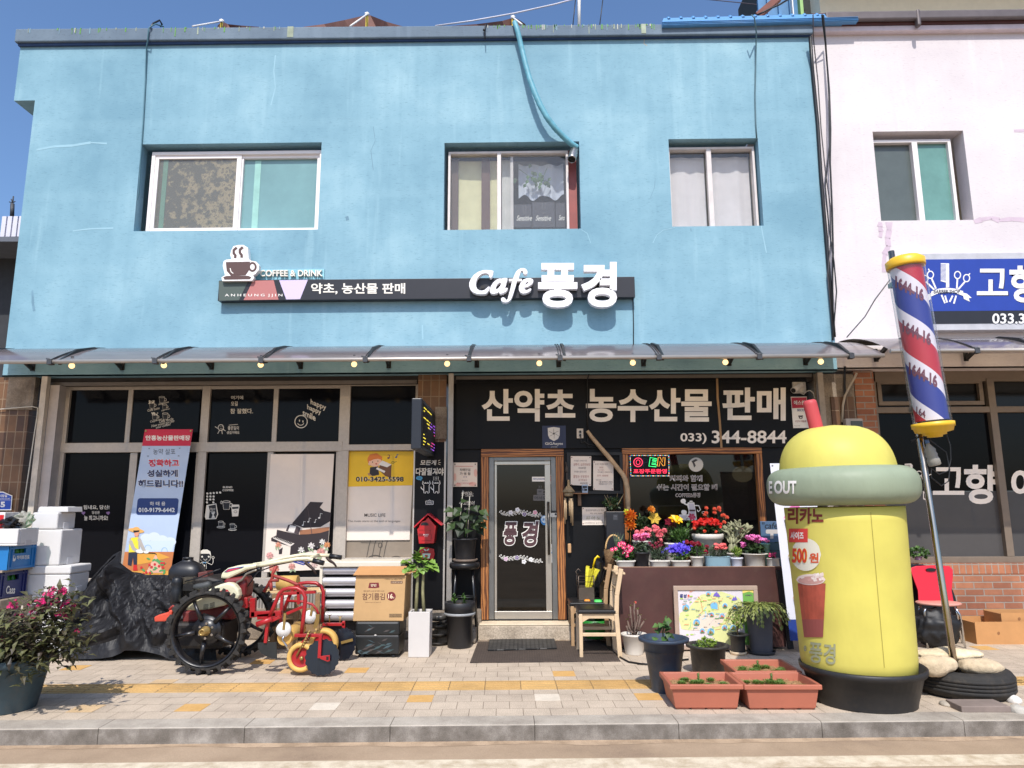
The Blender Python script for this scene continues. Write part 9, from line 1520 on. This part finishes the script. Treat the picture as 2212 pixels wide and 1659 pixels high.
for z_, pr in ((Ld, [(rd_ * 1.04, -.02), (rd_ * 1.06, .0), (rd_ * 1.06, .045), (rd_ * .8, .075), (.001, .08)]), (0, [(.001, -.11), (rd_ * .4, -.11), (rd_ * .4, -.095), (rd_ * .62, -.09), (rd_ * .62, -.075), (rd_ * .96, -.065), (rd_ * 1.04, -.03), (rd_ * 1.1, -.028), (rd_ * 1.1, .01), (rd_, .012)])): q = MB(); q.lathe(pr, mat=MD @ Matrix.Translation((0, 0, z_)), seg=40); q.build('cap', M(230, 182, 44, .4, var=.05), bp)
a = Art(cyl_surf(MDi, MD, lambda z: rdr + .002, rdr), 'E'); nb_ = flat(110, 50, 70)
for u, v in ((0, 0), (52, 318), (98, 622)): a.text('1644-16', 548 + u, 322 + v, 752 + u, 412 + v, nb_, 1, .05, sub=2, rise=-102)
a.text('164', 700, 1265, 765, 1320, nb_, 1, .02, sub=1, rise=-35); a.done('lettering', bp); q = MB()
for f_ in (.1, .9): p_ = dA.lerp(dB, f_); q.box(p_.x - .1, p_.x + .02, p_.y - .01, Yp + .02, p_.z - .02, p_.z + .02)
q.build('clamp', STEEL, bp)
t = thing('plastic_bottle', 'crumpled clear plastic bottle hung on the barber pole', 'bottle', at('L5', 1420, 820, Yp - .06)); A_, B_ = at('L5', 1375, 610, Yp - .05), at('L5', 1445, 815, Yp - .05); Mx = Matrix.Translation(A_) @ (B_ - A_).to_track_quat('Z', 'Y').to_matrix().to_4x4(); Lb = (B_ - A_).length; q = MB(); q.lathe([(.014, 0), (.016, Lb * .12), (.045, Lb * .35), (.04, Lb * .45), (.047, Lb * .55), (.042, Lb * .65), (.05, Lb * .75), (.05, Lb * .97), (.04, Lb)], mat=Mx, seg=18); q.build('bottle', glassmat('bottle_plastic', (.8, .8, .78), .9, .45, .1), t); q = MB(); q.lathe([(.017, -.02), (.017, .012)], mat=Mx, seg=12); q.build('cap', M(80, 110, 160, .4), t)
cable('pole_cable', 'thin black cable looping under the barber pole', [at('L5', u, v, Yp - .05) for u, v in ((1535, 530), (1575, 640), (1580, 760), (1560, 860), (1480, 890), (1410, 840), (1412, 920), (1500, 990), (1560, 950), (1570, 850), (1540, 700), (1390, 590), (1310, 570), (1235, 600), (1240, 615), (1330, 540))], .005, BLACK)
def rock(label, z, u0, v0, u1, v1, Y, seed, col=(196, 176, 146), flatn=.5):
 A_, B_ = at(z, u0, v0, Y), at(z, u1, v1, Y); q = MB(); c = (A_ + B_) / 2; q.blob(c, ((B_.x - A_.x) / 2, max(.06, (B_.x - A_.x) * flatn / 2), (A_.z - B_.z) / 2), 4)
 for v_ in q.bm.verts: d = (v_.co - c); k = noise.noise(d * 7 + V((seed, 0, 0))) * .26 + noise.noise(d * 18 + V((0, seed, 0))) * .1; v_.co = c + d * (1 + k)
 return setp(q.build('rock', M(*col, .85, var=.22, scale=7, bump=.9, bscale=40, dirt=.35)), label, 'rock')
rock('pale flat rock wedged on the tyre in front of the pole', 'G7', 1125, 1085, 1452, 1250, Yp - .2, 1); rock('long pale rock lying across the tyre behind the pole', 'G7', 1145, 1036, 1600, 1125, Yp + .12, 2, (214, 196, 162)); rock('broad tan rock on the tyre beyond the pole foot', 'G7', 1448, 1115, 1792, 1240, Yp - .1, 3)
ys = gr('G7', 1350, 1485).y; rock('small grey stone between tub and plank', 'G7', 1310, 1436, 1392, 1488, ys + .05, 4, (170, 160, 146)); rock('smooth white stone behind the broken slab', 'G7', 1815, 1398, 1930, 1478, ys + .12, 5, (210, 204, 196)); rock('broken concrete lump at the kerb', 'G7', 1850, 1470, 1985, 1562, gr('G7', 1900, 1560).y + .1, 6, (176, 170, 160))
g0 = gr('G7', 1480, 1532); g1 = gr('G7', 1855, 1530); b = MB(); b.box(g0.x, g1.x, g0.y, g0.y + .2, 0, .045); setp(b.build('paving_plank', M(126, 112, 104, .85, var=.2), bevel=.006), 'brown grey paving plank lying beside the tyre', 'plank')
# AGAINST THE BARBER SHOP
gc = gr('G7', 1218, 1040); Yf = gc.y; rc = thing('red_chair', 'red plastic chair with faded pink seat and chrome legs by the brick wall', 'chair', gc + V((.2, .2, 0))); Yr = Yf + .36; rp2 = M(196, 26, 44, .35, var=.05)
for A_, K_, B_, Y in (((1200, 735), (1192, 760), (1218, 1040), Yf), ((1432, 738), (1465, 790), (1506, 1050), Yf), ((1165, 712), (1152, 740), (1140, 992), Yr - .1), ((1420, 720), (1440, 780), (1482, 1000), Yr - .1)): q = MB(); q.tube([at('G7', 1300, A_[1], (Y + Yf) / 2) if 0 else at('G7', *A_, Y), at('G7', *K_, Y), at('G7', *B_, Y)], .012, 8); q.build('leg', CHROME, rc)
A_, B_ = at('G7', 1142, 690, Yf + .17), at('G7', 1470, 705, Yf + .17); q = MB(); zc_ = (A_.z + B_.z) / 2; q.lathe([(.001, -.02), (.9, -.012), (1., .004), (.94, .014), (.001, .006)], mat=Matrix.Translation(((A_.x + B_.x) / 2, Yf + .19, zc_)) @ Matrix.Diagonal(((B_.x - A_.x) / 2, .2, 1, 1)), seg=36); q.build('seat', M(206, 146, 132, .55, var=.1), rc)
q = MB(); pts = [(1092, 425), (1130, 412), (1260, 406), (1385, 412), (1412, 440), (1412, 500), (1402, 600), (1418, 688), (1290, 676), (1150, 684), (1145, 600), (1115, 520), (1090, 450)]; cu_ = 1255; q.prism([at('G7', u, v, Yr - .05 - .06 * ((u - cu_) / 165) ** 2 * 0 + .1 * (690 - v) / 290) for u, v in pts], (0, .014, 0)); q.build('backrest', rp2, rc, bevel=.006)
q = MB(); pc = at('G7', 1240, 440, Yr + .03); q.lathe([(.001, 0), (.055, 0), (.055, .012)], mat=Matrix.Translation(pc) @ ax90 @ Matrix.Diagonal((1, .34, 1, 1)), seg=20); q.build('grip_hole', BLACK, rc)
A_ = at('G7', 1275, 680, -.25); Rd = abs(at('G7', 1275, 365, -.25).z - at('G7', 1275, 990, -.25).z) / 2 * .94; q = MB(); q.lathe([(.001, -.012), (Rd, -.012), (Rd, .012), (.001, .012)], mat=Matrix.Translation((A_.x, -.03, Rd)) @ Matrix.Rotation(rad(-8), 4, 'X') @ Matrix.Rotation(rad(12), 4, 'Z') @ ax90, seg=48); setp(q.build('round_tabletop', M(24, 23, 24, .3), bevel=.004), 'black round tabletop leaning on the brick wall behind the red chair', 'tabletop')
c = at('G7', 1290, 870, -.5); q = MB(); q.blob((c.x, -.5, .2), (.24, .12, .2), 4)
for v_ in q.bm.verts: d = v_.co - V((c.x, -.5, .2)); v_.co += d * (abs(noise.noise(d * 9)) * .4 + abs(noise.noise(d * 22)) * .25 - .15); v_.co.z = max(.004, v_.co.z)
setp(q.build('black_sack', M(20, 20, 22, .55)), 'crumpled black plastic sack under the red chair', 'bag')
def tray(label, u0, v0, u1, v1, Y, dep, z0=None):
 r = rect('G7', u0, v0, u1, v1, Y); z_ = max(0, r[2]) if z0 is None else z0; t = thing('carton_tray', label, 'box', ((r[0] + r[1]) / 2, Y + dep / 2, z_)); q = MB(); w = .006; x0, x1 = r[0], r[1]; q.box(x0, x1, Y, Y + w, z_, r[3]); q.box(x0, x1, Y + dep - w, Y + dep, z_, r[3]); q.box(x0, x0 + w, Y + w, Y + dep - w, z_, r[3] - .01); q.box(x1 - w, x1, Y + w, Y + dep - w, z_, r[3]); q.box(x0 + w, x1 - w, Y + w, Y + dep - w, z_, z_ + w); q.build('body', M(184, 134, 84, .8, var=.08), t)
 a = Art(wall_surf(Y), 'G7'); a.ell(u0 + (u1 - u0) * .33, v0 + (v1 - v0) * .5, 11, 13, flat(140, 96, 58), 1).ell(u0 + (u1 - u0) * .73, v0 + (v1 - v0) * .5, 10, 12, flat(140, 96, 58), 1); a.done('hole_mark', t)
tray('low brown carton tray with round holes on the pavement', 1575, 838, 2130, 1012, gr('G7', 1700, 1010).y, .42); tray('second brown carton pushed against the brick wall', 1775, 770, 2200, 860, -.28, .3, 0.)
t, c, R, h = potted('G7', 1112, 1172, 338, -.02, 'little mauve pot with a trailing green plant on the barber sill', M(150, 116, 140, .5), zb=at('G7', 1140, 365, -.0).z, rim=.01); fol(t, 'G7', 1150, 312, -.02, 72, 42, 120, .05, .035, 'mid')
YG_ = -.78; t = thing('gelato_banner', 'white gelato menu banner with blue foot half hidden by the cup', 'banner', at('P', 1720, 1385, YG_)); a = Art(wall_surf(YG_), 'P'); Lx = lambda v: 1663 + (v - 1001) * .1155; wq = 92
a.poly([(Lx(1001), 1001), (Lx(1001) + wq, 1001), (Lx(1384) + wq, 1384), (Lx(1384), 1384)], M(214, 214, 222, .5, var=.02), 0).poly([(Lx(1338), 1338), (Lx(1338) + wq, 1338), (Lx(1384) + wq, 1384), (Lx(1384), 1384)], flat(28, 56, 130), 1)
for v, c1 in ((1118, (226, 120, 180)), (1200, (160, 136, 70)), (1290, (206, 150, 110))):
 u = Lx(v) + 36
 for k, (du, dv, ru, rv) in enumerate(((0, -2, 20, 10), (1, -11, 17, 9), (3, -19, 13, 8), (5, -26, 8, 6))): a.ell(u + du, v + dv, ru, rv, flat(*[int(x * (1 - .08 * (k % 2))) for x in c1]), 2 + k, rot=-12)
 a.poly([(u - 19, v + 4), (u + 24, v + 4), (u + 20, v + 34), (u - 13, v + 34)], flat(34, 32, 36), 7).poly([(u - 19, v + 1), (u + 24, v + 1), (u + 24, v + 5), (u - 19, v + 5)], dW, 8).text('gelato', u - 12, v + 12, u + 18, v + 24, dW, 9, .015); a.text('Gelato', u - 8, v + 44, u + 10, v + 49, dG, 2)
a.ell(Lx(1004) + 5, 1006, 2, 2, dG, 2); a.done('sheet', t)
